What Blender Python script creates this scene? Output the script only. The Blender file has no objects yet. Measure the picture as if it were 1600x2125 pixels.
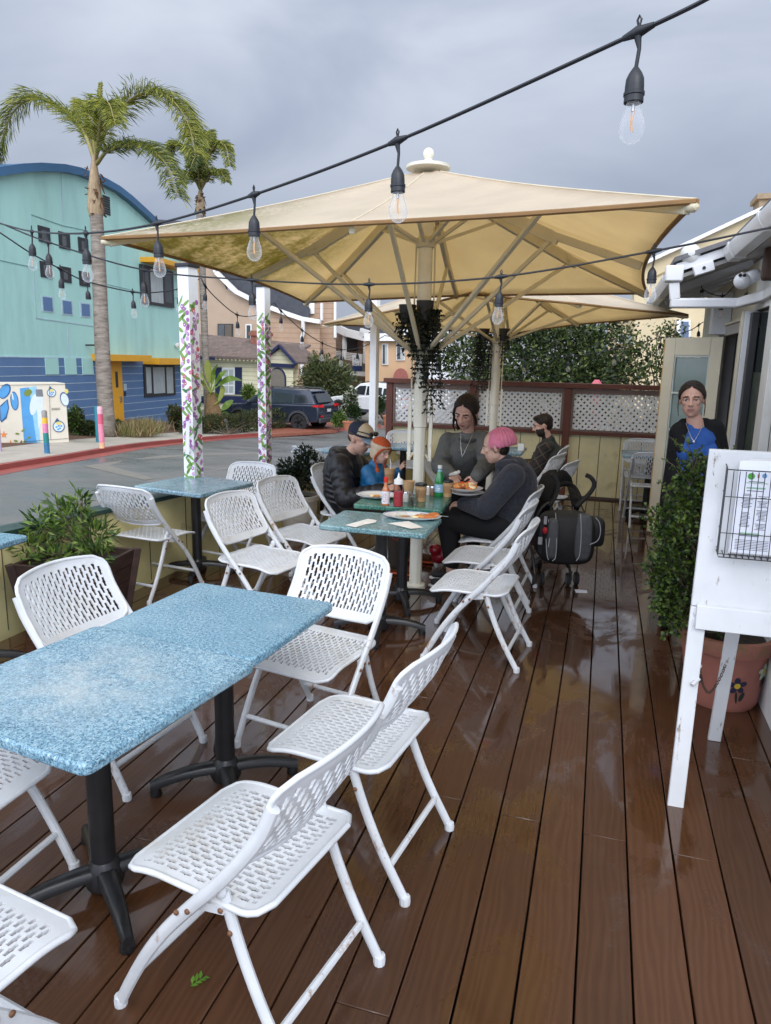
import bpy, bmesh, math, random
import numpy as np
from mathutils import Vector as V, Matrix, Euler, noise as mnoise
rnd = random.Random(7)
SC = bpy.context.scene
C = SC.collection
R = math.radians
# ---------------------------------------------------------------- camera
F, CX, CY, EYE = 1500.0, 800.0, 1062.5, 1.68
def _cam():
    vp, roll = (1258.0, 760.0), 0.022
    cr, sr = math.cos(roll), math.sin(roll)
    d = (CX - vp[0]) * (-sr) + (CY - vp[1]) * cr
    th = math.atan2(d, F)
    down = V((-sr * math.cos(th), cr * math.cos(th), math.sin(th)))
    fw = V((vp[0] - CX, vp[1] - CY, F)).normalized()
    right = down.cross(fw)
    return right, fw, -down
_r, _f, _u = _cam()
def ray(x, y):
    c = V((x - CX, y - CY, F))
    return V((_r.dot(c), _f.dot(c), _u.dot(c)))
EYEP = V((0, 0, EYE))
def at(x, y, X=None, Y=None, Z=None, D=None, pl=None):
    """point of the place seen in direction (x, y): on the plane X=, Y=, Z=, at camera depth D, or on plane pl=(point, normal)"""
    v = ray(x, y)
    if X is not None: t = X / v.x
    elif Y is not None: t = Y / v.y
    elif Z is not None: t = (Z - EYE) / v.z
    elif D is not None: t = D / F
    else: t = (pl[0] - EYEP).dot(pl[1]) / v.dot(pl[1])
    return EYEP + v * t
cam = bpy.data.cameras.new('camera'); camo = bpy.data.objects.new('camera', cam); C.objects.link(camo)
cam.sensor_fit = 'HORIZONTAL'; cam.sensor_width = 36; cam.lens = 36 * F / 1600; cam.clip_start = .05; cam.clip_end = 3000
_R = Matrix((_r, _f, _u))
m = Matrix.Identity(4)
for i in range(3):
    m[i][0], m[i][1], m[i][2] = _R[i][0], -_R[i][1], -_R[i][2]
m.translation = EYEP
camo.matrix_world = m
SC.camera = camo
# ---------------------------------------------------------------- tagging
def tag(o, label=None, cat=None, group=None, kind=None):
    if label: o['label'] = label
    if cat: o['category'] = cat
    if group: o['group'] = group
    if kind: o['kind'] = kind
    return o
def thing(name, label, cat, loc=(0, 0, 0), rz=0, group=None):
    o = bpy.data.objects.new(name, None); C.objects.link(o)
    o.empty_display_size = .05
    o.location = loc; o.rotation_euler = (0, 0, rz)
    return tag(o, label, cat, group)
def copy_tree(o, parent=None):
    c = o.copy(); C.objects.link(c)
    if parent: c.parent = parent
    for ch in list(o.children): copy_tree(ch, c)
    return c
def worg(o):
    p = V((0, 0, 0))
    while o is not None:
        p = p + V(o.location); o = o.parent
    return p
# ---------------------------------------------------------------- mesh builder
class MB:
    def __init__(s): s.v = []; s.f = []; s.m = []; s.k = 0
    def add(s, vs, fs):
        n = len(s.v); s.v += [tuple(p) for p in vs]
        for f in fs: s.f.append([i + n for i in f]); s.m.append(s.k)
        return s
    def box(s, c, d, rot=None):
        c = V(c); h = V(d) / 2; o = []
        for x in (-1, 1):
            for y in (-1, 1):
                for z in (-1, 1):
                    p = V((x * h.x, y * h.y, z * h.z))
                    if rot is not None: p = rot @ p
                    o.append(c + p)
        return s.add(o, [(0, 1, 3, 2), (4, 6, 7, 5), (0, 4, 5, 1), (2, 3, 7, 6), (0, 2, 6, 4), (1, 5, 7, 3)])
    def bb(s, a, b):
        a, b = V(a), V(b); return s.box((a + b) / 2, [abs(x) for x in (b - a)])
    def bar(s, p, q, w, h, up=(0, 0, 1), w2=None, h2=None):
        p, q = V(p), V(q); d = (q - p).normalized(); up = V(up)
        if abs(d.dot(up)) > .98: up = V((1, 0, 0))
        x = d.cross(up).normalized(); y = x.cross(d)
        w2 = w if w2 is None else w2; h2 = h if h2 is None else h2
        o = [p + x * (a * w / 2) + y * (b * h / 2) for a, b in ((-1, -1), (1, -1), (1, 1), (-1, 1))]
        o += [q + x * (a * w2 / 2) + y * (b * h2 / 2) for a, b in ((-1, -1), (1, -1), (1, 1), (-1, 1))]
        return s.add(o, [(3, 2, 1, 0), (4, 5, 6, 7), (0, 1, 5, 4), (1, 2, 6, 5), (2, 3, 7, 6), (3, 0, 4, 7)])
    def tube(s, pts, r, n=8, cap=True, sx=1.0, ref=None):
        pts = [V(p) for p in pts]; L = len(pts)
        rs = r if isinstance(r, (list, tuple)) else [r] * L
        o = []; x = None
        for i, p in enumerate(pts):
            d = (pts[min(i + 1, L - 1)] - pts[max(i - 1, 0)])
            d = d.normalized() if d.length > 1e-9 else V((0, 0, 1))
            if x is None:
                a = V(ref) if ref else (V((0, 0, 1)) if abs(d.z) < .9 else V((1, 0, 0)))
                x = (a - d * a.dot(d)).normalized()
            else:
                x = x - d * x.dot(d)
                x = x.normalized() if x.length > 1e-9 else d.orthogonal().normalized()
            y = d.cross(x)
            for k in range(n):
                a = 2 * math.pi * k / n
                o.append(p + x * (math.cos(a) * rs[i] * sx) + y * (math.sin(a) * rs[i]))
        fs = []
        for i in range(L - 1):
            for k in range(n):
                fs.append((i * n + k, i * n + (k + 1) % n, (i + 1) * n + (k + 1) % n, (i + 1) * n + k))
        if cap: fs += [list(range(n - 1, -1, -1)), [(L - 1) * n + k for k in range(n)]]
        return s.add(o, fs)
    def lathe(s, prof, c=(0, 0, 0), n=20, ax=None, sq=None, caps=True):
        c = V(c); q = V((0, 0, 1)).rotation_difference(V(ax).normalized()).to_matrix() if ax is not None else None
        o = []; fs = []
        for r, z in prof:
            for k in range(n):
                a = 2 * math.pi * k / n
                p = V((r * math.cos(a), r * math.sin(a), z))
                if sq: p.x *= sq[0]; p.y *= sq[1]
                if q: p = q @ p
                o.append(c + p)
        L = len(prof)
        for i in range(L - 1):
            for k in range(n):
                fs.append((i * n + k, i * n + (k + 1) % n, (i + 1) * n + (k + 1) % n, (i + 1) * n + k))
        if caps and prof[0][0] > 1e-6: fs.append(list(range(n - 1, -1, -1)))
        if caps and prof[-1][0] > 1e-6: fs.append([(L - 1) * n + k for k in range(n)])
        return s.add(o, fs)
    def ball(s, c, r, n=14, m_=9, rot=None):
        c = V(c); rr = V((r, r, r)) if not hasattr(r, '__len__') else V(r)
        o = []; fs = []
        for i in range(m_ + 1):
            t = math.pi * i / m_
            for k in range(n):
                a = 2 * math.pi * k / n
                p = V((math.sin(t) * math.cos(a) * rr.x, math.sin(t) * math.sin(a) * rr.y, -math.cos(t) * rr.z))
                if rot is not None: p = rot @ p
                o.append(c + p)
        for i in range(m_):
            for k in range(n):
                fs.append((i * n + k, i * n + (k + 1) % n, (i + 1) * n + (k + 1) % n, (i + 1) * n + k))
        return s.add(o, fs)
    def prism(s, pts, off):
        """planar outline pushed along off"""
        pts = [V(p) for p in pts]; off = V(off); n = len(pts)
        nn = V((0, 0, 0))
        for i in range(n): nn += (pts[i] - pts[0]).cross(pts[(i + 1) % n] - pts[0])
        if nn.dot(off) < 0: pts = pts[::-1]
        fs = [list(range(n - 1, -1, -1)), [n + k for k in range(n)]]
        fs += [(k, (k + 1) % n, n + (k + 1) % n, n + k) for k in range(n)]
        return s.add(pts + [p + off for p in pts], fs)
    def quad(s, *p): return s.add(p, [tuple(range(len(p)))])
    def build(s, name, mats, parent=None, smooth=35, bevel=0, world=True, seg=2):
        me = bpy.data.meshes.new(name)
        off = worg(parent) if (parent is not None and world) else V((0, 0, 0))
        vv = [(p[0] - off.x, p[1] - off.y, p[2] - off.z) for p in s.v]
        me.from_pydata(vv, [], s.f)
        if not isinstance(mats, (list, tuple)): mats = [mats]
        for mm in mats: me.materials.append(mm)
        if len(mats) > 1: me.polygons.foreach_set('material_index', s.m)
        finish(me, smooth)
        o = bpy.data.objects.new(name, me); C.objects.link(o)
        if parent is not None: o.parent = parent
        if bevel:
            b = o.modifiers.new('bevel', 'BEVEL'); b.width = bevel; b.segments = seg; b.limit_method = 'ANGLE'; b.angle_limit = R(40)
        return o
def finish(me, smooth):
    bm = bmesh.new(); bm.from_mesh(me)
    bmesh.ops.recalc_face_normals(bm, faces=bm.faces)
    bm.to_mesh(me); bm.free()
    if smooth:
        me.polygons.foreach_set('use_smooth', [True] * len(me.polygons))
        if smooth < 180: me.set_sharp_from_angle(angle=R(smooth))
    me.update()
def single(name, mb, mat, label, cat, group=None, **kw):
    return tag(mb.build(name, mat, None, **kw), label, cat, group)
def spline(pts, n=6):
    """Catmull-Rom through pts"""
    pts = [V(p) for p in pts]
    P = [pts[0] * 2 - pts[1]] + pts + [pts[-1] * 2 - pts[-2]]
    o = []
    for i in range(1, len(P) - 2):
        a, b, c, d = P[i - 1], P[i], P[i + 1], P[i + 2]
        for k in range(n):
            t = k / n
            o.append(.5 * ((2 * b) + (c - a) * t + (2 * a - 5 * b + 4 * c - d) * t * t + (3 * b - a - 3 * c + d) * t ** 3))
    o.append(pts[-1]); return o
# ---------------------------------------------------------------- materials
def hexlin(r, g, b):
    f = lambda c: (c / 255 / 12.92) if c <= 10.3 else ((c / 255 + .055) / 1.055) ** 2.4
    return (f(r), f(g), f(b))
class NT:
    def __init__(s, name):
        s.m = bpy.data.materials.new(name); s.m.use_nodes = True
        s.t = s.m.node_tree; s.b = s.t.nodes['Principled BSDF']; s.out = s.t.nodes['Material Output']
    def n(s, typ, **kw):
        o = s.t.nodes.new(typ)
        for k, v in kw.items():
            if k in o.inputs: s.set(o.inputs[k], v)
            else: setattr(o, k, v)
        return o
    def set(s, sock, v):
        if hasattr(v, 'is_output') or isinstance(v, bpy.types.NodeSocket): s.t.links.new(v, sock)
        elif isinstance(v, tuple) and len(v) == 3 and sock.type == 'RGBA': sock.default_value = (*v, 1)
        else: sock.default_value = v
    def coord(s, kind='Object'): return s.n('ShaderNodeTexCoord').outputs[kind]
    def map(s, scale=(1, 1, 1), loc=(0, 0, 0), rot=(0, 0, 0), vec=None):
        o = s.n('ShaderNodeMapping'); o.inputs['Scale'].default_value = scale; o.inputs['Location'].default_value = loc
        o.inputs['Rotation'].default_value = rot
        s.t.links.new(vec if vec is not None else s.coord(), o.inputs['Vector']); return o.outputs[0]
    def noise(s, scale=5, detail=4, rough=.55, vec=None, dist=0):
        o = s.n('ShaderNodeTexNoise', Scale=scale, Detail=detail, Roughness=rough, Distortion=dist)
        s.t.links.new(vec if vec is not None else s.coord(), o.inputs['Vector']); return o.outputs['Fac']
    def ramp(s, fac, stops):
        o = s.n('ShaderNodeValToRGB'); s.t.links.new(fac, o.inputs[0]); e = o.color_ramp.elements
        while len(e) < len(stops): e.new(.5)
        for i, (p, c) in enumerate(stops):
            e[i].position = p; e[i].color = (*c, 1) if len(c) == 3 else c
        return o.outputs[0]
    def rng(s, fac, a, b, c=0., d=1.):
        o = s.n('ShaderNodeMapRange'); s.t.links.new(fac, o.inputs[0])
        for i, v in zip((1, 2, 3, 4), (a, b, c, d)): o.inputs[i].default_value = v
        return o.outputs[0]
    def mix(s, fac, a, b, mode='MIX'):
        o = s.n('ShaderNodeMix', data_type='RGBA', blend_type=mode)
        for sock, v in ((o.inputs[0], fac), (o.inputs[6], a), (o.inputs[7], b)): s.set(sock, v)
        return o.outputs[2]
    def math(s, op, a, b=0., c=0.):
        o = s.n('ShaderNodeMath', operation=op)
        for sock, v in zip(o.inputs, (a, b, c)): s.set(sock, v)
        return o.outputs[0]
    def bump(s, h, strength=.3, dist=.01, normal=None):
        o = s.n('ShaderNodeBump', Strength=strength, Distance=dist); s.t.links.new(h, o.inputs['Height'])
        if normal is not None: s.t.links.new(normal, o.inputs['Normal'])
        s.t.links.new(o.outputs[0], s.b.inputs['Normal']); return o.outputs[0]
    def P(s, **kw):
        for k, v in kw.items(): s.set(s.b.inputs[k.replace('_', ' ')], v)
        return s
_mc = {}
def pm(name, col, rough=.6, var=.12, scale=6, bump=0, bscale=60, metal=0, spec=.5, coat=0, sheen=0, dirt=None, dscale=3, dlim=(.55, .75), stretch=(1, 1, 1), vary=False):
    """plain procedural paint / cloth / stone: base colour with uneven tone, optional dirt patches and bump"""
    if name in _mc: return _mc[name]
    t = NT(name)
    vec = t.map(stretch)
    if vary:
        oi = t.n('ShaderNodeObjectInfo'); cx_ = t.n('ShaderNodeCombineXYZ'); t.set(cx_.inputs[0], t.math('MULTIPLY', oi.outputs['Random'], 23.0)); va = t.n('ShaderNodeVectorMath', operation='ADD'); t.t.links.new(vec, va.inputs[0]); t.t.links.new(cx_.outputs[0], va.inputs[1]); vec = va.outputs[0]
    f = t.noise(scale, 6, .6, vec)
    lo = tuple(c * (1 - var) for c in col); hi = tuple(min(1, c * (1 + var)) for c in col)
    c = t.ramp(f, [(.3, lo), (.7, hi)])
    if dirt:
        g = t.rng(t.noise(dscale, 8, .65, vec), dlim[0], dlim[1]); c = t.mix(g, c, dirt)
    t.P(Base_Color=c, Metallic=metal, Roughness=t.rng(t.noise(scale * 2, 4), .2, .8, max(.02, rough - .08), min(1, rough + .08)))
    t.b.inputs['Specular IOR Level'].default_value = spec
    if coat: t.P(Coat_Weight=coat, Coat_Roughness=.08)
    if sheen: t.P(Sheen_Weight=sheen)
    if bump: t.bump(t.noise(bscale, 6, .6, vec), bump, .004)
    _mc[name] = t.m; return t.m
def glass_mat(name, tint=(1, 1, 1), rough=0.0, ior=1.45):
    if name in _mc: return _mc[name]
    t = NT(name); t.P(Base_Color=tint, Roughness=rough, IOR=ior, Transmission_Weight=1.0); _mc[name] = t.m; return t.m
def thin_glass(name, tint=(.9, .95, .95), alpha=.3, rough=.05, lim=.45, haze=0):
    """window / bulb glass without refraction: clear body plus mirror reflection"""
    if name in _mc: return _mc[name]
    t = NT(name); tr = t.n('ShaderNodeBsdfTransparent', Color=tint); gl = t.n('ShaderNodeBsdfGlossy', Roughness=rough)
    fr = t.n('ShaderNodeLayerWeight', Blend=alpha); mx = t.n('ShaderNodeMixShader')
    t.set(mx.inputs[0], t.math('MINIMUM', fr.outputs['Fresnel'], lim)); t.t.links.new(tr.outputs[0], mx.inputs[1]); t.t.links.new(gl.outputs[0], mx.inputs[2])
    if haze:
        df = t.n('ShaderNodeBsdfDiffuse', Color=(.9, .92, .95)); lw = t.n('ShaderNodeLayerWeight', Blend=.35); m2 = t.n('ShaderNodeMixShader')  # whitish rim mixed in as colour, standing in for bright edge reflections
        t.set(m2.inputs[0], t.rng(lw.outputs['Facing'], .05, .95, haze * .18, haze)); t.t.links.new(mx.outputs[0], m2.inputs[1]); t.t.links.new(df.outputs[0], m2.inputs[2]); mx = m2
    t.t.links.new(mx.outputs[0], t.out.inputs[0]); _mc[name] = t.m; return t.m
def granite(name, light, mid, dark, pale, s=1.0, wet=.12, worn=0):
    t = NT(name); v = t.coord()
    a = t.noise(95 * s, 5, .8, v); b = t.noise(190 * s, 3, .7, t.map((1, 1, 1), (3, 1, 7)))
    c = t.ramp(a, [(.33, dark), (.44, mid), (.53, light), (.66, pale)])
    c = t.mix(t.rng(b, .52, .62), c, dark)
    w = t.rng(t.noise(2.6, 5, .6), .48, .7); c = t.mix(t.math('MULTIPLY', w, .35), c, pale)
    if worn:
        ln_ = t.n('ShaderNodeVectorMath', operation='LENGTH'); t.t.links.new(t.map((1, 1, 0)), ln_.inputs[0])
        k = t.math('MULTIPLY', t.rng(ln_.outputs['Value'], .34, .05), t.rng(t.noise(7, 6, .65), .32, .68)); c = t.mix(t.math('MULTIPLY', k, worn), c, (.50, .53, .52))
    t.P(Base_Color=c, Roughness=t.rng(t.noise(3.5, 5, .6), .35, .65, wet, wet + .22))
    t.bump(t.noise(90, 3), .05, .002)
    return t.m
def rusty_white(name, col=(.64, .66, .68), lim=(.62, .72)):
    t = NT(name); oi = t.n('ShaderNodeObjectInfo'); va = t.n('ShaderNodeVectorMath', operation='ADD'); cx_ = t.n('ShaderNodeCombineXYZ'); t.set(cx_.inputs[0], t.math('MULTIPLY', oi.outputs['Random'], 37.0)); t.t.links.new(t.coord(), va.inputs[0]); t.t.links.new(cx_.outputs[0], va.inputs[1]); vec = va.outputs[0]
    f = t.noise(14, 8, .7, vec)
    c = t.ramp(t.noise(9, 5), [(.3, tuple(x * .86 for x in col)), (.7, col)])
    r1 = t.rng(t.noise(11, 8, .72, t.map((1, 1, .6), (5, 2, 1), vec=vec)), lim[0], lim[1])
    c = t.mix(r1, c, t.ramp(f, [(.35, (.10, .035, .012)), (.65, (.42, .20, .08))]))
    t.P(Base_Color=c, Roughness=t.rng(f, .3, .7, .28, .5)); t.bump(f, .08, .003); return t.m
M_plastic = pm('white_plastic', (.62, .64, .665), .36, .06, 8, bump=.05, bscale=160, dirt=(.46, .44, .38), dscale=6, dlim=(.54, .80), vary=True)
M_wmetal = rusty_white('chair_metal', lim=(.58, .68))
M_rivet = pm('rust_rivet', (.22, .11, .06), .5, .3, 40, metal=.5)
M_black = pm('black_metal', (.012, .012, .013), .35, .3, 20, bump=.05)
M_rubber = pm('black_rubber', (.02, .02, .021), .6, .2, 20)
# ---------------------------------------------------------------- light and sky
SUN_EL, SUN_AZ = R(40), R(155)        # behind the camera, to the right
w = bpy.data.worlds.new('World'); SC.world = w; w.use_nodes = True
nt = w.node_tree; L = nt.links.new
bg = nt.nodes['Background']
sky = nt.nodes.new('ShaderNodeTexSky'); sky.sky_type = 'NISHITA'; sky.sun_disc = False
sky.sun_elevation = SUN_EL; sky.sun_rotation = SUN_AZ; sky.air_density = 1.0; sky.dust_density = 2.0
tc = nt.nodes.new('ShaderNodeTexCoord'); sx = nt.nodes.new('ShaderNodeSeparateXYZ'); L(tc.outputs['Generated'], sx.inputs[0])
def wn(t, **k):
    o = nt.nodes.new(t)
    for a, b in k.items():
        if a in o.inputs: o.inputs[a].default_value = b
        else: setattr(o, a, b)
    return o
def wramp(src, stops, interp='EASE'):
    o = nt.nodes.new('ShaderNodeValToRGB'); L(src, o.inputs[0]); e = o.color_ramp.elements; o.color_ramp.interpolation = interp
    while len(e) < len(stops): e.new(.5)
    for i, (p, c) in enumerate(stops): e[i].position = p; e[i].color = (*c, 1)
    return o.outputs[0]
# cloud deck: bluish grey bank low in the north, paler above, bright overhead and behind
zr = wn('ShaderNodeMapRange'); L(sx.outputs[2], zr.inputs[0]); zr.inputs[1].default_value = 0; zr.inputs[2].default_value = 1
CS = 10.0
deck_c = wramp(zr.outputs[0], [(0.0, (.50, .53, .60)), (.16, (.345, .395, .50)), (.30, (.50, .555, .67)), (.48, (.68, .73, .83)), (1.0, (.74, .75, .77))], 'LINEAR')
mp = wn('ShaderNodeMapping'); mp.inputs['Scale'].default_value = (1.0, 1.0, 2.6); L(tc.outputs['Generated'], mp.inputs[0])
no = wn('ShaderNodeTexNoise', Scale=1.9, Detail=5.0, Roughness=.5, Distortion=.4); L(mp.outputs[0], no.inputs[0])
cl = wramp(no.outputs[0], [(.33, (.74, .77, .83)), (.67, (1.14, 1.13, 1.10))])
mu = wn('ShaderNodeMix', data_type='RGBA', blend_type='MULTIPLY'); mu.inputs[0].default_value = 1; L(deck_c, mu.inputs[6]); L(cl, mu.inputs[7])
# brighter half of the sky behind the viewer (the sun stands there behind cloud)
br = wn('ShaderNodeMapRange'); L(sx.outputs[1], br.inputs[0]); br.inputs[1].default_value = .35; br.inputs[2].default_value = -.7
br.inputs[3].default_value = 1.0; br.inputs[4].default_value = 3.8; br.interpolation_type = 'SMOOTHSTEP'
mu2 = wn('ShaderNodeVectorMath', operation='SCALE'); L(mu.outputs[2], mu2.inputs[0]); L(br.outputs[0], mu2.inputs['Scale'])
mu3 = wn('ShaderNodeVectorMath', operation='SCALE'); L(mu2.outputs[0], mu3.inputs[0]); mu3.inputs['Scale'].default_value = CS
mx = wn('ShaderNodeMix', data_type='RGBA'); mx.inputs[0].default_value = .96; L(sky.outputs[0], mx.inputs[6]); L(mu3.outputs[0], mx.inputs[7])
L(mx.outputs[2], bg.inputs[0]); bg.inputs[1].default_value = 0.1
sl = bpy.data.lights.new('sun', 'SUN'); sl.energy = .9; sl.angle = R(28); sl.color = (1, .96, .90)
so = bpy.data.objects.new('sun', sl); C.objects.link(so)
sd = V((math.sin(SUN_AZ) * math.cos(SUN_EL), math.cos(SUN_AZ) * math.cos(SUN_EL), math.sin(SUN_EL)))
so.rotation_euler = sd.to_track_quat('Z', 'Y').to_euler()
SC.view_settings.view_transform = 'Standard'; SC.view_settings.look = 'None'; SC.view_settings.exposure = 0.14; SC.view_settings.gamma = 1
SC.render.engine = 'CYCLES'
SC.cycles.max_bounces = 8; SC.cycles.transparent_max_bounces = 24
# ================================================================ deck and low wall
def deck_material():
    t = NT('wet_composite_board'); co = t.coord()
    sp = t.n('ShaderNodeSeparateXYZ'); t.t.links.new(co, sp.inputs[0]); X, Y = sp.outputs[0], sp.outputs[1]
    bi = t.math('FLOOR', t.math('DIVIDE', t.math('SUBTRACT', X, BX0), BP))
    wn_ = t.n('ShaderNodeTexWhiteNoise', noise_dimensions='1D'); t.t.links.new(bi, wn_.inputs['W']); rv = wn_.outputs['Value']
    cb = t.n('ShaderNodeCombineXYZ'); t.set(cb.inputs[0], t.math('MULTIPLY', X, 7.0)); t.set(cb.inputs[1], t.math('ADD', t.math('MULTIPLY', Y, 1.1), t.math('MULTIPLY', rv, 37.0)))
    t.set(cb.inputs[2], t.math('MULTIPLY', rv, 11.0))
    wv = t.n('ShaderNodeTexWave', wave_type='BANDS', bands_direction='X', Scale=1.9, Distortion=14.0, Detail=1.5); wv.inputs['Detail Scale'].default_value = .9
    t.t.links.new(cb.outputs[0], wv.inputs['Vector'])
    fine = t.noise(1.0, 4, .6, t.map((160, 5, 1)))
    g = t.math('ADD', t.math('MULTIPLY', wv.outputs['Fac'], .45), t.math('MULTIPLY', fine, .55))
    c = t.ramp(g, [(.1, hexlin(70, 45, 29)), (.5, hexlin(77, 50, 32)), (.9, hexlin(84, 56, 37))])
    c = t.mix(1.0, c, t.ramp(rv, [(0, (.82, .82, .84)), (1, (1.14, 1.12, 1.08))]), 'MULTIPLY')
    blot = t.noise(1.7, 6, .6); c = t.mix(t.rng(blot, .5, .72, 0, .35), c, hexlin(52, 35, 25))
    # standing water: film in sheets, thicker towards the far half of the deck
    wet = t.noise(1.5, 7, .62, t.map((1.5, .8, 1), (2.3, 4.1, 0)), .6)
    near = t.rng(Y, 1.2, 3.6, -.10, .05)
    wm = t.rng(t.math('ADD', wet, near), .45, .53)
    c = t.mix(t.math('MULTIPLY', wm, .15), c, hexlin(46, 30, 20))
    rg = t.math('SUBTRACT', t.rng(t.noise(9, 5), .3, .7, .30, .46), t.math('MULTIPLY', wm, .27))
    t.P(Base_Color=c, Roughness=rg)
    t.P(IOR=1.40, Coat_Weight=t.math('MULTIPLY', wm, .8), Coat_Roughness=.05, Coat_IOR=1.33)
    h = t.math('ADD', t.math('MULTIPLY', g, t.math('SUBTRACT', 1.0, t.math('MULTIPLY', wm, .8))), t.math('MULTIPLY', t.noise(14, 3), .8))
    t.bump(h, .11, .003)
    return t.m
BP, BX0 = .1535, at(1061.6, 2125, Z=0).x
M_deck = deck_material()
def wallx(Y): return -4.0 + .17 * Y
cuts = {}
for px, py in ((1078, 1697), (1255, 1738), (1450, 1782), (330, 1750), (930, 1655), (560, 1560), (700, 2080)):
    p = at(px, py, Z=0); cuts.setdefault(math.floor((p.x - BX0) / BP), []).append(p.y)
b = MB()
for i in range(-26, 9):
    x0 = BX0 + i * BP + .003; x1 = x0 + BP - .006
    y1 = min(9.62, (x0 + 4.0) / .17 - .02)
    if y1 < -1.0: continue
    ys = [-1.2] + sorted(c_ for c_ in cuts.get(i, [rnd.uniform(0, 1.2) + 2.4 * (i % 2), rnd.uniform(4.5, 8)]) if -1 < c_ < y1 - .2) + [y1]
    for k in range(len(ys) - 1):
        a, e = ys[k] + .0012, ys[k + 1] - .0012
        b.bb((x0, a, -.026), (x1, e, 0))
o = b.build('deck', M_deck, None, bevel=.002, seg=1); tag(o, kind='structure')
b = MB(); b.bb((-4.4, -1.3, -.5), (1.3, 9.6, -.08)); o = b.build('deck_frame', pm('deck_gap_shade', (.012, .010, .009), .8)); tag(o, kind='structure')  # near-black block; its colour paints the shade below the board gaps
# low yellow wall along the street side
wd = V((.17, 1, 0)).normalized(); wn2 = V((-wd.y, wd.x, 0))
def wl(Y, off=0, z=0): return V((wallx(Y), Y, z)) + wn2 * off
t_ = thing('low_wall', 'low pale yellow board wall with dark green cap along the street side of the deck', 'wall', wl(3, .06))
b = MB(); b.prism([wl(-1.2, 0, -.45), wl(9.5, 0, -.45), wl(9.5, .10, -.45), wl(-1.2, .10, -.45)], (0, 0, 1.045))
b.build('wall_panel', pm('yellow_board', hexlin(206, 194, 140), .6, .08, 5, dirt=(.20, .17, .11), dscale=4, dlim=(.6, .8), bump=.1, bscale=30), t_)
b = MB(); b.prism([wl(-1.2, -.03, .596), wl(9.5, -.03, .596), wl(9.5, .13, .596), wl(-1.2, .13, .596)], (0, 0, .032))
b.build('wall_cap', pm('green_cap', (.018, .045, .036), .35, .25, 8), t_, bevel=.005)
b = MB()
for k in range(27):
    y = -1 + k * .4; b.bar(wl(y, -.002, 0.0), wl(y, -.002, .594), .006, .004, up=(0, 1, 0))
b.build('board_seam', pm('seam', (.10, .09, .055), .8), t_)
# ================================================================ folding chairs
def perforated(W, D, mu_, mv, fn, ncol, nper, per, rc):
    """sheet with staggered keyhole slots; fn(u, v) gives the 3-D point, u across, v along the slots"""
    mb = MB(); pc = (W - 2 * mu_) / ncol; slot = pc * .54
    us = [(-W / 2, None), (-W / 2 + mu_ * .5, None), (-W / 2 + mu_, None)]
    colid = [None, None, None]
    u = -W / 2 + mu_
    cells = [-1, -1]
    for k in range(ncol):
        us.append((u + pc - slot, (k, -1))); cells.append(-1)
        us.append((u + pc, (k, 1))); cells.append(k); u += pc
    us += [(u + (pc - slot), None), (W / 2 - mu_ * .4, None), (W / 2, None)]; cells += [-1, -1, -1]
    fr = [0, .27, .385, .5, .77, .885]     # breaks in one period
    vs = [0, mv * .5]; tagv = [None, None]
    for p in range(nper):
        for f_ in fr: vs.append(mv + (p + f_) * per); tagv.append(f_)
    vs.append(mv + nper * per); tagv.append(0)
    end = mv + nper * per
    vs += [end + (D - end) * .5, D]; tagv += [None, None]
    idx = {}
    def rounded(u, v):
        e = min(v, D - v)
        lim = W / 2
        if e < rc: lim = W / 2 - rc + math.sqrt(max(0, rc * rc - (rc - e) ** 2))
        return u * (lim / (W / 2)) if abs(u) > W / 2 - 2.2 * rc or e < rc else u
    for i, (u, tg) in enumerate(us):
        for j, v in enumerate(vs):
            uu = u
            if tg is not None and tagv[j] is not None:
                k, sd_ = tg
                if (k % 2 == 0 and tagv[j] == .385) or (k % 2 == 1 and tagv[j] == .885): uu += sd_ * pc * .13
            idx[i, j] = len(mb.v); mb.v.append(tuple(fn(rounded(uu, v), v)))
    nv = len(vs)
    for i in range(len(us) - 1):
        for j in range(nv - 1):
            k = cells[i]; f_ = tagv[j]
            hole = False
            if k >= 0 and f_ is not None and 2 <= j < nv - 3:
                if k % 2 == 0: hole = f_ < .77            # even columns: open 0-.77
                else: hole = not (.27 <= f_ < .5)         # odd: closed .27-.5
            if not hole: mb.f.append([idx[i, j], idx[i + 1, j], idx[i + 1, j + 1], idx[i, j + 1]]); mb.m.append(0)
    rim = [fn(rounded(u, 0), 0) for u, _ in us] + [fn(rounded(W / 2, v), v) for v in vs[1:]] + [fn(rounded(u, D), D) for u, _ in us[::-1]][1:] + [fn(rounded(-W / 2, v), v) for v in vs[::-1]][1:-1]
    return mb, rim
def bake(o):
    dg = bpy.context.evaluated_depsgraph_get(); me = bpy.data.meshes.new_from_object(o.evaluated_get(dg))
    o.modifiers.clear(); old = o.data; o.data = me; bpy.data.meshes.remove(old)
def shell(name, mb, rim, mat, parent, thick, rr):
    o = mb.build(name, mat, parent, smooth=50, world=False)
    s = o.modifiers.new('s', 'SOLIDIFY'); s.thickness = thick; s.offset = 0
    bake(o)
    bm = bmesh.new(); bm.from_mesh(o.data)
    t = MB(); t.tube([V(p) for p in rim] + [V(rim[0])], rr, 8, cap=False, sx=1.0)
    tm = bpy.data.meshes.new('t'); tm.from_pydata(t.v, [], t.f); bm.from_mesh(tm); bpy.data.meshes.remove(tm)
    bmesh.ops.recalc_face_normals(bm, faces=bm.faces); bm.to_mesh(o.data); bm.free()
    o.data.polygons.foreach_set('use_smooth', [True] * len(o.data.polygons)); o.data.set_sharp_from_angle(angle=R(50))
    return o
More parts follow.
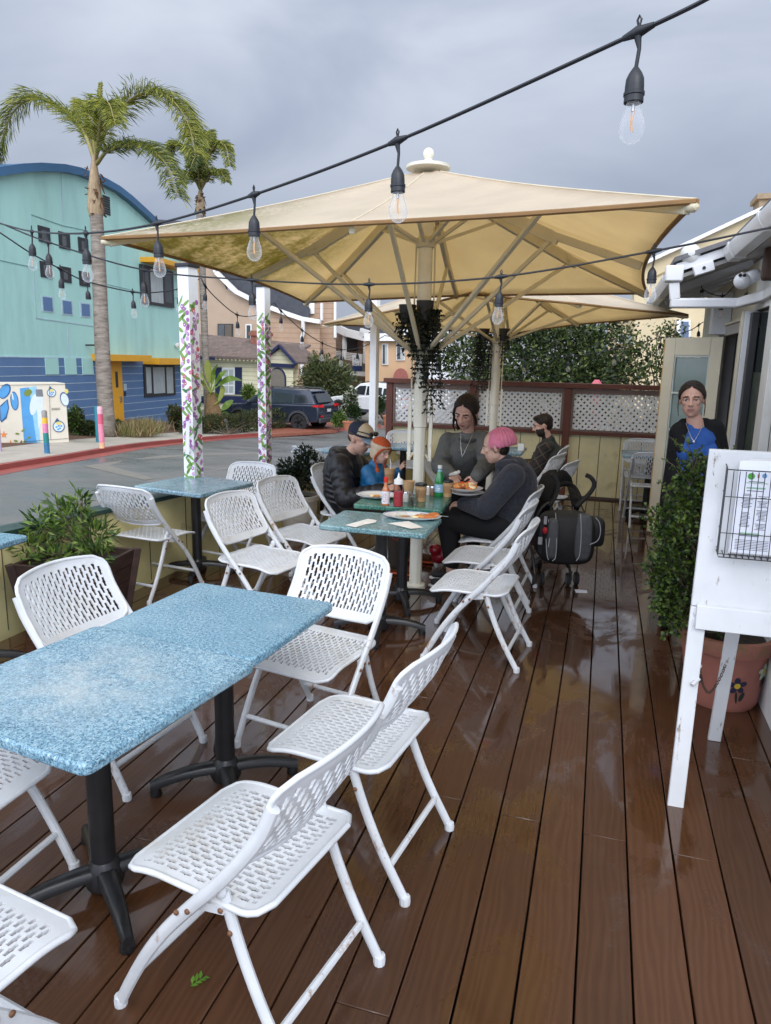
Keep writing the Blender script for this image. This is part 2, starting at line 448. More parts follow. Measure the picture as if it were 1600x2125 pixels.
RAIL = [(-.268, .745), (-.238, .675), (-.185, .595), (-.105, .495), (-.02, .40), (.06, .305), (.13, .205), (.19, .10), (.235, .012)]
REAR = [(-.098, .455), (-.115, .40), (-.155, .29), (-.215, .16), (-.30, .012)]
def railx(z):
    for (x0, z0), (x1, z1) in zip(RAIL, RAIL[1:]):
        if z1 <= z <= z0: return x0 + (x1 - x0) * (z0 - z) / (z0 - z1)
    return RAIL[0][0] + (RAIL[0][1] - z) * .42
def make_chair():
    root = thing('folding_chair', '', 'chair')
    Ws, Ds = .435, .44
    def seat(u, v):
        x = -.215 + v
        z = .428 - .010 * (1 - min(1, (2 * u / Ws) ** 2)) * math.sin(math.pi * v / Ds)
        if v > .30: z -= .030 * ((v - .30) / .14) ** 2
        if v < .06: z += .010 * (1 - v / .06)
        return (x, u, z)
    mb, rim = perforated(Ws, Ds, .03, .04, seat, 20, 8, .0445, .05)
    shell('seat', mb, rim, M_plastic, root, .009, .0085)
    Wb, Hb = .475, .25
    def back(u, v):
        z = .545 + v
        e = 1 - (2 * u / Wb) ** 2
        z += .020 * e * (1 if v > Hb * .5 else -1) * abs(v / Hb - .5) * 2
        return (railx(min(z, .80)) + .012 - .055 * e, u, z)
    mb, rim = perforated(Wb, Hb, .032, .03, back, 21, 4, .0475, .045)
    shell('backrest', mb, rim, M_plastic, root, .007, .008)
    for s in (-1, 1):
        t = MB(); t.tube([(x, s * .240, z) for x, z in spline2(RAIL)], .0135, 10, sx=1.25, ref=(1, 0, 0)); t.build('side_rail', M_wmetal, root, world=False)
        t = MB(); t.tube([(x, s * .208, z) for x, z in spline2(REAR)], .0125, 10, sx=1.25, ref=(1, 0, 0)); t.build('rear_leg', M_wmetal, root, world=False)
        for (x, z), y in ((RAIL[-1], .240), (REAR[-1], .208)):
            t = MB(); t.lathe([(.0, 0), (.017, 0), (.0185, .012), (.0165, .028), (.013, .03)], (x, s * y, 0), 10)
            t.build('foot_cap', M_plastic, root, world=False)
        t = MB(); t.bar((-.018, s * .2235, .400), (-.108, s * .2235, .418), .007, .022); t.ball((-.098, s * .2195, .463), (.017, .011, .02)); t.build('hinge_link', M_wmetal, root, world=False)
        for x, z, y in ((-.025, .402, .2555), (-.103, .417, .229), (-.125, .36, .2225), (.01, .385, .2555)):
            t = MB(); t.lathe([(.0, -.004), (.007, -.003), (.007, .001), (.004, .0035), (0, .004)], (x, s * y, z), 10, ax=(0, s, 0))
            t.build('rivet', M_rivet, root, world=False)
    t = MB(); t.tube([(-.243, -.2, .115), (-.243, .2, .115)], .011, 8); t.build('crossbar', M_wmetal, root, world=False)
    t = MB(); t.tube([(.178, -.232, .125), (.178, .232, .125)], .011, 8); t.build('crossbar', M_wmetal, root, world=False)
    return root
def spline2(pts): return [(p.x, p.y) for p in spline([V((x, z, 0)) for x, z in pts], 4)]
chair0 = make_chair(); used = []
def place_chair(x, y, deg, label, group='white folding chairs on the deck', z=0, tilt=0):
    o = chair0 if not used else copy_tree(chair0); used.append(o)
    o.location = (x, y, z); o.rotation_euler = (0, 0, R(deg)); tag(o, label, 'chair', group); return o
place_chair(-.82, 1.54, 169, 'white perforated folding chair nearest the camera, on the right of the large blue table')
place_chair(-.745, 2.18, 172, 'white perforated folding chair directly behind the nearest one, right of the large blue table')
place_chair(-1.15, 2.80, -101, 'white perforated folding chair tucked under the far end of the large blue table')
place_chair(-1.85, 2.39, -6, 'white perforated folding chair left of the large blue table, in front of the wooden planter')
place_chair(-1.80, 1.50, 0, 'white folding chair at the left picture edge, only its seat showing beside the blue table')
place_chair(-1.29, .985, 81, 'white folding chair in the bottom left corner, its seat cut by the picture edge')
place_chair(-.63, 4.05, 176, 'empty white folding chair, nearest of the row right of the teal table with napkins')
place_chair(-.69, 4.66, 177, 'empty white folding chair right of the green table, between two others in the row')
place_chair(-.70, 5.25, 178, 'white folding chair carrying the woman in the pink hat')
place_chair(-2.01, 4.09, -12, 'empty white folding chair left of the teal table, nearer of the two side by side')
place_chair(-2.01, 4.80, -12, 'empty white folding chair left of the teal table, farther of the two side by side')
place_chair(-1.95, 5.66, -6, 'white folding chair carrying the man in the black puffer jacket')
place_chair(-3.06, 4.42, 83, 'white folding chair seen from behind at the blue table by the street wall')
place_chair(-2.84, 5.22, -100, 'white folding chair at the far side of the blue table by the street wall')
place_chair(-2.72, 7.02, 62, 'white folding chair behind the dark bush in the white pot', 'white folding chairs at the back of the deck')
place_chair(-2.36, 8.72, -82, 'white folding chair by the back fence, left of the umbrella pole', 'white folding chairs at the back of the deck')
place_chair(-1.36, 6.95, 8, 'white folding chair behind the pole, left of the waitress', 'white folding chairs at the back of the deck')
place_chair(-.66, 7.48, 166, 'white folding chair behind the stroller canopy, left of two turned the same way', 'white folding chairs at the back of the deck')
place_chair(-.51, 6.98, 166, 'white folding chair behind the stroller canopy, right of two turned the same way', 'white folding chairs at the back of the deck')
place_chair(-.66, 8.15, 176, 'white folding chair carrying the man in the plaid shirt', 'white folding chairs at the back of the deck')
place_chair(.57, 8.25, 92, 'white folding chair seen from behind at the corner table near the open door', 'white folding chairs at the back of the deck')
place_chair(.53, 9.12, -90, 'white folding chair against the back fence at the corner table near the open door', 'white folding chairs at the back of the deck')
# ================================================================ tables
M_blue = granite('blue_granite', hexlin(124, 166, 186), hexlin(94, 136, 160), hexlin(44, 72, 90), hexlin(172, 196, 206))
M_blue2 = granite('worn_blue_granite', hexlin(130, 168, 186), hexlin(100, 140, 162), hexlin(48, 76, 94), hexlin(176, 198, 206), worn=.75)
M_teal = granite('teal_granite', hexlin(118, 158, 162), hexlin(84, 124, 130), hexlin(34, 58, 64), hexlin(168, 194, 196))
M_grey = granite('greyblue_granite', hexlin(132, 162, 176), hexlin(98, 130, 146), hexlin(44, 70, 84), hexlin(182, 206, 214))
M_green = granite('green_granite', hexlin(66, 118, 102), hexlin(44, 92, 80), hexlin(16, 52, 44), hexlin(118, 168, 150), 1.0, .06)
def table(x, y, rot, sx_, sy_, mat, label, z=.72, turn=45, cr=.038, group='square pedestal tables on the deck', foot=.29, low=False):
    root = thing('cafe_table', label, 'table', (x, y, 0), R(rot), group)
    hx, hy, r_ = sx_ / 2, sy_ / 2, .03
    pts = []
    for cx, cy, a0 in ((hx - r_, hy - r_, 0), (-hx + r_, hy - r_, 90), (-hx + r_, -hy + r_, 180), (hx - r_, -hy + r_, 270)):
        for k in range(5):
            a = R(a0 + k * 22.5); pts.append((cx + r_ * math.cos(a), cy + r_ * math.sin(a), z - .034))
    b = MB(); b.prism(pts, (0, 0, .034)); b.build('tabletop', mat, root, world=False, bevel=.009, seg=3)
    b = MB(); b.lathe([(cr, .06), (cr, z - .034)], (0, 0, 0), 16); b.box((0, 0, z - .045), (.34, .05, .02), Matrix.Rotation(R(45), 3, 'Z')); b.box((0, 0, z - .047), (.34, .05, .02), Matrix.Rotation(R(-45), 3, 'Z'))
    b.lathe([(.055, .03), (.062, .05), (.05, .10), (cr, .12)], (0, 0, 0), 16); b.build('pedestal', M_black, root, world=False)
    for k in range(4):
        a = R(turn + 90 * k); d = V((math.cos(a), math.sin(a), 0))
        b = MB(); pr = [(.03, .085), (foot * .3, .085), (foot * .55, .078), (foot * .8, .062), (foot, .040)]
        sd_ = V((-d.y, d.x, 0)); vs = []
        for i_, (r0, z0) in enumerate(pr):
            w_ = .032 - .004 * i_; vs += [d * r0 + sd_ * a_ + V((0, 0, z0 + b_)) for a_, b_ in ((-w_, -.018), (w_, -.018), (w_, .006), (w_ * .55, .018), (-w_ * .55, .018), (-w_, .006))]
        b.add(vs, [(6 * i_ + k_, 6 * i_ + (k_ + 1) % 6, 6 * i_ + 6 + (k_ + 1) % 6, 6 * i_ + 6 + k_) for i_ in range(len(pr) - 1) for k_ in range(6)] + [(5, 4, 3, 2, 1, 0), tuple(6 * (len(pr) - 1) + k_ for k_ in range(6))])
        b.lathe([(.022, 0), (.024, .006), (.02, .03)], d * (foot - .02), 10)
        b.build('base_leg', M_black, root, world=False, smooth=50)
    return root
G2 = 'square pedestal tables on the deck'
table(-1.335, 2.345, -4.5, .66, .63, M_blue, 'light blue speckled square table joined to the far side of the nearest table', .716, 40)
table(-1.405, 1.69, -8.5, .70, .70, M_blue2, 'large light blue speckled table nearest the camera with a pale worn centre', .722, 58, foot=.30)
table(-2.98, 4.88, -10, .66, .64, M_grey, 'grey blue speckled table by the street wall with two chairs', .72, 30)
table(-1.245, 4.15, 0, .66, .47, M_teal, 'teal speckled table with a plate and paper napkins at its near edge', .72, 12)
table(-1.265, 4.745, 4, .60, .50, M_green, 'green marbled table set with bottles and coffee cups', .745, 20)
table(-2.63, 7.55, -20, .62, .62, M_grey, 'pale blue table behind the man in the puffer jacket', .72)
table(-2.2, 8.15, 0, .46, .46, M_grey, 'small blue table at the back fence left of the umbrella pole', .72)
table(-1.12, 8.35, 0, .6, .6, M_grey, 'blue grey table in front of the man in plaid', .72)
table(.56, 8.68, 0, .62, .56, M_grey, 'grey blue table in the back right corner between two chairs', .72)
table(-3.16, 2.84, 0, .5, .5, M_blue, 'blue speckled table corner at the left picture edge', .72)
# ================================================================ umbrellas
def canvas(name, stain):
    t = NT(name); co = t.coord(); sp = t.n('ShaderNodeSeparateXYZ'); t.t.links.new(co, sp.inputs[0])
    f = t.noise(3, 6, .6); c = t.ramp(f, [(.3, (.70, .66, .59)), (.7, (.77, .735, .665))])
    c = t.mix(t.rng(t.noise(30, 8, .75), .60, .74, 0, .35), c, (.35, .31, .2))
    if stain:
        zone = t.math('MULTIPLY', t.rng(sp.outputs[0], -.35, -1.0), t.rng(sp.outputs[1], 1.0, .1))
        nz = t.math('ADD', t.noise(3.0, 8, .7), t.math('MULTIPLY', t.noise(45, 5, .7, t.map((1.0, .35, 1), rot=(0, 0, .7))), .55))
        k = t.math('MULTIPLY', t.rng(nz, .62, .86), zone)
        c = t.mix(t.math('MULTIPLY', k, .85), c, (.27, .26, .05))
    t.P(Base_Color=c, Roughness=.85); t.b.inputs['Specular IOR Level'].default_value = .2
    tr = t.n('ShaderNodeBsdfTranslucent'); t.set(tr.inputs[0], t.mix(1.0, c, (1.32, 1.15, .80), 'MULTIPLY'))
    mx_ = t.n('ShaderNodeMixShader'); mx_.inputs[0].default_value = .55
    t.t.links.new(t.b.outputs[0], mx_.inputs[1]); t.t.links.new(tr.outputs[0], mx_.inputs[2]); t.t.links.new(mx_.outputs[0], t.out.inputs[0])
    t.bump(t.math('ADD', t.math('MULTIPLY', t.noise(220, 2), .03), t.noise(5, 4, .55, t.map((1, 1, 1)), 1.2)), .35, .025)
    return t.m
M_cream = pm('cream_painted_pole', hexlin(226, 222, 206), .45, .06, 5, dirt=hexlin(150, 138, 110), dscale=5, dlim=(.62, .85))
M_creamrib = pm('cream_rib', hexlin(206, 196, 168), .5, .06, 6)
def umbrella(label, base, corners, apex_z, z_run, z_col, stain, rp=.05):
    root = thing('patio_umbrella', label, 'umbrella', base, 0, 'large cream patio umbrellas')
    base = V(base); ap = V((base.x, base.y, apex_z))
    N, T = 14, 12
    mb = MB(); tape = MB(); mids = []
    for q in range(4):
        A, B = V(corners[q]), V(corners[(q + 1) % 4]); mid = (A + B) / 2; inw = (ap - mid); inw.z = 0; inw.normalize()
        mids.append(mid + inw * .10 + V((0, 0, .015)))
        def pt(s, t_):
            e = A.lerp(B, s) + inw * (.10 * 4 * s * (1 - s)) + V((0, 0, .015 * 4 * s * (1 - s)))
            p = ap.lerp(e, t_)
            # cloth dips a little between the ribs and towards the rim
            sg = abs(math.sin(2 * math.pi * s))
            p.z -= .030 * sg * math.sin(math.pi * min(1, t_ * .95)) + .02 * math.sin(math.pi * t_)
            return p
        g = [[pt(i / N, .05 + .95 * j / T) for j in range(T + 1)] for i in range(N + 1)]
        n0 = len(mb.v)
        vs = [g[i][j] for i in range(N + 1) for j in range(T + 1)]
        mb.add(vs, [(i * (T + 1) + j, (i + 1) * (T + 1) + j, (i + 1) * (T + 1) + j + 1, i * (T + 1) + j + 1) for i in range(N) for j in range(T)])
        tape.tube([p[T] - V((0, 0, .006)) for p in g], .011, 6)
    cn = mb.build('canopy', canvas('umbrella_canvas' + ('_stained' if stain else ''), stain), root, smooth=60)
    s = cn.modifiers.new('thick', 'SOLIDIFY'); s.thickness = .004
    for q in range(4):
        A, B = V(corners[q]), V(corners[(q + 1) % 4]); mid = (A + B) / 2; inw = (ap - mid); inw.z = 0; inw.normalize()
        for f_ in (0, .5):
            e = A.lerp(B, f_) + inw * (.10 * 4 * f_ * (1 - f_)) + V((0, 0, .015 * 4 * f_ * (1 - f_)))
            sm = MB(); sm.tube([ap.lerp(e, k / 12) + V((0, 0, -.02 * math.sin(math.pi * k / 12) + .001)) for k in range(1, 13)], .0045, 5); sm.build('seam', pm('canvas_seam', hexlin(206, 196, 172), .85), cn)
    tape.build('edge_tape', pm('brown_tape', (.24, .13, .045), .7, .2), cn)
    for k, p in enumerate([x for q in range(4) for x in (V(corners[q]), mids[q])]):
        d = V((p.x - ap.x, p.y - ap.y, 0)).normalized(); L_ = V((p.x - ap.x, p.y - ap.y, 0)).length
        def on(f, dz): return V((ap.x, ap.y, 0)) + d * (L_ * f) + V((0, 0, apex_z + (p.z - apex_z) * f - .02 * math.sin(math.pi * f) - dz))
        r_ = MB(); r_.bar(on(.05, .05), on(.60, .065), .034, .075); r_.bar(on(.60, .055), on(.985, .03), .03, .048)
        r_.prism([on(.585, .10) + d.cross(V((0, 0, 1))) * .017, on(.625, .10) + d.cross(V((0, 0, 1))) * .017, on(.635, .06) + d.cross(V((0, 0, 1))) * .017, on(.57, .06) + d.cross(V((0, 0, 1))) * .017], d.cross(V((0, 0, 1))) * -.034)
        rb = r_.build('rib', M_creamrib, root, bevel=.004)
        s_ = MB(); s_.bar(V((base.x, base.y, z_run)) + d * .07, on(.60, .085), .026, .026); s_.build('strut', M_creamrib, rb, bevel=.003)
        if k % 2 == 0 or True:
            s_ = MB(); s_.bar(V((base.x, base.y, z_col)) + d * .06, on(.27, .085), .022, .022); s_.build('brace', M_creamrib, rb)
        if k % 2 == 0:
            s_ = MB(); s_.lathe([(.0, -.02), (.017, -.012), (.019, .04), (.012, .055), (0, .06)], p - d * .05 - V((0, 0, .018)), 10, ax=d + V((0, 0, -.15))); s_.build('rib_tip', M_creamrib, rb)
    P_ = MB(); pr = [(rp * .92, .0), (rp * .92, .42), (rp * .80, .425), (rp * .80, .50), (rp * .86, .505), (rp * .86, 1.22), (rp * 1.0, 1.225), (rp, z_run - .09), (rp * 1.0, apex_z - .04)]
    n = 24
    vs = []; fs = []
    for r0, z in pr:
        for k in range(n):
            a = 2 * math.pi * k / n; rr = r0 * (1 if k % 3 else .93); vs.append((base.x + rr * math.cos(a), base.y + rr * math.sin(a), z))
    for i in range(len(pr) - 1):
        for k in range(n): fs.append((i * n + k, i * n + (k + 1) % n, (i + 1) * n + (k + 1) % n, (i + 1) * n + k))
    P_.add(vs, fs); pole = P_.build('pole', M_cream, root, smooth=40)
    c_ = MB(); c_.lathe([(.0, .0), (.075, .0), (.075, .045), (.06, .05), (.047, .052)], base, 24); c_.build('base_collar', M_cream, root)
    for z, r0, nm in ((z_run, .085, 'runner'), (z_col, .075, 'collar')):
        c_ = MB(); c_.lathe([(rp, -.035), (r0 * .85, -.03), (r0, -.005), (r0, .02), (r0 * .8, .035), (rp, .04)], (base.x, base.y, z), 24); c_.build(nm, M_creamrib, root)
    c_ = MB(); c_.lathe([(rp + .002, -.012), (.1, -.012), (.1, .012), (rp + .002, .012)], (base.x, base.y, z_run + .26), 4); c_.build('stop_plate', M_creamrib, root)
    for sx_ in (-1, 1):
        c_ = MB(); c_.bar((base.x + sx_ * .078, base.y, 1.40), (base.x + sx_ * .078, base.y, .98), .018, .026); c_.lathe([(0, 0), (.01, 0), (.01, .006), (0, .006)], (base.x + sx_ * .078, base.y - .013, 1.1), 8, ax=(0, -1, 0))
        lv = c_.build('lever', M_cream, pole, bevel=.003)
        c_ = MB(); c_.tube([(base.x + sx_ * .07, base.y, 1.38), (base.x + sx_ * .074, base.y, 1.65), (base.x + sx_ * .066, base.y, z_col)], .006, 6); c_.build('guide_rod', M_creamrib, pole)
        c_ = MB(); c_.bar((base.x + sx_ * .045, base.y - .01, 1.03), (base.x + sx_ * .075, base.y - .01, .99), .006, .012); c_.build('bracket', M_creamrib, pole)
    c_ = MB(); c_.lathe([(.0, -.03), (.10, -.03), (.148, -.015), (.15, .004), (.10, .016), (.055, .03), (.03, .035), (0.025, .05)], ap + V((0, 0, .015)), 28); cap = c_.build('top_cap', M_cream, root)
    c_ = MB(); c_.ball(ap + V((0, 0, .095)), .038, 18, 12); c_.build('finial', M_cream, cap)
    return root
U1 = [at(212, 492, Z=2.285), at(1446, 414, Z=2.27), at(1345, 607, Z=2.28), at(632, 626, Z=2.25)]
umbrella('large square cream patio umbrella in front, its left panel stained green underneath', (-1.25, 5.08, 0), U1, 2.95, 1.74, 2.48, True)
umbrella('second cream patio umbrella, lower and behind the big one, beside the fence', (-1.185, 8.3, 0), [(-1.15, 6.35, 2.27), (.76, 8.2, 2.215), (-1.3, 10.2, 2.09), (-3.25, 8.25, 2.10)], 2.75, 1.93, 2.35, False)
# ---------------------------------------------------------------- leaves
def leaf_mesh(name, pos, dirs, nrm, ln, wd_, mats, midx=None, parent=None, fold=.15, world=True, stems=None):
    """many small folded leaf faces: numpy arrays of base points, directions, normals, lengths and widths"""
    n = len(pos); side = np.cross(dirs, nrm); side /= np.linalg.norm(side, axis=1)[:, None] + 1e-9
    up = np.cross(side, dirs)
    a = pos; d = pos + dirs * ln[:, None]; mid = pos + dirs * (ln * .45)[:, None]
    l = mid + side * (wd_ * .5)[:, None] + up * (wd_ * fold)[:, None]; r = mid - side * (wd_ * .5)[:, None] + up * (wd_ * fold)[:, None]
    v = np.stack([a, l, d, r], 1).reshape(-1, 3)
    f = np.arange(n * 4).reshape(-1, 4); f2 = np.concatenate([f[:, [0, 1, 2]], f[:, [0, 2, 3]]])
    off = np.array(worg(parent)) if (parent is not None and world) else np.zeros(3)
    v = v - off
    mi = np.concatenate([midx, midx]) if midx is not None else np.zeros(2 * n, int)
    me = bpy.data.meshes.new(name)
    sv, sf = ([], [])
    if stems is not None: sv = [tuple(np.array(p) - off) for p in stems.v]; sf = stems.f
    tri = f2.tolist(); nv = len(v)
    me.from_pydata(v.tolist() + sv, [], tri + [[i + nv for i in q] for q in sf])
    for mm in mats: me.materials.append(mm)
    me.polygons.foreach_set('material_index', mi.tolist() + [len(mats) - 1] * len(sf))
    me.polygons.foreach_set('use_smooth', [False] * len(tri) + [True] * len(sf)); me.update()
    o = bpy.data.objects.new(name, me); C.objects.link(o)
    if parent is not None: o.parent = parent
    return o
rs = np.random.RandomState(5)
def unit(a): return a / (np.linalg.norm(a, axis=1)[:, None] + 1e-9)
def rdir(n): return unit(rs.normal(size=(n, 3)))
def leaf_mat(name, col, col2, rough=.45, trans=.25):
    if name in _mc: return _mc[name]
    t = NT(name); f = t.noise(9, 3); g = t.n('ShaderNodeNewGeometry')
    c = t.mix(g.outputs['Random Per Island'], t.ramp(f, [(.3, col), (.7, col2)]), tuple(x * .72 for x in col))
    t.P(Base_Color=c, Roughness=rough); t.b.inputs['Specular IOR Level'].default_value = .35
    if trans:
        tr = t.n('ShaderNodeBsdfTranslucent'); t.set(tr.inputs[0], t.mix(1.0, c, (1.1, 1.25, .55), 'MULTIPLY')); mx_ = t.n('ShaderNodeMixShader'); mx_.inputs[0].default_value = trans
        t.t.links.new(t.b.outputs[0], mx_.inputs[1]); t.t.links.new(tr.outputs[0], mx_.inputs[2]); t.t.links.new(mx_.outputs[0], t.out.inputs[0])
    _mc[name] = t.m; return t.m
M_bark = pm('bark', (.11, .085, .06), .85, .35, 14, bump=.5, bscale=40)
def twigs(mb, base, tips, r0, r1, wob=.15, kink=3):
    """branch tubes from a base point out to the tips; returns sample points with directions along them"""
    out = []
    for tp in tips:
        base = V(base); tp = V(tp); L_ = (tp - base).length
        pts = [base] + [base.lerp(tp, k / (kink + 1)) + V([rnd.gauss(0, wob * L_ * .25) for _ in range(3)]) for k in range(1, kink + 1)] + [tp]
        pts = spline(pts, 3); n = len(pts)
        mb.tube(pts, [r0 + (r1 - r0) * k / (n - 1) for k in range(n)], 5, cap=True)
        for k in range(n // 3, n): out.append((pts[k], (pts[k] - pts[k - 1]).normalized(), k / n))
    return out
def shrub(name, label, cat, base, blobs, n, leaf, mats, parent=None, group=None, stem=None, inner=.25, stems=5, droop=0):
    """plant: stems plus leaves scattered in lumpy blobs [(centre, radii)], denser at their skins"""
    root = thing(name, label, cat, base, 0, group)
    mb = MB(); base = V(base)
    for c, r in blobs:
        c = V(c)
        twigs(mb, base + V((rnd.uniform(-.03, .03), rnd.uniform(-.03, .03), 0)), [c + V((rnd.uniform(-.7, .7) * r[0], rnd.uniform(-.7, .7) * r[1], rnd.uniform(-.2, .8) * r[2])) for _ in range(stems)], stem or .006, .0018, .12)
    st = mb.build('stem', M_bark, root)
    vol = np.array([r[0] * r[1] * r[2] for _, r in blobs]) ** .7; vol /= vol.sum()
    ps, ds = [], []
    for (c, r), w_ in zip(blobs, vol):
        k = int(n * w_); d = rdir(k); rad = (inner + (1 - inner) * rs.rand(k) ** .6)
        lump = 1 + .25 * np.sin(d[:, 0] * 5 + c[0] * 9) * np.cos(d[:, 2] * 6 + c[1] * 5)
        p = np.array(c) + d * np.array(r) * (rad * lump)[:, None]
        ps.append(p); ds.append(unit(d + rdir(k) * .7 + np.array([0, 0, .25 - droop])))
    ps, ds = np.concatenate(ps), np.concatenate(ds); N_ = len(ps)
    leaf_mesh('foliage', ps, ds, rdir(N_), leaf[0] * rs.uniform(.6, 1.25, N_), leaf[1] * rs.uniform(.7, 1.2, N_), mats, rs.randint(0, len(mats), N_), root)
    return root
# ---------------------------------------------------------------- hanging vines on the poles
M_vine = leaf_mat('dark_vine', (.012, .017, .010), (.022, .032, .016), .5, .05)
def vine(label, x, y, z0, drops, nleaf):
    root = thing('hanging_plant', label, 'hanging plant', (x, y, z0), 0, 'dark hanging plants on the umbrella poles')
    b = MB(); b.lathe([(.0, -.13), (.045, -.13), (.062, 0), (.052, 0), (.05, -.02), (0, -.03)], (x, y, z0 + .06), 14); b.build('pot', M_rubber, root)
    st = MB(); ps, ds = [], []
    for (dx, dy, ln) in drops:
        p = V((x, y, z0)); pts = [p]; k = 0
        q = V((x + dx, y + dy, z0 + .03))
        while k < ln / .03:
            q = q + V((rnd.gauss(0, .006), rnd.gauss(0, .006), -.03)); pts.append(q.copy()); k += 1
        st.tube(pts, .002, 4)
        for a in pts[1:]:
            for _ in range(nleaf): ps.append((a.x + rnd.gauss(0, .012), a.y + rnd.gauss(0, .012), a.z)); ds.append((rnd.gauss(0, 1), rnd.gauss(0, 1), rnd.gauss(-.7, .6)))
    st.build('stem', M_vine, root)
    ps, ds = np.array(ps), unit(np.array(ds)); n = len(ps)
    leaf_mesh('foliage', ps, ds, rdir(n), rs.uniform(.02, .04, n), rs.uniform(.012, .022, n), [M_vine], None, root)
def drops(n, rx, ry, l0, l1): return [(rnd.uniform(-rx, rx), rnd.uniform(-ry, ry), rnd.uniform(l0, l1) * (.5 + .5 * rnd.random())) for _ in range(n)]
vine('dark trailing plant on the front of the near umbrella pole, longest of them', -1.215, 4.97, 2.03, drops(34, .085, .06, .3, .62) + [(.075, 0, .7), (.09, .02, .72), (.07, .03, .66), (.1, 0, .6)], 5)
vine('dark trailing plant on the left of the near umbrella pole', -1.36, 5.05, 2.01, drops(20, .07, .05, .2, .45), 4)
vine('dark trailing plant left of the far umbrella pole, hanging above the lattice', -1.33, 8.25, 2.0, drops(20, .09, .06, .4, .75), 4)
vine('short dark trailing plant on the right of the far umbrella pole', -1.10, 8.2, 2.0, drops(8, .05, .05, .15, .42), 2)
# ================================================================ posts on the wall
M_white = pm('white_paint', (.80, .81, .82), .5, .05, 5, dirt=(.55, .53, .48), dscale=6, dlim=(.66, .85))
fl_m = [M_white] + [pm('flower_' + n_, hexlin(*c), .6, .1, 30) for n_, c in (('purple', (160, 98, 164)), ('red', (206, 92, 102)), ('lilac', (204, 164, 206)), ('green', (122, 160, 82)), ('dark_green', (84, 132, 84)))]
def post(Y, z1, label, painted, w_=.108):
    c = wl(Y, .05); root = thing('square_post', label, 'post', (c.x, c.y, .628), 0, 'posts along the street wall')
    rot = Matrix.Rotation(math.atan2(wd.y, wd.x) - R(90), 3, 'Z')
    b = MB(); b.box((c.x, c.y, (z1 + .628) / 2), (w_, w_, z1 - .628), rot)
    if painted:
        ex, ey = rot @ V((1, 0, 0)), rot @ V((0, 1, 0))
        for fdir, u in ((-ey, ex), (ex, ey)):
            z = .66
            while z < z1 - .27:
                z += rnd.uniform(.012, .020)
                s_ = rnd.uniform(-.85, .85)
                def spot(u_, z_, rx_, rz_, ang, k, lift, n=9):
                    o_ = []
                    for i in range(n):
                        a = 2 * math.pi * i / n; q = 1 + .16 * rnd.uniform(-1, 1)
                        x_, y_ = math.cos(a) * rx_ * q, math.sin(a) * rz_ * q
                        xx = u_ + x_ * math.cos(ang) - y_ * math.sin(ang); xx = max(-w_ / 2 + .001, min(w_ / 2 - .001, xx))
                        o_.append(V((c.x, c.y, 0)) + fdir * (w_ / 2 + lift) + u * xx + V((0, 0, z_ + x_ * math.sin(ang) + y_ * math.cos(ang))))
                    b.k = k; b.quad(*o_); b.k = 0
                if rnd.random() < .52:
                    k = rnd.choice([1, 1, 1, 2, 3, 3]); rr = rnd.uniform(.013, .020)
                    spot(s_ * w_ / 2, z, rr, rr * 1.1, 0, k, .0012)
                    if rnd.random() < .7: spot(s_ * w_ / 2, z, rr * .4, rr * .4, 0, rnd.choice([0, 3, 3]), .002, 7)
                else: spot(s_ * w_ / 2, z, rnd.uniform(.032, .055), rnd.uniform(.010, .017), rnd.choice([-1, 1]) * rnd.uniform(.3, 1.1), rnd.choice([4, 4, 4, 5]), .0008)
    b.build('shaft', fl_m, root, smooth=0)
    b = MB(); b.box((c.x, c.y, z1 + .012), (w_ + .03, w_ + .03, .028), rot); b.build('post_cap', pm('post_cap', (.02, .022, .03), .5, .2), root, bevel=.006)
    return root
post(5.17, 2.36, 'white post painted all over with purple flowers, nearest of the posts on the wall', True)
post(6.15, 2.31, 'white post painted with purple flowers, right of the nearest painted post', True, .088)
post(8.33, 2.40, 'plain white square post left of the brown fence', False, .082)
b = MB(); q = wl(5.06, .09); b.prism([at(386, 874, pl=(q, V((0, 1, 0)))), at(393, 874, pl=(q, V((0, 1, 0)))), at(393, 944, pl=(q, V((0, 1, 0)))), at(384, 942, pl=(q, V((0, 1, 0))))], (0, .002, 0))
single('paper_notice', b, pm('notice_paper', (.72, .72, .76), .6, .04), 'white paper notice taped to the side of the nearest painted post', 'notice')
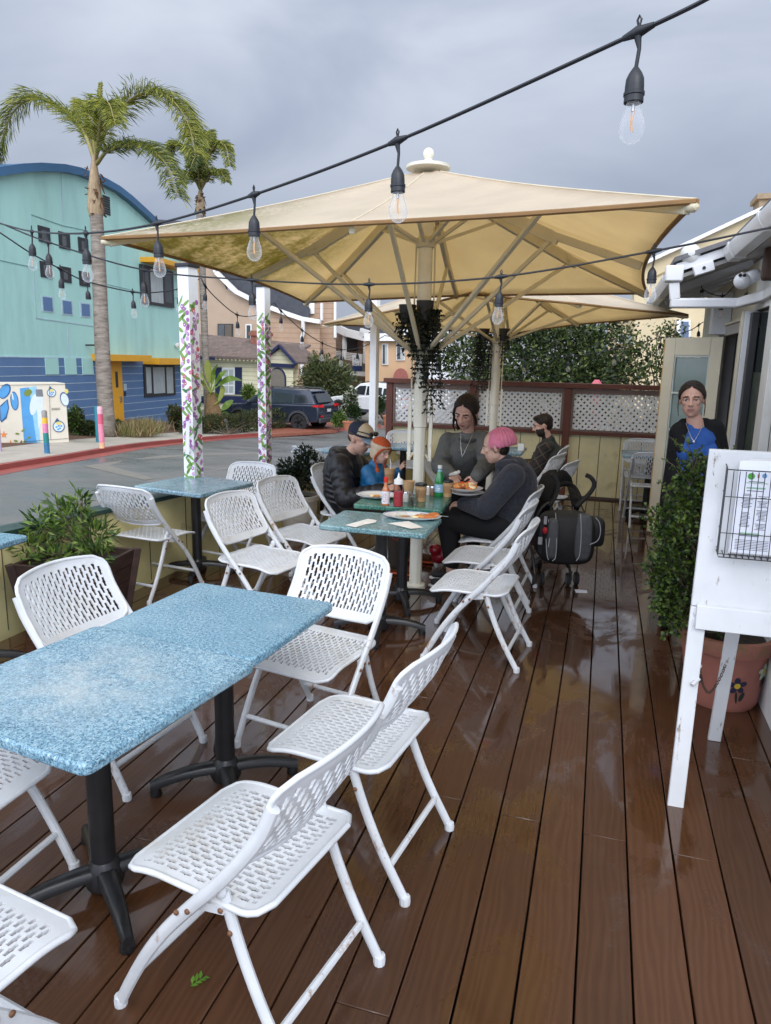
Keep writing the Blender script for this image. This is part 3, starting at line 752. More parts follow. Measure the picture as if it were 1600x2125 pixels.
# ================================================================ string lights
M_cable = pm('cable_black', (.012, .014, .02), .45, .2, 20)
M_bulb = thin_glass('bulb_glass', (.97, .975, .98), .10, .02, .28, .42)
M_fil = pm('filament', (.75, .38, .14), .4, .1); M_brass = pm('bulb_stem', (.5, .5, .5), .3, .1, metal=.8)
def strand(label, pts, bulbs, r=.0042, blank=()):
    """pts: (px, py, depth) the cable passes; bulbs: px of each lamp holder"""
    W3 = [at(x, y, D=d) for x, y, d in pts]
    cur = spline(W3, 8); px = []
    for p in cur:
        c = p - EYEP; px.append(CX + F * c.dot(_cr) / c.dot(_cf))
    root = thing('string_light', label, 'string lights', cur[len(cur) // 2], 0, 'festoon string lights')
    b = MB(); b.tube(cur, r, 7); b.build('cable', M_cable, root)
    for j, x in enumerate(bulbs):
        k = min(range(len(px) - 1), key=lambda i: abs((px[i] + px[i + 1]) / 2 - x)); t_ = (x - px[k]) / (px[k + 1] - px[k] + 1e-9)
        p = cur[k].lerp(cur[k + 1], t_); d = (cur[k + 1] - cur[k]).normalized()
        sw = V((rnd.gauss(0, .03), rnd.gauss(0, .03), -1)).normalized()
        b = MB(); b.tube([p - d * .03, p - d * .012, p, p + d * .012, p + d * .03], [r * 1.25, r * 2.0, r * 2.6, r * 2.0, r * 1.25], 8)
        b.tube([p + V((0, 0, .006)), p + d * .004 + V((0, 0, .02)), p + V((0, 0, .027)), p - d * .004 + V((0, 0, .02)), p + V((0, 0, .006))], .0022, 5)
        q0 = p + sw * .062
        b.tube([p, p + sw * .012, p + sw * .03 + d * .004, q0], [r * 2.1, r * 1.5, r * .85, r * .85], 8)
        b.lathe([(r, -.003), (.0065, 0), (.012, .008), (.0165, .018), (.0175, .03), (.0178, .040), (.0195, .041), (.0195, .046), (.0178, .047), (.0182, .058), (.0165, .0585)], q0, 14, ax=sw)
        s_ = b.build('lamp_socket', M_cable, root, smooth=50)
        if j in blank: continue
        g0 = q0 + sw * .057
        b = MB(); b.lathe([(.0135, 0), (.0135, .008), (.017, .020), (.0222, .036), (.0235, .048), (.0212, .060), (.0145, .069), (.006, .0735), (0, .0745)], g0, 16, ax=sw); g = b.build('bulb', M_bulb, s_, smooth=180)
        # the filament is a part of the bulb it sits in: kept in the socket's branch, one level down
        b = MB(); b.tube([g0, g0 + sw * .016], .0035, 6); b.k = 1; b.tube([g0 + sw * .016 + d * .003, g0 + sw * .036 - d * .001, g0 + sw * .052 + d * .002], .0013, 5); b.tube([g0 + sw * .016 - d * .003, g0 + sw * .048 - d * .003], .001, 5)
        b.build('filament', [M_brass, M_fil], s_)
    return root
_cr = V((m[0][0], m[1][0], m[2][0])); _cf = -V((m[0][2], m[1][2], m[2][2]))
strand('front string of lights rising across the sky to the top right corner', [(-60, 452, 4.4), (0, 464, 4.1), (66, 480, 3.7), (178, 484, 2.95), (325, 464, 2.68), (527, 404, 2.2), (825, 292, 1.78), (1325, 66, 1.33), (1500, -20, 1.22), (1640, -90, 1.15)], [66, 178, 325, 527, 825, 1325])
strand('long string of lights level across the picture in front of the big umbrella', [(-60, 443, 4.3), (0, 463, 4.15), (99, 502, 3.95), (298, 560, 3.85), (522, 581, 3.6), (766, 590, 3.3), (1040, 574, 3.0), (1357, 521, 2.8), (1600, 472, 2.6), (1680, 455, 2.55)], [99, 298, 522, 766, 1040, 1357])
strand('string of lights drooping from the left edge to the nearest painted post', [(-60, 446, 4.3), (0, 483, 4.35), (62, 524, 4.5), (125, 558, 4.7), (180, 584, 5.0), (275, 606, 5.5), (320, 607, 5.75), (372, 599, 5.95), (416, 578, 6.05)], [125, 180, 275, 372], .0045, (1,))
strand('string of lights sagging between the two painted posts', [(418, 578, 6.05), (425, 592, 6.1), (450, 620, 6.3), (492, 653, 6.6), (530, 655, 6.85), (552, 645, 7.0), (567, 628, 7.05)], [426, 492, 548], .0045)
strand('string of lights sagging from the second painted post to the plain white post', [(569, 628, 7.05), (582, 644, 7.2), (627, 685, 7.5), (669, 712, 7.9), (708, 725, 8.3), (741, 723, 8.6), (770, 712, 8.85), (796, 698, 9.1)], [583, 627, 669, 708, 741, 770], .0045)
strand('faint string of lights behind the poles along the back fence', [(797, 696, 9.1), (839, 704, 9.4), (920, 722, 9.6), (1000, 738, 9.7), (1090, 744, 9.6), (1180, 740, 9.2), (1260, 728, 8.8), (1350, 706, 8.4), (1425, 688, 8.0), (1460, 668, 7.8)], [839, 999, 1090, 1178, 1277, 1372, 1450], .0045)
strand('short string of lights under the porch eave above the open door', [(1460, 575, 6.7), (1458, 600, 6.6), (1500, 614, 6.4), (1535, 588, 6.2), (1600, 600, 5.6), (1650, 640, 5.2)], [1459, 1499, 1597], .0045)
# ================================================================ back fence
M_redwood = pm('redwood_stain', hexlin(98, 52, 38), .55, .2, 6, bump=.15, bscale=40, stretch=(1, 1, .3))
M_greywood = pm('weathered_rail', hexlin(122, 104, 96), .7, .15, 8, stretch=(.2, 1, 1))
M_yboard = pm('fence_board', hexlin(226, 215, 168), .6, .1, 4, dirt=hexlin(140, 120, 80), dscale=3, dlim=(.58, .85), bump=.1, bscale=30)
FY = 9.55
t_ = thing('back_fence', 'yellow board fence with brown rails and white lattice panels at the back of the deck', 'fence', (-.9, FY, 0))
b = MB(); xs = -2.75
k = 0
while xs < 1.5:
    b.bb((xs + .004, FY + .005, .03), (xs + .245, FY + .03, .82)); xs += .25
b.build('board', M_yboard, t_, bevel=.002)
b = MB(); b.bb((-2.75, FY + .032, -.1), (1.5, FY + .05, .80)); b.build('gap_blocker', M_greywood, t_)  # added panel, keeps light from showing through the board gaps
PX = [-2.78, -1.645, -.43, .80]
for x in PX:
    b = MB(); b.bb((x - .045, FY - .05, 0), (x + .045, FY + .05, 1.40)); b.build('fence_post', M_redwood, t_, bevel=.004)
b = MB(); b.bb((-2.86, FY - .075, 1.402), (1.5, FY + .075, 1.462)); b.build('top_rail', M_redwood, t_, bevel=.004)
M_lat = pm('white_lattice', (.82, .82, .81), .5, .05)
for x0, x1 in zip(PX, PX[1:] + [1.5]):
    x0 += .047; x1 -= .047; z0, z1 = .885, 1.335
    b = MB(); b.bb((x0, FY - .06, .82), (x1, FY + .05, .86)); b.build('mid_rail', M_redwood, t_, bevel=.003)
    b = MB(); b.bb((x0, FY - .035, .862), (x1, FY - .005, .885)); b.bb((x0, FY - .035, 1.335), (x1, FY - .005, 1.398)); b.bb((x0, FY - .035, .887), (x0 + .03, FY - .005, 1.333)); b.bb((x1 - .03, FY - .035, .887), (x1, FY - .005, 1.333))
    b.build('lattice_frame', M_greywood, t_)
    b = MB(); st = .076; wdt = .031
    for dirn in (1, -1):
        yy = FY - .004 + (0 if dirn > 0 else .008)
        c_ = (x0 - (z1 - z0)) if dirn > 0 else x0
        while c_ < x1 + (z1 - z0):
            # strip centre line x = c + dirn*(z - z0), clipped to the opening
            za, zb = z0, z1
            if dirn > 0: za = max(z0, z0 + (x0 - c_)); zb = min(z1, z0 + (x1 - c_))
            else: za = max(z0, z0 + (c_ - x1)); zb = min(z1, z0 + (c_ - x0))
            if zb - za > .01: b.bar((c_ + dirn * (za - z0), yy, za), (c_ + dirn * (zb - z0), yy, zb), .006, wdt, up=(-dirn, 0, 1))
            c_ += st
    b.build('lattice_panel', M_lat, t_)
b = MB(); p = at(1238, 800, Y=10.3); b.lathe([(.08, 0), (.08, 1.0), (.05, 1.2), (.075, 1.26), (.075, 1.34), (.03, 1.40), (0, 1.40)], (p.x, p.y, .1), 12)
single('pink_hydrant_post', b, pm('pink_paint', hexlin(214, 110, 124), .5, .1), 'pink post standing behind the lattice fence', 'post')
# ================================================================ planters and pots on the deck
M_dwood = pm('dark_planter_wood', hexlin(58, 40, 34), .6, .3, 7, bump=.4, bscale=30, stretch=(1, 1, 4))
M_soil = pm('soil', (.03, .022, .016), .95, .4, 30, bump=.6)
def planter_box(x, y, rot, top, bot, h, label):
    root = thing('planter_box', label, 'planter', (x, y, 0), R(rot))
    for k in range(4):
        q = Matrix.Rotation(R(90 * k), 3, 'Z')
        for i in range(4):
            b = MB(); z0, z1 = .03 + (h - .03) * i / 4 + .003, .03 + (h - .03) * (i + 1) / 4
            r0, r1 = bot + (top - bot) * (z0 / h), bot + (top - bot) * (z1 / h)
            vs = [q @ V(p) for p in ((-r0, -r0, z0), (r0, -r0, z0), (r1, -r1, z1), (-r1, -r1, z1), (-r0 + .02, -r0 + .025, z0), (r0 - .02, -r0 + .025, z0), (r1 - .02, -r1 + .025, z1), (-r1 + .02, -r1 + .025, z1))]
            b.add(vs, [(0, 1, 2, 3), (7, 6, 5, 4), (0, 4, 5, 1), (3, 2, 6, 7), (0, 3, 7, 4), (1, 5, 6, 2)])
            b.build('plank', M_dwood, root, world=False, bevel=.004)
        c_ = q @ V((top + .005, top + .005, h)); d_ = q @ V((bot + .005, bot + .005, 0))
        b = MB(); b.bar(d_, c_, .045, .045); b.build('corner_post', M_dwood, root, world=False, bevel=.004)
    b = MB(); b.box((0, 0, h - .05), (2 * top - .06, 2 * top - .06, .02)); b.build('soil', M_soil, root, world=False)
planter_box(-3.10, 3.66, 8, .265, .20, .44, 'dark weathered wooden planter box against the yellow wall, left side')
G1 = leaf_mat('leaf_olive', hexlin(78, 104, 46), hexlin(104, 128, 62)); G2_ = leaf_mat('leaf_deep', hexlin(44, 68, 32), hexlin(66, 92, 46)); G3 = leaf_mat('leaf_lime', hexlin(120, 146, 70), hexlin(140, 160, 84))
shrub('potted_shrub', 'loose green shrub with narrow leaves growing from the dark wooden planter', 'shrub', (-3.03, 3.70, .40),
      [((-3.12, 3.66, .68), (.15, .15, .10)), ((-3.28, 3.62, .62), (.13, .13, .10)), ((-2.97, 3.68, .58), (.12, .12, .11)), ((-3.06, 3.68, .79), (.055, .06, .07)), ((-3.36, 3.55, .50), (.12, .12, .06)), ((-2.90, 3.60, .49), (.09, .09, .08)), ((-3.12, 3.52, .47), (.20, .13, .05)), ((-3.22, 3.66, .76), (.05, .05, .06))],
      1150, (.075, .018), [G1, G2_, G3, G1], stem=.009, inner=.15, stems=4)
# white pot with saucer and dark bush
M_pot = pm('whitewashed_pot', hexlin(206, 200, 188), .6, .08, 5, dirt=hexlin(150, 135, 112), dscale=4, dlim=(.5, .75), bump=.1)
def pot(label, x, y, prof, mat, saucer=None):
    root = thing('plant_pot', label, 'plant pot', (x, y, 0))
    b = MB(); b.lathe(prof, (x, y, 0), 28); b.build('pot_body', mat, root, smooth=50)
    rr, zz = prof[-1]; b = MB(); b.lathe([(rr + .002, zz), (0, zz + .004)], (x, y, 0), 24); b.build('soil', M_soil, root)
    if saucer: b = MB(); b.lathe([(.0, .002), (saucer - .02, .002), (saucer, .03), (saucer - .012, .03), (saucer - .03, .012), (0, .012)], (x, y, 0), 28); b.build('saucer', mat, root)
    return root
pot('tall whitewashed round pot on a saucer by the street wall', -2.78, 6.42, [(0, .013), (.14, .013), (.155, .06), (.165, .14), (.185, .30), (.19, .34), (.205, .345), (.208, .39), (.18, .39), (.175, .35)], M_pot, .20)
D1 = leaf_mat('leaf_dark', hexlin(30, 44, 28), hexlin(48, 64, 38), .3, .1); D2 = leaf_mat('leaf_darker', hexlin(22, 32, 22), hexlin(38, 52, 32), .3, .1)
shrub('potted_bush', 'dense dark green bush in the whitewashed pot', 'bush', (-2.78, 6.42, .36),
      [((-2.78, 6.42, .56), (.20, .19, .12)), ((-2.66, 6.42, .70), (.13, .13, .11)), ((-2.86, 6.40, .64), (.14, .13, .11)), ((-2.72, 6.42, .80), (.09, .09, .07))], 1700, (.040, .022), [D1, D2], stem=.006, inner=.3)
# terracotta pot painted with flowers and the jade bush
t = NT('pink_terracotta'); sp = t.n('ShaderNodeSeparateXYZ'); t.t.links.new(t.coord(), sp.inputs[0])
c = t.ramp(t.noise(4, 6, .6), [(.3, hexlin(138, 84, 72)), (.7, hexlin(166, 106, 92))])
c = t.mix(t.math('MULTIPLY', t.rng(sp.outputs[2], .29, .34), t.rng(t.noise(9, 6, .7), .40, .62)), c, hexlin(112, 92, 58))
t.P(Base_Color=c, Roughness=.6); t.bump(t.noise(40, 5), .1, .003); M_terra = t.m
pr_ = pot('pink painted terracotta pot with daisies behind the menu board', .70, 3.86, [(0, .0), (.165, .0), (.18, .03), (.198, .2), (.212, .30), (.228, .302), (.236, .335), (.232, .375), (.205, .378), (.20, .335)], M_terra)
b = MB(); fm = [pm('petal_' + n_, hexlin(*c_), .6, .08, 30) for n_, c_ in (('white', (226, 218, 210)), ('yellow', (206, 170, 50)), ('navy', (34, 34, 62)), ('dark', (28, 40, 36)), ('pale', (176, 190, 168)))]
def on_pot(a, z, lift=.0015):
    r_ = .18 + (z - .03) * .118 + lift; return V((.70 + r_ * math.cos(a), 3.86 + r_ * math.sin(a), z))
def disc(a, z, ra, rz, k, lift=.0015, ang=0, n=10):
    b.k = k; r0 = .19
    b.quad(*[on_pot(a + (ra * math.cos(2 * math.pi * i / n) * math.cos(ang) - rz * math.sin(2 * math.pi * i / n) * math.sin(ang)) / r0, z + ra * math.cos(2 * math.pi * i / n) * math.sin(ang) + rz * math.sin(2 * math.pi * i / n) * math.cos(ang), lift) for i in range(n)])
for a, z, kp, kc, n_ in ((R(-140), .21, 0, 1, 6), (R(-78), .155, 2, 1, 5), (R(-35), .22, 4, 1, 5), (R(-185), .15, 2, 1, 5), (R(10), .16, 0, 1, 6)):
    for i in range(n_):
        aa = 2 * math.pi * i / n_ + .4; disc(a + .027 * math.cos(aa) / .19, z + .027 * math.sin(aa), .020, .014, kp, .002, aa)
    disc(a, z, .015, .015, kc, .003)
    b.k = 3; disc(a + .02, z - .065, .006, .035, 3, .0015, .15); disc(a + .16, z - .06, .012, .028, 3, .0015, -.3)
b.build('painted_flower', fm, pr_, smooth=0)
J1 = leaf_mat('jade_leaf', hexlin(84, 108, 44), hexlin(112, 132, 58), .35, .15); J2 = leaf_mat('jade_deep', hexlin(46, 66, 32), hexlin(70, 92, 44), .35, .1); J3 = leaf_mat('jade_dark', hexlin(34, 48, 30), hexlin(50, 68, 38), .4, .05)  # three leaf greens, mixed at random over the bush
blobs = []
for px, py, Y, rx, rz in ((1470, 985, 3.85, .11, .10), (1430, 1000, 3.8, .07, .09), (1420, 1050, 3.75, .10, .12), (1470, 1060, 3.9, .13, .14), (1500, 1010, 3.95, .08, .09), (1400, 1110, 3.7, .10, .13), (1460, 1130, 3.8, .14, .16), (1385, 1170, 3.65, .09, .10), (1440, 1210, 3.75, .14, .14), (1390, 1240, 3.65, .08, .10), (1450, 1270, 3.75, .12, .10), (1370, 1080, 3.75, .06, .08), (1362, 1200, 3.7, .05, .09), (1440, 955, 3.82, .035, .05), (1495, 955, 3.9, .03, .05), (1395, 1290, 3.62, .06, .08), (1540, 1190, 4.0, .12, .3), (1372, 1255, 3.66, .05, .06)):
    p = at(px, py, Y=Y); blobs.append((tuple(p), (rx, rx * .9, rz)))
shrub('jade_bush', 'tall bushy jade plant with small round leaves in the painted terracotta pot', 'bush', (.70, 3.86, .36), blobs, 7600, (.024, .022), [J1, J2, J1, J3], stem=.006, inner=.10, stems=8)
ps, ds = [], []; mbs = MB()
for k in range(90):
    c_, r_ = rnd.choice(blobs); d = V((rnd.gauss(0, 1), rnd.gauss(0, 1), rnd.gauss(.35, .7))).normalized(); a = V(c_) + V([d[i] * r_[i] * .8 for i in range(3)]); ln_ = rnd.uniform(.05, .13); e = a + d * ln_ + V((0, 0, .02)); mbs.tube([a, a.lerp(e, .5) + V((rnd.gauss(0, .006), 0, .006)), e], [.0028, .002, .001], 5)
    for j in range(9): q = a.lerp(e, rnd.uniform(.25, 1)); ps.append(tuple(q)); dd = (V((rnd.gauss(0, 1), rnd.gauss(0, 1), rnd.gauss(.3, .8)))).normalized(); ds.append(tuple(dd))
ps, ds = np.array(ps), np.array(ds); jb = [o for o in C.objects if o.get('category') == 'bush' and 'jade' in o['label']][0]
leaf_mesh('sprigs', ps, ds, rdir(len(ps)), rs.uniform(.015, .026, len(ps)), rs.uniform(.013, .022, len(ps)), [J1, J2, M_bark], rs.randint(0, 2, len(ps)), jb, stems=mbs)
# ================================================================ menu board
M_board = NT('peeling_white'); t = M_board
vec = t.map((1, 1, .25)); f = t.noise(22, 8, .7, vec)
c = t.ramp(t.noise(4, 5), [(.3, (.52, .53, .54)), (.7, (.63, .64, .66))])
c = t.mix(t.rng(f, .61, .655), c, t.ramp(t.noise(40, 4), [(.35, (.12, .085, .06)), (.65, (.35, .30, .25))]))
t.P(Base_Color=c, Roughness=.5); t.bump(f, .12, .003); M_board = t.m
root = thing('menu_board', 'white peeling wooden easel board with a wire menu basket at the right edge', 'menu board', (.8, 2.95, 0))
FX, FYf, TY, TZ = .395, 2.78, 3.06, 1.385           # front frame: foot line and top line
def fp(x, z, off=0):                                 # point on the leaning front plane
    k = z / TZ; n_ = V((0, -TZ, -(TY - FYf))).normalized()
    return V((x + .045 * k * (1 if x < .8 else -1) , FYf + (TY - FYf) * k, z)) + n_ * off
XR = 1.12
def fquad(x0, z0, x1, z1, o0, o1): 
    b = MB(); b.prism([fp(x0, z0, o0), fp(x1, z0, o0), fp(x1, z1, o0), fp(x0, z1, o0)], fp(.8, 1, o1) - fp(.8, 1, o0)); return b
fquad(.365, 0, .425, .775, 0, .02).build('front_leg', M_board, root, bevel=.003)
fquad(XR - .06, 0, XR, .775, 0, .02).build('front_leg', M_board, root, bevel=.003)
fquad(.365, .778, XR, 1.375, 0, .02).build('board_panel', M_board, root, bevel=.003)
fquad(.385, .70, XR, .79, .0215, .040).build('tray_rail', M_board, root, bevel=.003)
for x in (.585, XR - .09):
    b = MB(); p0, p1 = V((x, 3.36, 0)), V((x - .0, 3.09, 1.33)); b.prism([p0, p0 + V((.055, 0, 0)), p1 + V((.055, 0, 0)), p1], (0, .02, .004)); b.build('rear_leg', M_board, root, bevel=.003)
b = MB(); p0 = V((.585, 3.11, 1.22)); b.prism([p0, V((XR - .035, 3.11, 1.22)), V((XR - .035, 3.10, 1.32)), V((.585, 3.10, 1.32))], (0, -.02, 0)); b.build('rear_rail', M_board, root)
b = MB(); b.tube([fp(.425, .50, .012), fp(.40, .485, .035)], .008, 8); b.build('peg', pm('grey_peg', (.5, .5, .52), .4), root)
# rusty chain from front to rear leg
ch = spline([fp(.425, .53, -.004), V((.48, 2.98, .42)), V((.535, 3.13, .34)), V((.60, 3.27, .40)), V((.625, 3.335, .56))], 14)
b = MB()
for i in range(len(ch) - 1):
    d = (ch[i + 1] - ch[i]); s_ = d.normalized().orthogonal() if i % 2 else d.normalized().cross(d.normalized().orthogonal())
    b.tube([ch[i] - s_ * .0035, ch[i] + s_ * .0035, ch[i + 1] + s_ * .0035, ch[i + 1] - s_ * .0035, ch[i] - s_ * .0035], .0017, 5)
b.build('chain', pm('rusty_chain', (.06, .03, .02), .6, .4, 60), root)
# wire basket
bk = thing('wire_basket', 'black wire basket fixed on the white menu board, holding menus', 'basket', fp(.7, 1.0, .05))
def bp(x, z, o_): return fp(x, z, o_)
BX0_, BX1, BZ0, BZ1, BO = .43, 1.0, 1.0, 1.325, .085
b = MB()
for z in (BZ0, BZ0 + .012, 1.09, 1.225, BZ1):
    b.tube([bp(BX0_, z, .021), bp(BX0_, z, BO), bp(BX1, z, BO), bp(BX1, z, .021)], .0022 if z in (BZ0, BZ1) else .0017, 6)
x = BX0_ + .02; k = 0
while x < BX1:
    top = BZ1 - .004
    b.tube([bp(x, top, BO), bp(x, BZ0, BO), bp(x, BZ0, .022)], .0017, 6)
    x += .0215
for o_ in (.035, .048, .06, .072): b.tube([bp(BX0_, BZ1, o_), bp(BX0_, BZ0, o_)], .0015, 5)
b.build('wire_frame', M_black, bk)
# menus: white sheets, set lines of print, green and blue round emblem
M_paper = pm('menu_paper', (.74, .76, .84), .55, .02); M_ink = pm('menu_ink', (.05, .05, .09), .6)
mm = [M_paper, M_ink, pm('menu_green', hexlin(64, 158, 46), .6), pm('menu_blue', hexlin(110, 150, 190), .6), pm('menu_pale_green', hexlin(140, 176, 150), .6), pm('menu_red', hexlin(190, 80, 60), .6)]
menu = thing('menu_sheets', 'white printed menus with a green round emblem in the wire basket', 'menu', fp(.7, 1.2, .06))
b = MB(); b.prism([fp(.466, 1.006, .028), fp(.98, 1.006, .028), fp(1.0, 1.372, .028), fp(.515, 1.352, .028), fp(.482, 1.345, .028)], fp(.8, 1, .058) - fp(.8, 1, .028)); b.build('paper_stack', pm('paper_back', (.62, .62, .64), .6, .05), menu)
b = MB(); b.prism([fp(.47, 1.012, .060), fp(.69, 1.012, .060), fp(.69, 1.362, .060), fp(.47, 1.352, .060)], fp(.8, 1, .0625) - fp(.8, 1, .060))
def ln(x0, x1, z, k=1, h=.0028): b.k = k; b.quad(fp(x0, z, .0632), fp(x1, z, .0632), fp(x1, z + h, .0632), fp(x0, z + h, .0632)); b.k = 0
def rnd_disc(x, z, r_, k): b.k = k; b.quad(*[fp(x + r_ * math.cos(i * .524), z + r_ * math.sin(i * .524), .0634) for i in range(12)]); b.k = 0
rnd_disc(.515, 1.298, .0125, 2); rnd_disc(.56, 1.302, .009, 3); ln(.536, .543, 1.294, 5, .012)
ln(.508, .56, 1.277); ln(.50, .575, 1.272, 4); ln(.503, .568, 1.252, 4, .006); ln(.505, .56, 1.243)
for col, (xa, xb) in enumerate(((.49, .53), (.545, .585), (.605, .655))):
    z = 1.23 - .006 * col
    while z > 1.10:
        wd_ = rnd.uniform(.5, 1.0); c_ = (xa + xb) / 2
        if rnd.random() < .82: ln(c_ - (xb - xa) / 2 * wd_, c_ + (xb - xa) / 2 * wd_, z, 1, .0021)
        z -= .0052 if rnd.random() < .85 else .013
ln(.498, .565, 1.083, 4, .006); ln(.497, .565, 1.076)
z = 1.060
while z > 1.02: ln(.485, .60, z, 1, .0019); z -= .0058
b.build('front_sheet', mm, menu, smooth=0)
# ================================================================ restaurant building on the right
M_wall = pm('white_siding', (.70, .70, .68), .55, .06, 4, dirt=(.45, .42, .36), dscale=3, dlim=(.6, .85))
M_cwall = pm('cream_siding', hexlin(206, 200, 178), .55, .06, 4)
M_trim_shade = pm('shaded_trim', (.42, .40, .39), .5, .08, 6)  # grey carries the shade on the door frame
M_gutter = pm('white_gutter', (.72, .73, .75), .35, .05, 5, dirt=(.45, .42, .38), dscale=6, dlim=(.62, .85))
M_dark = pm('dark_interior', (.012, .012, .014), .7)  # near-black colour stands in for the unlit room
M_dkglass = pm('dark_glass', (.008, .014, .012), .08, .2, 3, spec=.6)
rb = thing('restaurant_building', 'white wooden restaurant front with gutter, eave and open doorway along the right side', 'building', (1.2, 6, 0))
WX = 1.06
def rbox(name, a, c, mat, parent=rb, bevel=.003): b = MB(); b.bb(a, c); return b.build(name, mat, parent, bevel=bevel)
rbox('wall', (WX, 2.2, .46), (WX + .12, 5.25, 2.52), M_wall)
rbox('wall', (WX, 7.82, -.4), (WX + .12, 9.5, 2.5), M_cwall)
rbox('wall', (WX, 6.36, 2.02), (WX + .12, 7.815, 2.5), M_cwall)
rbox('wall', (WX, 5.255, 2.12), (WX + .12, 6.355, 2.5), M_wall)
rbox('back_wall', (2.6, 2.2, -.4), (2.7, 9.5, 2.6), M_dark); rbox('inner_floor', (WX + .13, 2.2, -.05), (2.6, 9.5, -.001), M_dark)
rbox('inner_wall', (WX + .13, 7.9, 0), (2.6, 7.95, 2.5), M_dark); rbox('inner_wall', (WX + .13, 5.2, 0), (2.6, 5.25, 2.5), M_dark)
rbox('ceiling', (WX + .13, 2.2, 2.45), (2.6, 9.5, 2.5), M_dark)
pl_ = rbox('plinth', (.885, 2.0, 0), (WX + .1, 5.2, .455), M_wall); rbox('plinth_trim', (.868, 2.0, .20), (.883, 3.62, .235), M_wall, pl_)
rbox('door_post', (.985, 6.25, 0), (WX + .02, 6.35, 2.115), M_gutter); rbox('post_batten', (.965, 6.265, 0), (.983, 6.335, 2.115), M_cwall)
# door frame: stepped jamb boards at the hinge side, head casing; their shade is painted as greys
rbox('door_jamb', (1.0, 7.66, 0), (1.058, 7.815, 2.02), M_trim_shade); rbox('door_jamb', (1.062, 7.70, 0), (1.16, 7.81, 2.0), M_trim_shade); rbox('door_jamb', (1.165, 7.62, 0), (1.22, 7.81, 1.99), pm('deep_shaded_trim', (.16, .155, .15), .5))
rbox('door_casing', (1.02, 6.36, 1.975), (1.057, 7.655, 2.06), M_trim_shade); rbox('door_casing', (1.0, 6.36, 2.062), (1.057, 7.655, 2.085), M_cwall)
wf = rbox('window_frame', (1.02, 6.15, .05), (1.07, 6.245, 2.10), pm('dark_frame', (.035, .035, .037), .5)); rbox('window_pane', (1.075, 5.46, .05), (1.085, 6.145, 2.10), M_dkglass, wf)
rbox('green_shade', (1.064, 5.55, .05), (1.072, 6.10, 1.66), pm('green_shade', (.012, .03, .022), .5), wf)
rbox('pilaster', (1.0, 5.26, 0), (1.06, 5.46, 2.11), M_wall)
rbox('corner_block', (.90, 7.42, 1.99), (1.055, 7.60, 2.36), M_gutter)
# far porch eave: soffit with rafters, gutter, rake fascia
b = MB(); b.prism([(.50, 6.32, 2.365), (1.16, 6.32, 2.60), (1.16, 9.6, 2.60), (.50, 9.6, 2.365)], (0, 0, .03)); ev = b.build('soffit', pm('grey_soffit', (.36, .35, .34), .6, .1, 5), rb)
for y in (6.9, 7.5, 8.1, 8.7, 9.3): b = MB(); b.bar((.52, y, 2.335), (1.1, y, 2.54), .05, .07); b.build('rafter', pm('rafter_paint', (.42, .41, .40), .6), rb, bevel=.003)
b = MB(); b.prism([(.46, 6.29, 2.405), (.93, 6.29, 2.565), (.93, 6.29, 2.63), (.46, 6.29, 2.47)], (0, .025, 0)); b.build('fascia', M_gutter, rb)
b = MB(); b.prism([(.44, 6.25, 2.48), (2.8, 6.25, 3.27), (2.8, 9.7, 3.27), (.44, 9.7, 2.48)], (0, 0, .035)); b.build('roof', pm('grey_shingle', (.13, .13, .14), .8, .3, 9, bump=.5), rb)
def gutter(y0, y1, x, z, w_=.10, h_=.085):
    b = MB(); pts = [(x + w_ / 2, z + h_ / 2), (x + w_ / 2, z - h_ / 2), (x - w_ * .15, z - h_ / 2), (x - w_ * .38, z - h_ * .1), (x - w_ / 2, z + h_ * .2), (x - w_ / 2, z + h_ / 2)]
    b.prism([(px, y0, pz) for px, pz in pts], (0, y1 - y0, 0)); g = b.build('gutter', M_gutter, rb, bevel=.004)
    y = y0 + .35
    while y < y1: 
        b = MB(); b.prism([(px + (px - x) * .12, y, z + (pz - z) * 1.1) for px, pz in pts], (0, .06, 0)); b.build('gutter_joint', M_gutter, g, bevel=.003); y += 1.1
gutter(6.36, 9.6, .445, 2.385); gutter(1.2, 6.22, .835, 2.52, .12, .10)
b = MB(); b.bb((.385, 6.225, 2.335), (.515, 6.355, 2.455)); b.build('downspout_elbow', M_gutter, rb, bevel=.012)
b = MB(); b.bar((.455, 6.285, 2.33), (.475, 6.285, 2.20), .075, .07, up=(0, 1, 0)); b.build('downspout', M_gutter, rb, bevel=.006)
b = MB(); b.bar((.44, 6.285, 2.175), (.96, 6.285, 2.175), .07, .075); b.build('downspout', M_gutter, rb, bevel=.014)
b = MB(); b.bar((.94, 6.282, 2.178), (1.06, 5.9, 2.20), .066, .072); b.bar((1.06, 5.9, 2.20), (1.06, 4.9, 2.22), .066, .072); b.build('downspout', M_gutter, rb, bevel=.01)
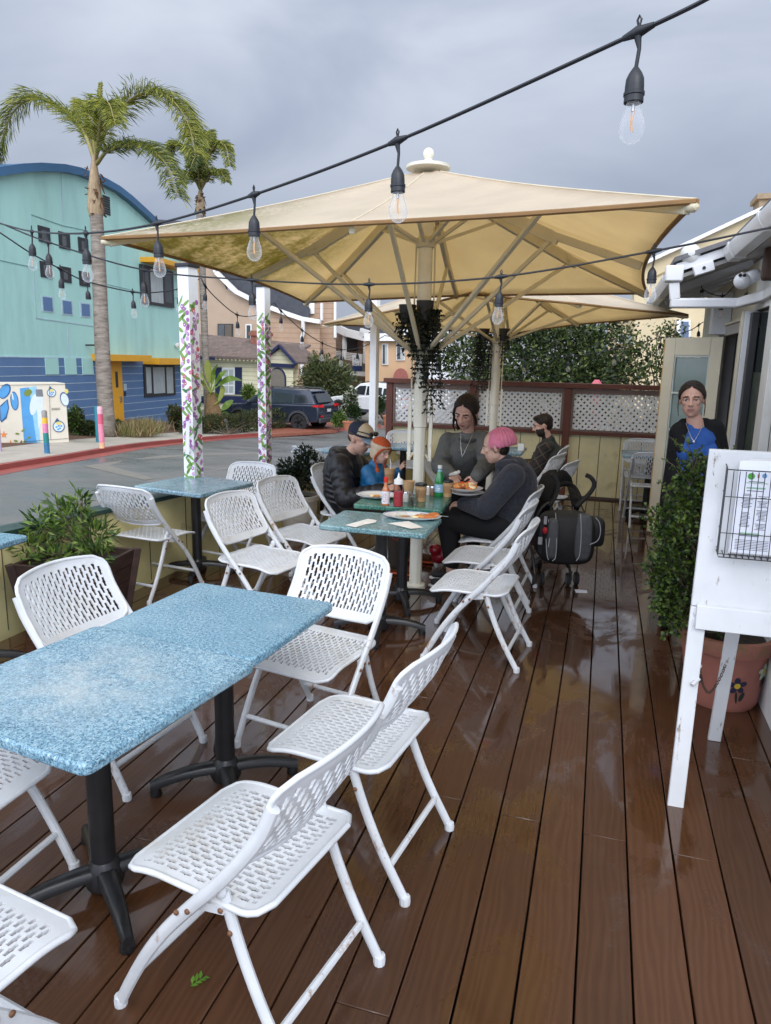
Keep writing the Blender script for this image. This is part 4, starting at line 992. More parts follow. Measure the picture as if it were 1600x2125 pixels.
# near eave
b = MB(); b.prism([(.80, 1.2, 2.575), (2.8, 1.2, 3.25), (2.8, 6.22, 3.25), (.80, 6.22, 2.575)], (0, 0, .035)); b.build('roof', pm('grey_shingle', (.13, .13, .14), .8), rb)
b = MB(); b.prism([(.90, 1.2, 2.47), (1.2, 1.2, 2.55), (1.2, 6.2, 2.55), (.90, 6.2, 2.47)], (0, 0, .02)); b.build('soffit', pm('grey_soffit', (.36, .35, .34), .6), rb)
b = MB(); b.bar((1.03, 5.72, 2.50), (1.03, 5.72, 2.28), .10, .11); b.build('corbel', pm('brown_corbel', (.07, .04, .028), .6, .3, 8), rb, bevel=.02)
tx = bpy.data.curves.new('sign_text', 'FONT'); tx.body = 'cafe'; tx.size = .11; tx.extrude = .001
to = bpy.data.objects.new('wall_lettering', tx); C.objects.link(to); dg = bpy.context.evaluated_depsgraph_get(); me = bpy.data.meshes.new_from_object(to.evaluated_get(dg)); bpy.data.objects.remove(to)
p = at(1543, 622, X=1.055); q = Matrix(((0, 0, -1), (-1, 0, 0), (0, 1, 0))); me.transform(Matrix.Translation(p - V((1.2, 6, 0))) @ q.to_4x4()); me.materials.append(pm('faded_ink', (.12, .11, .10), .7)); o = bpy.data.objects.new('wall_lettering', me); C.objects.link(o); o.parent = rb
# door leaf swung open: stiles, panes, hinge
dl = thing('french_door', 'cream French door standing open beside the woman in the black jacket', 'door', (1.03, 7.36, 0))
H0, D0 = V((1.03, 7.40, 0)), V((.565, 7.80, 0)); du = (D0 - H0).normalized(); dn = V((-du.y, du.x, 0)); Ld = (D0 - H0).length
if dn.y > 0: dn = -dn
def dbox(name, u0, u1, z0, z1, o0, o1, mat, par=dl, bevel=.003):
    b = MB(); p0, p1 = H0 + du * u0 + dn * o0, H0 + du * u1 + dn * o0; b.prism([p0 + V((0, 0, z0)), p1 + V((0, 0, z0)), p1 + V((0, 0, z1)), p0 + V((0, 0, z1))], dn * (o1 - o0)); return b.build(name, mat, par, bevel=bevel)
M_door = pm('cream_door', hexlin(212, 204, 180), .5, .05, 5, dirt=hexlin(150, 138, 110), dscale=4, dlim=(.62, .85))
dbox('stile', 0, .12, .02, 1.965, 0, .04, M_door); dbox('stile', Ld - .115, Ld, .02, 1.965, 0, .04, M_door)
dbox('door_rail', .122, Ld - .117, 1.80, 1.965, 0, .04, M_door); dbox('door_rail', .122, Ld - .117, .02, .34, 0, .04, M_door)
dbox('door_edge', Ld + .001, Ld + .012, .02, 1.965, .002, .038, pm('ochre_edge', hexlin(196, 158, 98), .55, .08, 5))
M_pane = pm('pane_glass', hexlin(120, 138, 132), .07, .25, 2.5, spec=.8)
lz = [.36, .72, 1.08, 1.44, 1.79]
for a, c_ in zip(lz, lz[1:]): dbox('pane', .135, Ld - .13, a + .012, c_ - .012, .014, .022, M_pane)
M_munt = pm('pale_muntin', hexlin(196, 204, 200), .45)
for z in lz: dbox('muntin', .122, Ld - .117, z - .010, z + .010, .008, .034, M_munt)
for u in (.122, Ld - .13): dbox('muntin', u, u + .012, .35, 1.79, .008, .036, M_munt)
b = MB(); b.box((1.0, 7.60, 1.62), (.10, .012, .13)); b.build('hinge', pm('rusty_hinge', (.10, .06, .05), .6, .3, 30), dl)
# fixtures on the eave
fx = thing('security_camera', 'white dome security camera under the near eave', 'camera', at(1547, 575, Y=5.95))
p = at(1540, 583, Y=5.95); b = MB(); b.ball(p, .058, 16, 12); b.lathe([(.05, 0), (.045, .07), (.03, .10)], p + V((.03, .02, .01)), 14, ax=(.9, .2, .5)); b.build('housing', M_gutter, fx, smooth=180)
for dx in (-9, 0): q = at(1545 + dx, 571, Y=5.90); b = MB(); b.ball(q, .0125, 10, 7); b.build('lens', M_black, fx)
p = at(1433, 527, Y=6.32); b = MB(); b.ball(p, .075, 20, 14); b.lathe([(.03, -.08), (.03, -.05)], p, 10)
single('round_lamp', b, pm('frosted_lamp', (.66, .67, .66), .3, .05), 'round white frosted lamp on top of the porch fascia', 'lamp', smooth=180)
p = at(1460, 557, Y=6.24); sp_ = thing('speaker_box', 'small white box with a round dark button under the fascia', 'box', p)
b = MB(); b.box(p, (.145, .07, .075), Matrix.Rotation(R(-18), 3, 'Y')); b.build('case', M_gutter, sp_, bevel=.005)
b = MB(); b.lathe([(0, 0), (.013, 0), (.011, .008), (0, .008)], p + V((0, -.036, 0)), 10, ax=(0, -1, 0)); b.build('button', M_black, sp_)
# ================================================================ street
def zf(X, Y):
    t_ = min(max((Y - 9) / 18, 0), 1); return -.48 - .70 * t_ * t_ * (3 - 2 * t_)
def gat(px, py, lift=0.0):
    """ground point seen at (px, py)"""
    v = ray(px, py); lo, hi = 2.0, 400.0
    for _ in range(60):
        m_ = (lo + hi) / 2; p = EYEP + v * (m_ / v.length)
        if p.z > zf(p.x, p.y) + lift: lo = m_
        else: hi = m_
    p = EYEP + v * (lo / v.length); return V((p.x, p.y, zf(p.x, p.y) + lift))
def ground_sheet(name, mat, xs, ys, lift=0):
    b = MB(); n = len(ys)
    b.add([(x, y, zf(x, y) + lift) for x in xs for y in ys], [(i * n + j, (i + 1) * n + j, (i + 1) * n + j + 1, i * n + j + 1) for i in range(len(xs) - 1) for j in range(n - 1)])
    return tag(b.build(name, mat, None, smooth=180), kind='structure')
t = NT('wet_asphalt'); f = t.noise(1.1, 8, .65, t.map((.5, 1, 1), rot=(0, 0, .35))); g = t.noise(180, 3)
c = t.ramp(f, [(.3, hexlin(84, 88, 90)), (.55, hexlin(108, 108, 106)), (.75, hexlin(128, 124, 118))]); c = t.mix(t.rng(g, .45, .7, 0, .35), c, (.05, .05, .05))
t.P(Base_Color=c, Roughness=t.rng(f, .35, .65, .22, .6)); t.bump(g, .25, .004); M_road = t.m
ground_sheet('road', M_road, [-400, -120, -60, -40, -25, -15, -5, 5, 20, 60, 120, 400], [-60, -20, 0, 4, 7] + [9 + k * 1.2 for k in range(17)] + [35, 60, 100, 200, 600])
M_conc = pm('sidewalk_concrete', hexlin(168, 160, 148), .7, .1, 2, bump=.1, bscale=60, dirt=hexlin(128, 120, 108), dscale=1.3, dlim=(.55, .8))
M_red = pm('red_curb_paint', hexlin(150, 74, 66), .55, .15, 2, dirt=hexlin(120, 70, 64), dscale=3, dlim=(.5, .75))
KP = [(-260, 1030), (0, 976), (150, 951), (300, 926), (450, 911), (560, 903), (640, 898), (700, 893), (790, 886)]
kl = [gat(x, y) for x, y in KP]
def ribbon(name, pts, w0, w1, lift, mat, h=0, kind='structure'):
    """strip along a ground line, between offsets w0 and w1 to its left"""
    pts = spline(pts, 4); b = MB(); L_ = len(pts); vs = []
    for i, p in enumerate(pts):
        d = pts[min(i + 1, L_ - 1)] - pts[max(0, i - 1)]; d.z = 0; d.normalize(); n_ = V((-d.y, d.x, 0))
        for w_ in (w0, w1): q = p + n_ * w_; vs.append((q.x, q.y, zf(q.x, q.y) + lift))
    fs = [(2 * i, 2 * i + 1, 2 * i + 3, 2 * i + 2) for i in range(L_ - 1)]
    if h:
        k = len(vs); vs += [(x, y, z - h) for x, y, z in vs]
        fs += [(k + 2 * i, k + 2 * i + 2, k + 2 * i + 3, k + 2 * i + 1) for i in range(L_ - 1)] + [(2 * i, 2 * i + 2, k + 2 * i + 2, k + 2 * i) for i in range(L_ - 1)] + [(2 * i + 1, k + 2 * i + 1, k + 2 * i + 3, 2 * i + 3) for i in range(L_ - 1)]
    b.add(vs, fs); return tag(b.build(name, mat, None), kind=kind)
ribbon('red_gutter', kl, -.42, .0, .004, M_red)
ribbon('red_kerb', kl, .001, .14, .10, M_red, .25)
ribbon('sidewalk', kl[:7], .142, 2.05, .104, M_conc, .2)
q = [gat(*p, lift=.006) for p in ((172, 967), (335, 945), (545, 938), (480, 972), (300, 996))]
b = MB(); b.quad(*[(p.x, p.y, zf(p.x, p.y) + .006) for p in q]); tag(b.build('concrete_patch', pm('road_concrete', hexlin(124, 120, 112), .5, .12, 2, dirt=hexlin(104, 102, 98), dscale=2)), kind='structure')
q = [gat(*p, lift=.115) for p in ((556, 902), (700, 893), (720, 872), (560, 872))]
b = MB(); b.prism([p for p in q], (0, 0, -.1)); tag(b.build('driveway', pm('brick_drive', hexlin(142, 84, 66), .6, .2, 6)), kind='structure')
# facade plane of the turquoise building
FC = gat(376, 867); fd = ray(1160, 757); fd.z = 0; fd.normalize(); fn = V((fd.y, -fd.x, 0))
def fw(px, py, off=0): return at(px, py, pl=(FC + fn * off, fn))
# mulch bed between pavement and facade
t = NT('bark_mulch'); f = t.noise(26, 6, .7); c = t.ramp(f, [(.3, (.035, .018, .010)), (.5, (.11, .055, .030)), (.72, (.24, .14, .085))]); t.P(Base_Color=c, Roughness=.9); t.bump(f, .9, .03); M_mulch = t.m
b = MB(); inner = [p + V((-1.9, -.2, 0)) for p in kl[:6]]
sl_ = spline(kl[:6], 4); vs = []
for i, p in enumerate(sl_):
    d = sl_[min(i + 1, len(sl_) - 1)] - sl_[max(0, i - 1)]; d.z = 0; d.normalize(); n_ = V((-d.y, d.x, 0)); a = p + n_ * 2.03
    # far side: the facade line
    e = a + n_ * 12; tt = (FC - a).dot(fn) / (n_.dot(fn)); e = a + n_ * (max(tt, .5) + .3)
    for k in range(7): q = a.lerp(e, k / 6); vs.append((q.x, q.y, zf(q.x, q.y) + .105 + .12 * k / 6 + (rnd.uniform(-.02, .03) if 0 < k < 6 else 0)))
fs = [(i * 7 + k, i * 7 + k + 1, (i + 1) * 7 + k + 1, (i + 1) * 7 + k) for i in range(len(sl_) - 1) for k in range(6)]
b.add(vs, fs); tag(b.build('mulch_bed', M_mulch, None, smooth=180), kind='stuff')
# ================================================================ turquoise building
bt = thing('arched_building', 'turquoise and blue building with arched blue roof and yellow door across the street', 'building', FC)
M_mint = pm('mint_stucco', hexlin(172, 216, 208), .7, .05, 1.2, bump=.08, bscale=30, dirt=hexlin(150, 190, 184), dscale=.7, dlim=(.5, .8), stretch=(1.5, 1.5, .35)); M_bsid = pm('blue_siding', hexlin(92, 122, 162), .55, .06, 2)
M_broof = pm('blue_roof', hexlin(60, 102, 140), .4, .06, 3); M_yel = pm('yellow_paint', hexlin(226, 164, 44), .45, .05, 4); M_seam = pm('pale_seam', hexlin(176, 196, 206), .6)
M_dframe = pm('dark_window_frame', (.025, .026, .03), .45); M_wgl = pm('window_glass', (.05, .055, .06), .08, .3, 1.2, spec=.6); M_curtain = pm('pale_curtain', (.42, .46, .46), .5, .15, 3, stretch=(6, 6, 1))
arc = [(-330, 560), (-240, 452), (-150, 398), (-70, 366), (0, 355), (38, 349.5), (75, 347.5), (124, 350), (158, 357), (184, 367), (211, 379), (238, 394), (264, 414), (294, 441), (320, 465), (348, 497), (376, 533)]
top = [fw(*p) for p in arc]; base_z = FC.z - .1
body = top + [V((top[-1].x, top[-1].y, base_z)), V((top[0].x, top[0].y, base_z))]
b = MB(); b.prism(body, -fn * 10); b.build('wall', M_mint, bt)
# arched roof edge: proud band following the arc, over a roof shell
b = MB()
for i in range(len(top) - 1):
    n0 = (top[i + 1] - top[i]).cross(fn).normalized(); n0 = n0 if n0.z > 0 else -n0
    a0, a1 = top[i] + fn * .25, top[i + 1] + fn * .25
    b.prism([a0 - n0 * .12, a1 - n0 * .12, a1 + n0 * .14, a0 + n0 * .14], -fn * 10.4)
b.build('roof', M_broof, bt)
def fr(name, px0, py0, px1, py1, mat, par=bt, o0=.0, o1=.05, bevel=.0):
    """upright rectangle on the facade between two image corners (at the middle of its sides)"""
    pm_ = (px0 + px1) / 2; a, c_ = fw(px0, (py0 + py1) / 2), fw(px1, (py0 + py1) / 2); z1, z0 = fw(pm_, py0).z, fw(pm_, py1).z
    b = MB(); b.prism([V((a.x, a.y, z0)) + fn * o0, V((c_.x, c_.y, z0)) + fn * o0, V((c_.x, c_.y, z1)) + fn * o0, V((a.x, a.y, z1)) + fn * o0], fn * (o1 - o0)); return b.build(name, mat, par, bevel=bevel)
zb = fw(190, 744).z                                    # top of the blue boarding
yl, yr = fw(-330, 800), fw(376, 800)
b = MB(); b.prism([V((yl.x, yl.y, base_z)), V((yr.x, yr.y, base_z)), V((yr.x, yr.y, zb)), V((yl.x, yl.y, zb))], fn * .03); b.build('blue_boarding', M_bsid, bt)
b = MB()
for k in range(1, 9): z = zb - k * .305; b.prism([V((yl.x, yl.y, z)) + fn * .0305, V((yr.x, yr.y, z)) + fn * .0305, V((yr.x, yr.y, z + .022)) + fn * .0305, V((yl.x, yl.y, z + .022)) + fn * .0305], fn * .004)
b.prism([V((yl.x, yl.y, zb)) + fn * .0, V((yr.x, yr.y, zb)) + fn * .0, V((yr.x, yr.y, zb + .035)), V((yl.x, yl.y, zb + .035))], fn * .04)
b.build('board_seam', M_seam, bt)
for x0, x1 in ((92, 119), (132.5, 156), (168.5, 191)): fr('mint_panel', x0, 743, x1, 777, M_mint, bt, .031, .06)
ws = [(79, 469.5, 102.5, 504), (121.5, 481.5, 144, 517.5), (162, 493, 182, 526), (83, 542.5, 106.5, 577), (124.5, 553, 146.5, 587), (164, 563, 184.5, 595)]
for x0, y0, x1, y1 in ws:
    w_ = fr('window', x0, y0 + 1, x1, y1 - 1, M_dframe, bt, 0, .035); fr('pane', x0 + 6, y0 + 8, x1 - 8, y1 - 7, pm('grey_pane', (.10, .105, .11), .15, .3, 2), w_, .035, .04)
for x0, y0, x1, y1 in ((88.5, 617, 107.5, 645), (130, 625, 147.5, 651), (168.5, 631, 185, 656)):
    w_ = fr('square_panel', x0 - 2.5, y0 - 2.5, x1 + 2.5, y1 + 2.5, M_seam, bt, 0, .02); fr('blue_inset', x0, y0, x1, y1, M_bsid, w_, .02, .03)
def fline(name, pts, wd_, mat):
    b = MB()
    for (x0, y0), (x1, y1) in zip(pts, pts[1:]): b.bar(fw(x0, y0, .012), fw(x1, y1, .012), wd_, .012, up=tuple(fn))
    return b.build(name, mat, bt)
fline('panel_joint', [(64, 445), (75, 660), (196, 677)], .03, M_seam); fline('panel_joint', [(64, 445), (130, 468), (182, 479)], .02, pm('joint_dark', hexlin(120, 160, 156), .7)); fline('panel_joint', [(-200, 505), (0, 540), (70, 555)], .02, pm('joint_dark', hexlin(120, 160, 156), .7))  # darker mint strips along some panel joints
fline('panel_joint', [(127, 358), (131, 458)], .03, M_seam); fline('panel_joint', [(141, 672), (142.5, 742)], .03, M_seam); fline('panel_joint', [(222, 590), (290, 606), (372, 620)], .02, pm('joint_dark', hexlin(120, 160, 156), .7))
for x0, y0, x1, y1, nm in ((290, 556, 357, 634, 'u'), (296, 757, 360, 822, 'l')):
    w_ = fr('window', x0, y0, x1, y1, M_dframe, bt, 0, .09); wdt = x1 - x0
    for a, c_ in ((.06, .22), (.29, .66), (.72, .93)): fr('pane', x0 + wdt * a, y0 + 5, x0 + wdt * c_, y1 - 6, M_curtain if (nm == 'l' or .2 < a < .5) else M_wgl, w_, .09, .095)
for x0, x1, y0, y1 in ((291, 390, 546, 556), (295, 391, 743, 756), (189, 280, 735.5, 749)):
    b = MB(); a, c_ = fw(x0, (y0 + y1) / 2), fw(x1, (y0 + y1) / 2); z1, z0 = fw((x0 + x1) / 2, y0).z, fw((x0 + x1) / 2, y1).z
    if x1 > 376: c_ = fw(x1 - 10, (y0 + y1) / 2)
    b.prism([V((a.x, a.y, z0)), V((c_.x, c_.y, z0)), V((c_.x, c_.y, z1)), V((a.x, a.y, z1))], fn * .8); b.build('awning', M_yel, bt, bevel=.01)
dr = fr('door', 226, 750, 252, 884, M_yel, bt, .031, .08); fr('door_slot', 236, 771, 241, 804, M_dframe, dr, .08, .09); fr('handle', 245, 822, 248, 834, pm('steel_handle', (.5, .5, .5), .3, metal=.9), dr, .08, .12)
fr('door_notice', 255, 796.5, 261, 810, M_seam, bt, .035, .045); fr('door_keypad', 255.5, 812, 259, 822, M_dframe, bt, .035, .06)
b = MB()
v0, v1 = fw(213.5, 426), fw(227.5, 426); zt, z0 = fw(220, 407).z, fw(220, 446).z
for k in range(8): z = zt + (z0 - zt) * k / 8; b.prism([V((v0.x, v0.y, z)) + fn * .005, V((v1.x, v1.y, z)) + fn * .005, V((v1.x, v1.y, z - .07)) + fn * .005, V((v0.x, v0.y, z - .07)) + fn * .005], fn * .02)
b.build('vent_slats', M_dframe, bt)
p = fw(190, 722); b = MB(); b.tube([fw(178, 716), fw(178, 716) + fn * .35, fw(190, 712) + fn * .5], .03, 6); b.lathe([(.30, -.35), (.12, -.05), (.08, .1), (.0, .12)], fw(190, 722) + fn * .5, 12); b.build('barn_lamp', M_dframe, bt)
p = fw(363, 716); b = MB(); b.ball(p + fn * .12, .11, 10, 8); b.bar(p, p + fn * .2 + V((0, 0, .1)), .06, .06); b.build('dome_camera', M_gutter, bt)
# ---------------------------------------------------------------- painted utility cabinet
uc = gat(143, 917, .12); un = ray(143, 900); un.z = 0; un = -un.normalized(); un = (un + V((.35, .1, 0))).normalized(); ud = V((-un.y, un.x, 0)); ud = ud if ud.x < 0 else -ud
UT = at(140, 795, pl=(uc, un)).z
ut = thing('utility_cabinet', 'cream utility cabinet painted with blue sea creatures beside the turquoise building', 'cabinet', uc)
M_cab = pm('cream_cabinet', hexlin(224, 216, 198), .5, .05, 4)
b = MB(); b.prism([uc, uc + ud * 3.2, uc + ud * 3.2 + V((0, 0, UT - uc.z)), uc + V((0, 0, UT - uc.z))], -un * .9)
um = [M_cab, pm('mural_blue', hexlin(84, 156, 212), .5, .1, 5), pm('mural_navy', hexlin(48, 92, 140), .5, .1), pm('mural_white', hexlin(214, 226, 230), .5, .06), pm('mural_yellow', hexlin(226, 210, 120), .5), pm('mural_orange', hexlin(224, 138, 76), .5), pm('mural_green', hexlin(120, 138, 62), .5), pm('mural_grey', hexlin(120, 124, 132), .5), pm('mural_cyan', hexlin(150, 200, 224), .5, .15, 6), M_dframe]
lift_n = [0]
def mural(k, *pts):
    lift_n[0] += 1; b.k = k; b.quad(*[at(x, y, pl=(uc + un * (.0015 + .0006 * lift_n[0]), un)) for x, y in pts]); b.k = 0
def mell(k, x, y, rx, ry, a=0, n=14): mural(k, *[(x + rx * math.cos(i * 6.283 / n) * math.cos(a) - ry * math.sin(i * 6.283 / n) * math.sin(a), y + rx * math.cos(i * 6.283 / n) * math.sin(a) + ry * math.sin(i * 6.283 / n) * math.cos(a)) for i in range(n)])
mural(1, (41, 806), (72, 802), (80, 920), (50, 920)); mural(8, (60, 803), (76, 802), (84, 918), (76, 919)); mural(3, (74, 822), (90, 824), (88, 870), (80, 890)); mell(3, 70, 840, 8, 22, .15); mell(6, 58, 815, 9, 7, -.5); mural(7, (74, 808), (88, 808), (90, 823), (75, 823))
mell(2, 10, 812, 11, 17, .5); mell(1, 9, 812, 9, 15, .5); mell(2, 30, 832, 8.5, 20, -.12); mell(1, 30, 832, 7, 18, -.12); mural(2, (0, 842), (16, 828), (19, 846), (14, 868), (3, 877), (0, 872)); mural(1, (1, 845), (14, 832), (17, 846), (12, 864), (3, 873)); mell(3, 26, 822, 1.6, 9, -.2)
for x, y in ((8, 902), (22, 921)): mural(5, *[(x + (9 if i % 2 == 0 else 3.4) * math.cos(i * .628 - 1.57), y + (8 if i % 2 == 0 else 3.1) * math.sin(i * .628 - 1.57)) for i in range(10)])
for x, y in ((36, 900), (48, 893), (52, 915), (60, 908), (44, 918), (33, 915)): mell(6, x, y, 4.5, 2, rnd.uniform(-1.5, .5))
def fish(x, y, r_): mell(2, x, y, r_ * 1.05, r_); mell(3, x, y, r_ * .9, r_ * .85); mural(2, (x - r_ * .3, y - r_ * 1.5), (x + r_ * .2, y - r_ * .9), (x - r_ * .7, y - r_ * .8)); mell(4, x, y - r_ * .55, r_ * .5, r_ * .3); [mell(1, x + dx * r_, y + dy * r_, r_ * .2, r_ * .16) for dx, dy in ((-.4, .1), (.2, .3), (.45, -.1), (-.1, .5), (0, -.1))]
fish(107, 815, 9); fish(122, 885, 12); mell(2, 134, 828, 9, 15, -.3); mell(3, 134.5, 829, 7.6, 13, -.3); mell(4, 138, 812, 4, 5); mural(9, (0, 799.3), (139, 797), (139, 797.8), (0, 800.1)); mural(9, (41, 917), (142, 909.5), (142, 910.3), (41, 917.8)); mural(9, (102, 800), (102.7, 800), (105.7, 912), (105, 912))
for yy in (847, 849.5): mural(9, (107, yy), (125, yy - .6), (125, yy + .3), (107, yy + .9))
b.build('cabinet_body', um, ut, smooth=0)
b = MB(); b.prism([uc + un * .12 - ud * .12, uc + ud * 3.4 + un * .12, uc + ud * 3.4 - un * 1.0, uc - un * 1.0 - ud * .12], (0, 0, -.25)); b.build('concrete_base', M_conc, ut)
# bollards
def bollard(px, py, py_top, segs, label, w_=11):
    p = gat(px, py, .10); D = (p - EYEP).dot(_cf); r_ = w_ / 2 * D / F; h = (py - py_top) * D / F
    root = thing('painted_bollard', label, 'bollard', p, 0, 'painted bollards by the pavement')
    b = MB(); z = 0; ms = []
    for fr_, m_ in segs:
        b.k = len(ms); ms.append(m_); z1 = z + fr_ * h
        b.lathe([(r_, z), (r_, z1)] + ([(r_ * .8, z1 + .03), (0, z1 + .035)] if z1 > h * .97 else []), p, 14); z = z1
    b.build('bollard_post', ms, root)
cm = lambda n_, *c_: pm('bollard_' + n_, hexlin(*c_), .5, .2, 8)
bollard(98, 941, 855, [(.26, cm('blue', 52, 110, 150)), (.24, cm('teal', 34, 124, 122)), (.22, cm('pink', 214, 130, 168)), (.14, cm('gold', 232, 180, 60)), (.14, cm('grey', 150, 146, 140))], 'bollard painted blue, teal, pink and gold in front of the cabinet')
bollard(204, 918, 846, [(1.0, cm('deepteal', 30, 120, 136))], 'plain teal painted bollard close behind the pink one', 9)
bollard(212, 930, 847, [(.14, cm('peach', 228, 180, 140)), (.46, cm('rose', 224, 136, 158)), (.25, cm('coral', 206, 90, 116)), (.15, cm('pale', 224, 170, 180))], 'pink painted bollard in front of the palm trunk', 11)
bollard(-3, 936, 858, [(.5, cm('lilac', 186, 170, 200)), (.5, cm('pink2', 216, 140, 180))], 'lilac painted bollard cut by the left picture edge', 13)
# ================================================================ palms
M_ptrunk = NT('palm_trunk'); t = M_ptrunk; vec = t.map((1, 1, 5)); f = t.noise(2.4, 7, .7, vec)
c = t.ramp(f, [(.3, hexlin(84, 76, 68)), (.5, hexlin(130, 120, 110)), (.7, hexlin(160, 150, 140))]); c = t.mix(t.rng(t.noise(3.2, 3, .5, t.map((1, 1, 2.2))), .66, .72), c, (.04, .03, .025)); t.P(Base_Color=c, Roughness=.85); t.bump(f, .6, .05); M_ptrunk = t.m
M_boot = pm('palm_boots', hexlin(158, 136, 108), .8, .35, 4, bump=.5, bscale=12, stretch=(3, 3, .5)); M_husk = pm('palm_husk', hexlin(92, 66, 44), .9, .3, 6, bump=.5)
PF1 = leaf_mat('palm_leaf', hexlin(142, 146, 58), hexlin(176, 170, 82), .5, .3); PF2 = leaf_mat('palm_leaf_dark', hexlin(74, 88, 42), hexlin(104, 112, 56), .5, .2); PF3 = leaf_mat('palm_stalk', hexlin(150, 140, 84), hexlin(170, 160, 104), .5, .1)
def palm(label, trunk, wpx, fronds, D, boots, fl=.8):
    """trunk: image points base to top; fronds: (image points, depth change at tip, material set, leaflet scale)"""
    tp = [at(x, y, D=D) for x, y in trunk]; g = gat(*trunk[0], .12) if D < 25 else tp[0]
    root = thing('palm_tree', label, 'palm tree', tp[0], 0, 'palm trees across the street')
    cur = spline(tp, 6); n = len(cur); b = MB()
    b.tube(cur, [(wpx[0] + (wpx[1] - wpx[0]) * (i / (n - 1)) ** .7) / 2 * D / F for i in range(n)], 14); b.build('trunk', M_ptrunk, root, smooth=180)
    b = MB(); bp_ = [at(x, y, D=D) for x, y, _ in boots]; b.tube(spline(bp_, 4), [w_ / 2 * D / F for w_ in np.interp(np.linspace(0, len(boots) - 1, 4 * (len(boots) - 1) + 1), range(len(boots)), [w_ for _, _, w_ in boots])], 12)
    cs = b.build('leaf_bases', M_boot, root, smooth=180)
    b = MB()
    for k in range(26):
        q = bp_[0].lerp(bp_[-1], rnd.random() * .8 + .05); a = rnd.uniform(0, 6.28); w_ = boots[1][2] / 2 * D / F
        d = V((math.cos(a), math.sin(a), 0)); b.bar(q + d * w_ * .8, q + d * w_ * 1.25 + V((0, 0, rnd.uniform(-.35, .1))), .12, .02, w2=.02)
    b.build('loose_husk', M_husk, cs)
    for pts, dd, ms, sc in fronds:
        L_ = len(pts); P3 = [at(x, y, D=D + dd * i / (L_ - 1)) for i, (x, y) in enumerate(pts)]; cur = spline(P3, 10); n = len(cur)
        st = MB(); st.tube(cur, [.055 * (1 - i / n) + .008 for i in range(n)], 6)
        ps, ds, lnn = [], [], []
        for i in range(n // 6, n):
            u = i / n; d = (cur[min(i + 1, n - 1)] - cur[i - 1]).normalized(); sd_ = d.cross(V((0, 0, 1))); sd_ = sd_.normalized() if sd_.length > .1 else V((1, 0, 0)); up = sd_.cross(d)
            for s_ in (-1, 1):
                for j in range(9):
                    q = cur[i - 1].lerp(cur[i], j / 9); ln_ = 1.18 * fl * sc * (1 - .55 * abs(u - .45) * 1.6) * rnd.uniform(.75, 1.1)
                    e = (sd_ * s_ * rnd.uniform(.35, .9) + d * rnd.uniform(.35, .75) + up * rnd.uniform(-.1, .45)).normalized()
                    drop = V((0, 0, -1)) * rnd.uniform(.35, .95)
                    # two links so that the leaflet arches and hangs
                    m_ = q + e * ln_ * .5; ps.append(q); ds.append(e); lnn.append(ln_ * .55); e2 = (e + drop).normalized(); ps.append(m_ - e * ln_ * .03); ds.append(e2); lnn.append(ln_ * .55)
        ps, ds = np.array([tuple(p) for p in ps]), np.array([tuple(p) for p in ds]); k = len(ps)
        leaf_mesh('frond', ps, ds, rdir(k), np.array(lnn), rs.uniform(.017, .03, k) * (D / 21), ms + [PF3], rs.randint(0, len(ms), k), root, .1, True, st)
pd = (gat(222, 905, .12) - EYEP).dot(_cf)
palm('tall palm with a grey trunk in front of the turquoise building', [(224, 908), (214, 760), (207, 600), (203, 500), (200, 446)], (34, 26), [
    ([(196, 335), (176, 280), (135, 232), (75, 205), (28, 232), (0, 300), (-14, 330)], 1.5, [PF1, PF1, PF2], 1.0),
    ([(199, 325), (222, 265), (262, 215), (312, 190), (360, 212), (392, 262), (405, 318)], -2.0, [PF1, PF2, PF1], 1.15),
    ([(201, 340), (224, 312), (262, 300), (308, 308), (346, 345), (370, 410)], -3.5, [PF2, PF2, PF1], .95),
    ([(197, 330), (192, 282), (184, 236), (174, 212), (166, 240)], 3.0, [PF1], .75), ([(200, 325), (206, 270), (214, 225), (226, 215), (240, 260)], -3.0, [PF1, PF1, PF2], .9),
    ([(200, 330), (204, 260), (207, 205), (209, 172)], 0, [PF1], .18)],
    pd, [(199, 452, 26), (199, 432, 34), (196, 400, 27), (196, 375, 22), (195, 335, 11), (196, 322, 8)])
palm('smaller farther palm behind the umbrella corner', [(432, 900), (425, 700), (418, 520), (415, 440)], (13, 15), [
    ([(416, 395), (405, 340), (385, 308), (362, 300), (350, 322)], 1, [PF1, PF2], .9), ([(417, 390), (430, 330), (450, 298), (468, 305), (477, 345)], -2, [PF1, PF2], .9),
    ([(416, 392), (412, 330), (404, 275), (398, 258), (388, 285)], 2, [PF1, PF2], .8), ([(416, 395), (436, 362), (456, 355), (470, 378)], -2, [PF2, PF1], .8),
    ([(416, 395), (402, 368), (390, 360), (380, 380)], -1, [PF2, PF1], .8), ([(417, 390), (420, 330), (424, 285), (434, 275), (444, 300)], 3, [PF2, PF1], .8),
    ([(416, 392), (410, 350), (404, 330), (395, 350)], -3, [PF2], .8)],
    30.0, [(415, 444, 15), (416, 428, 19), (416, 412, 15), (416, 395, 8)], .60)
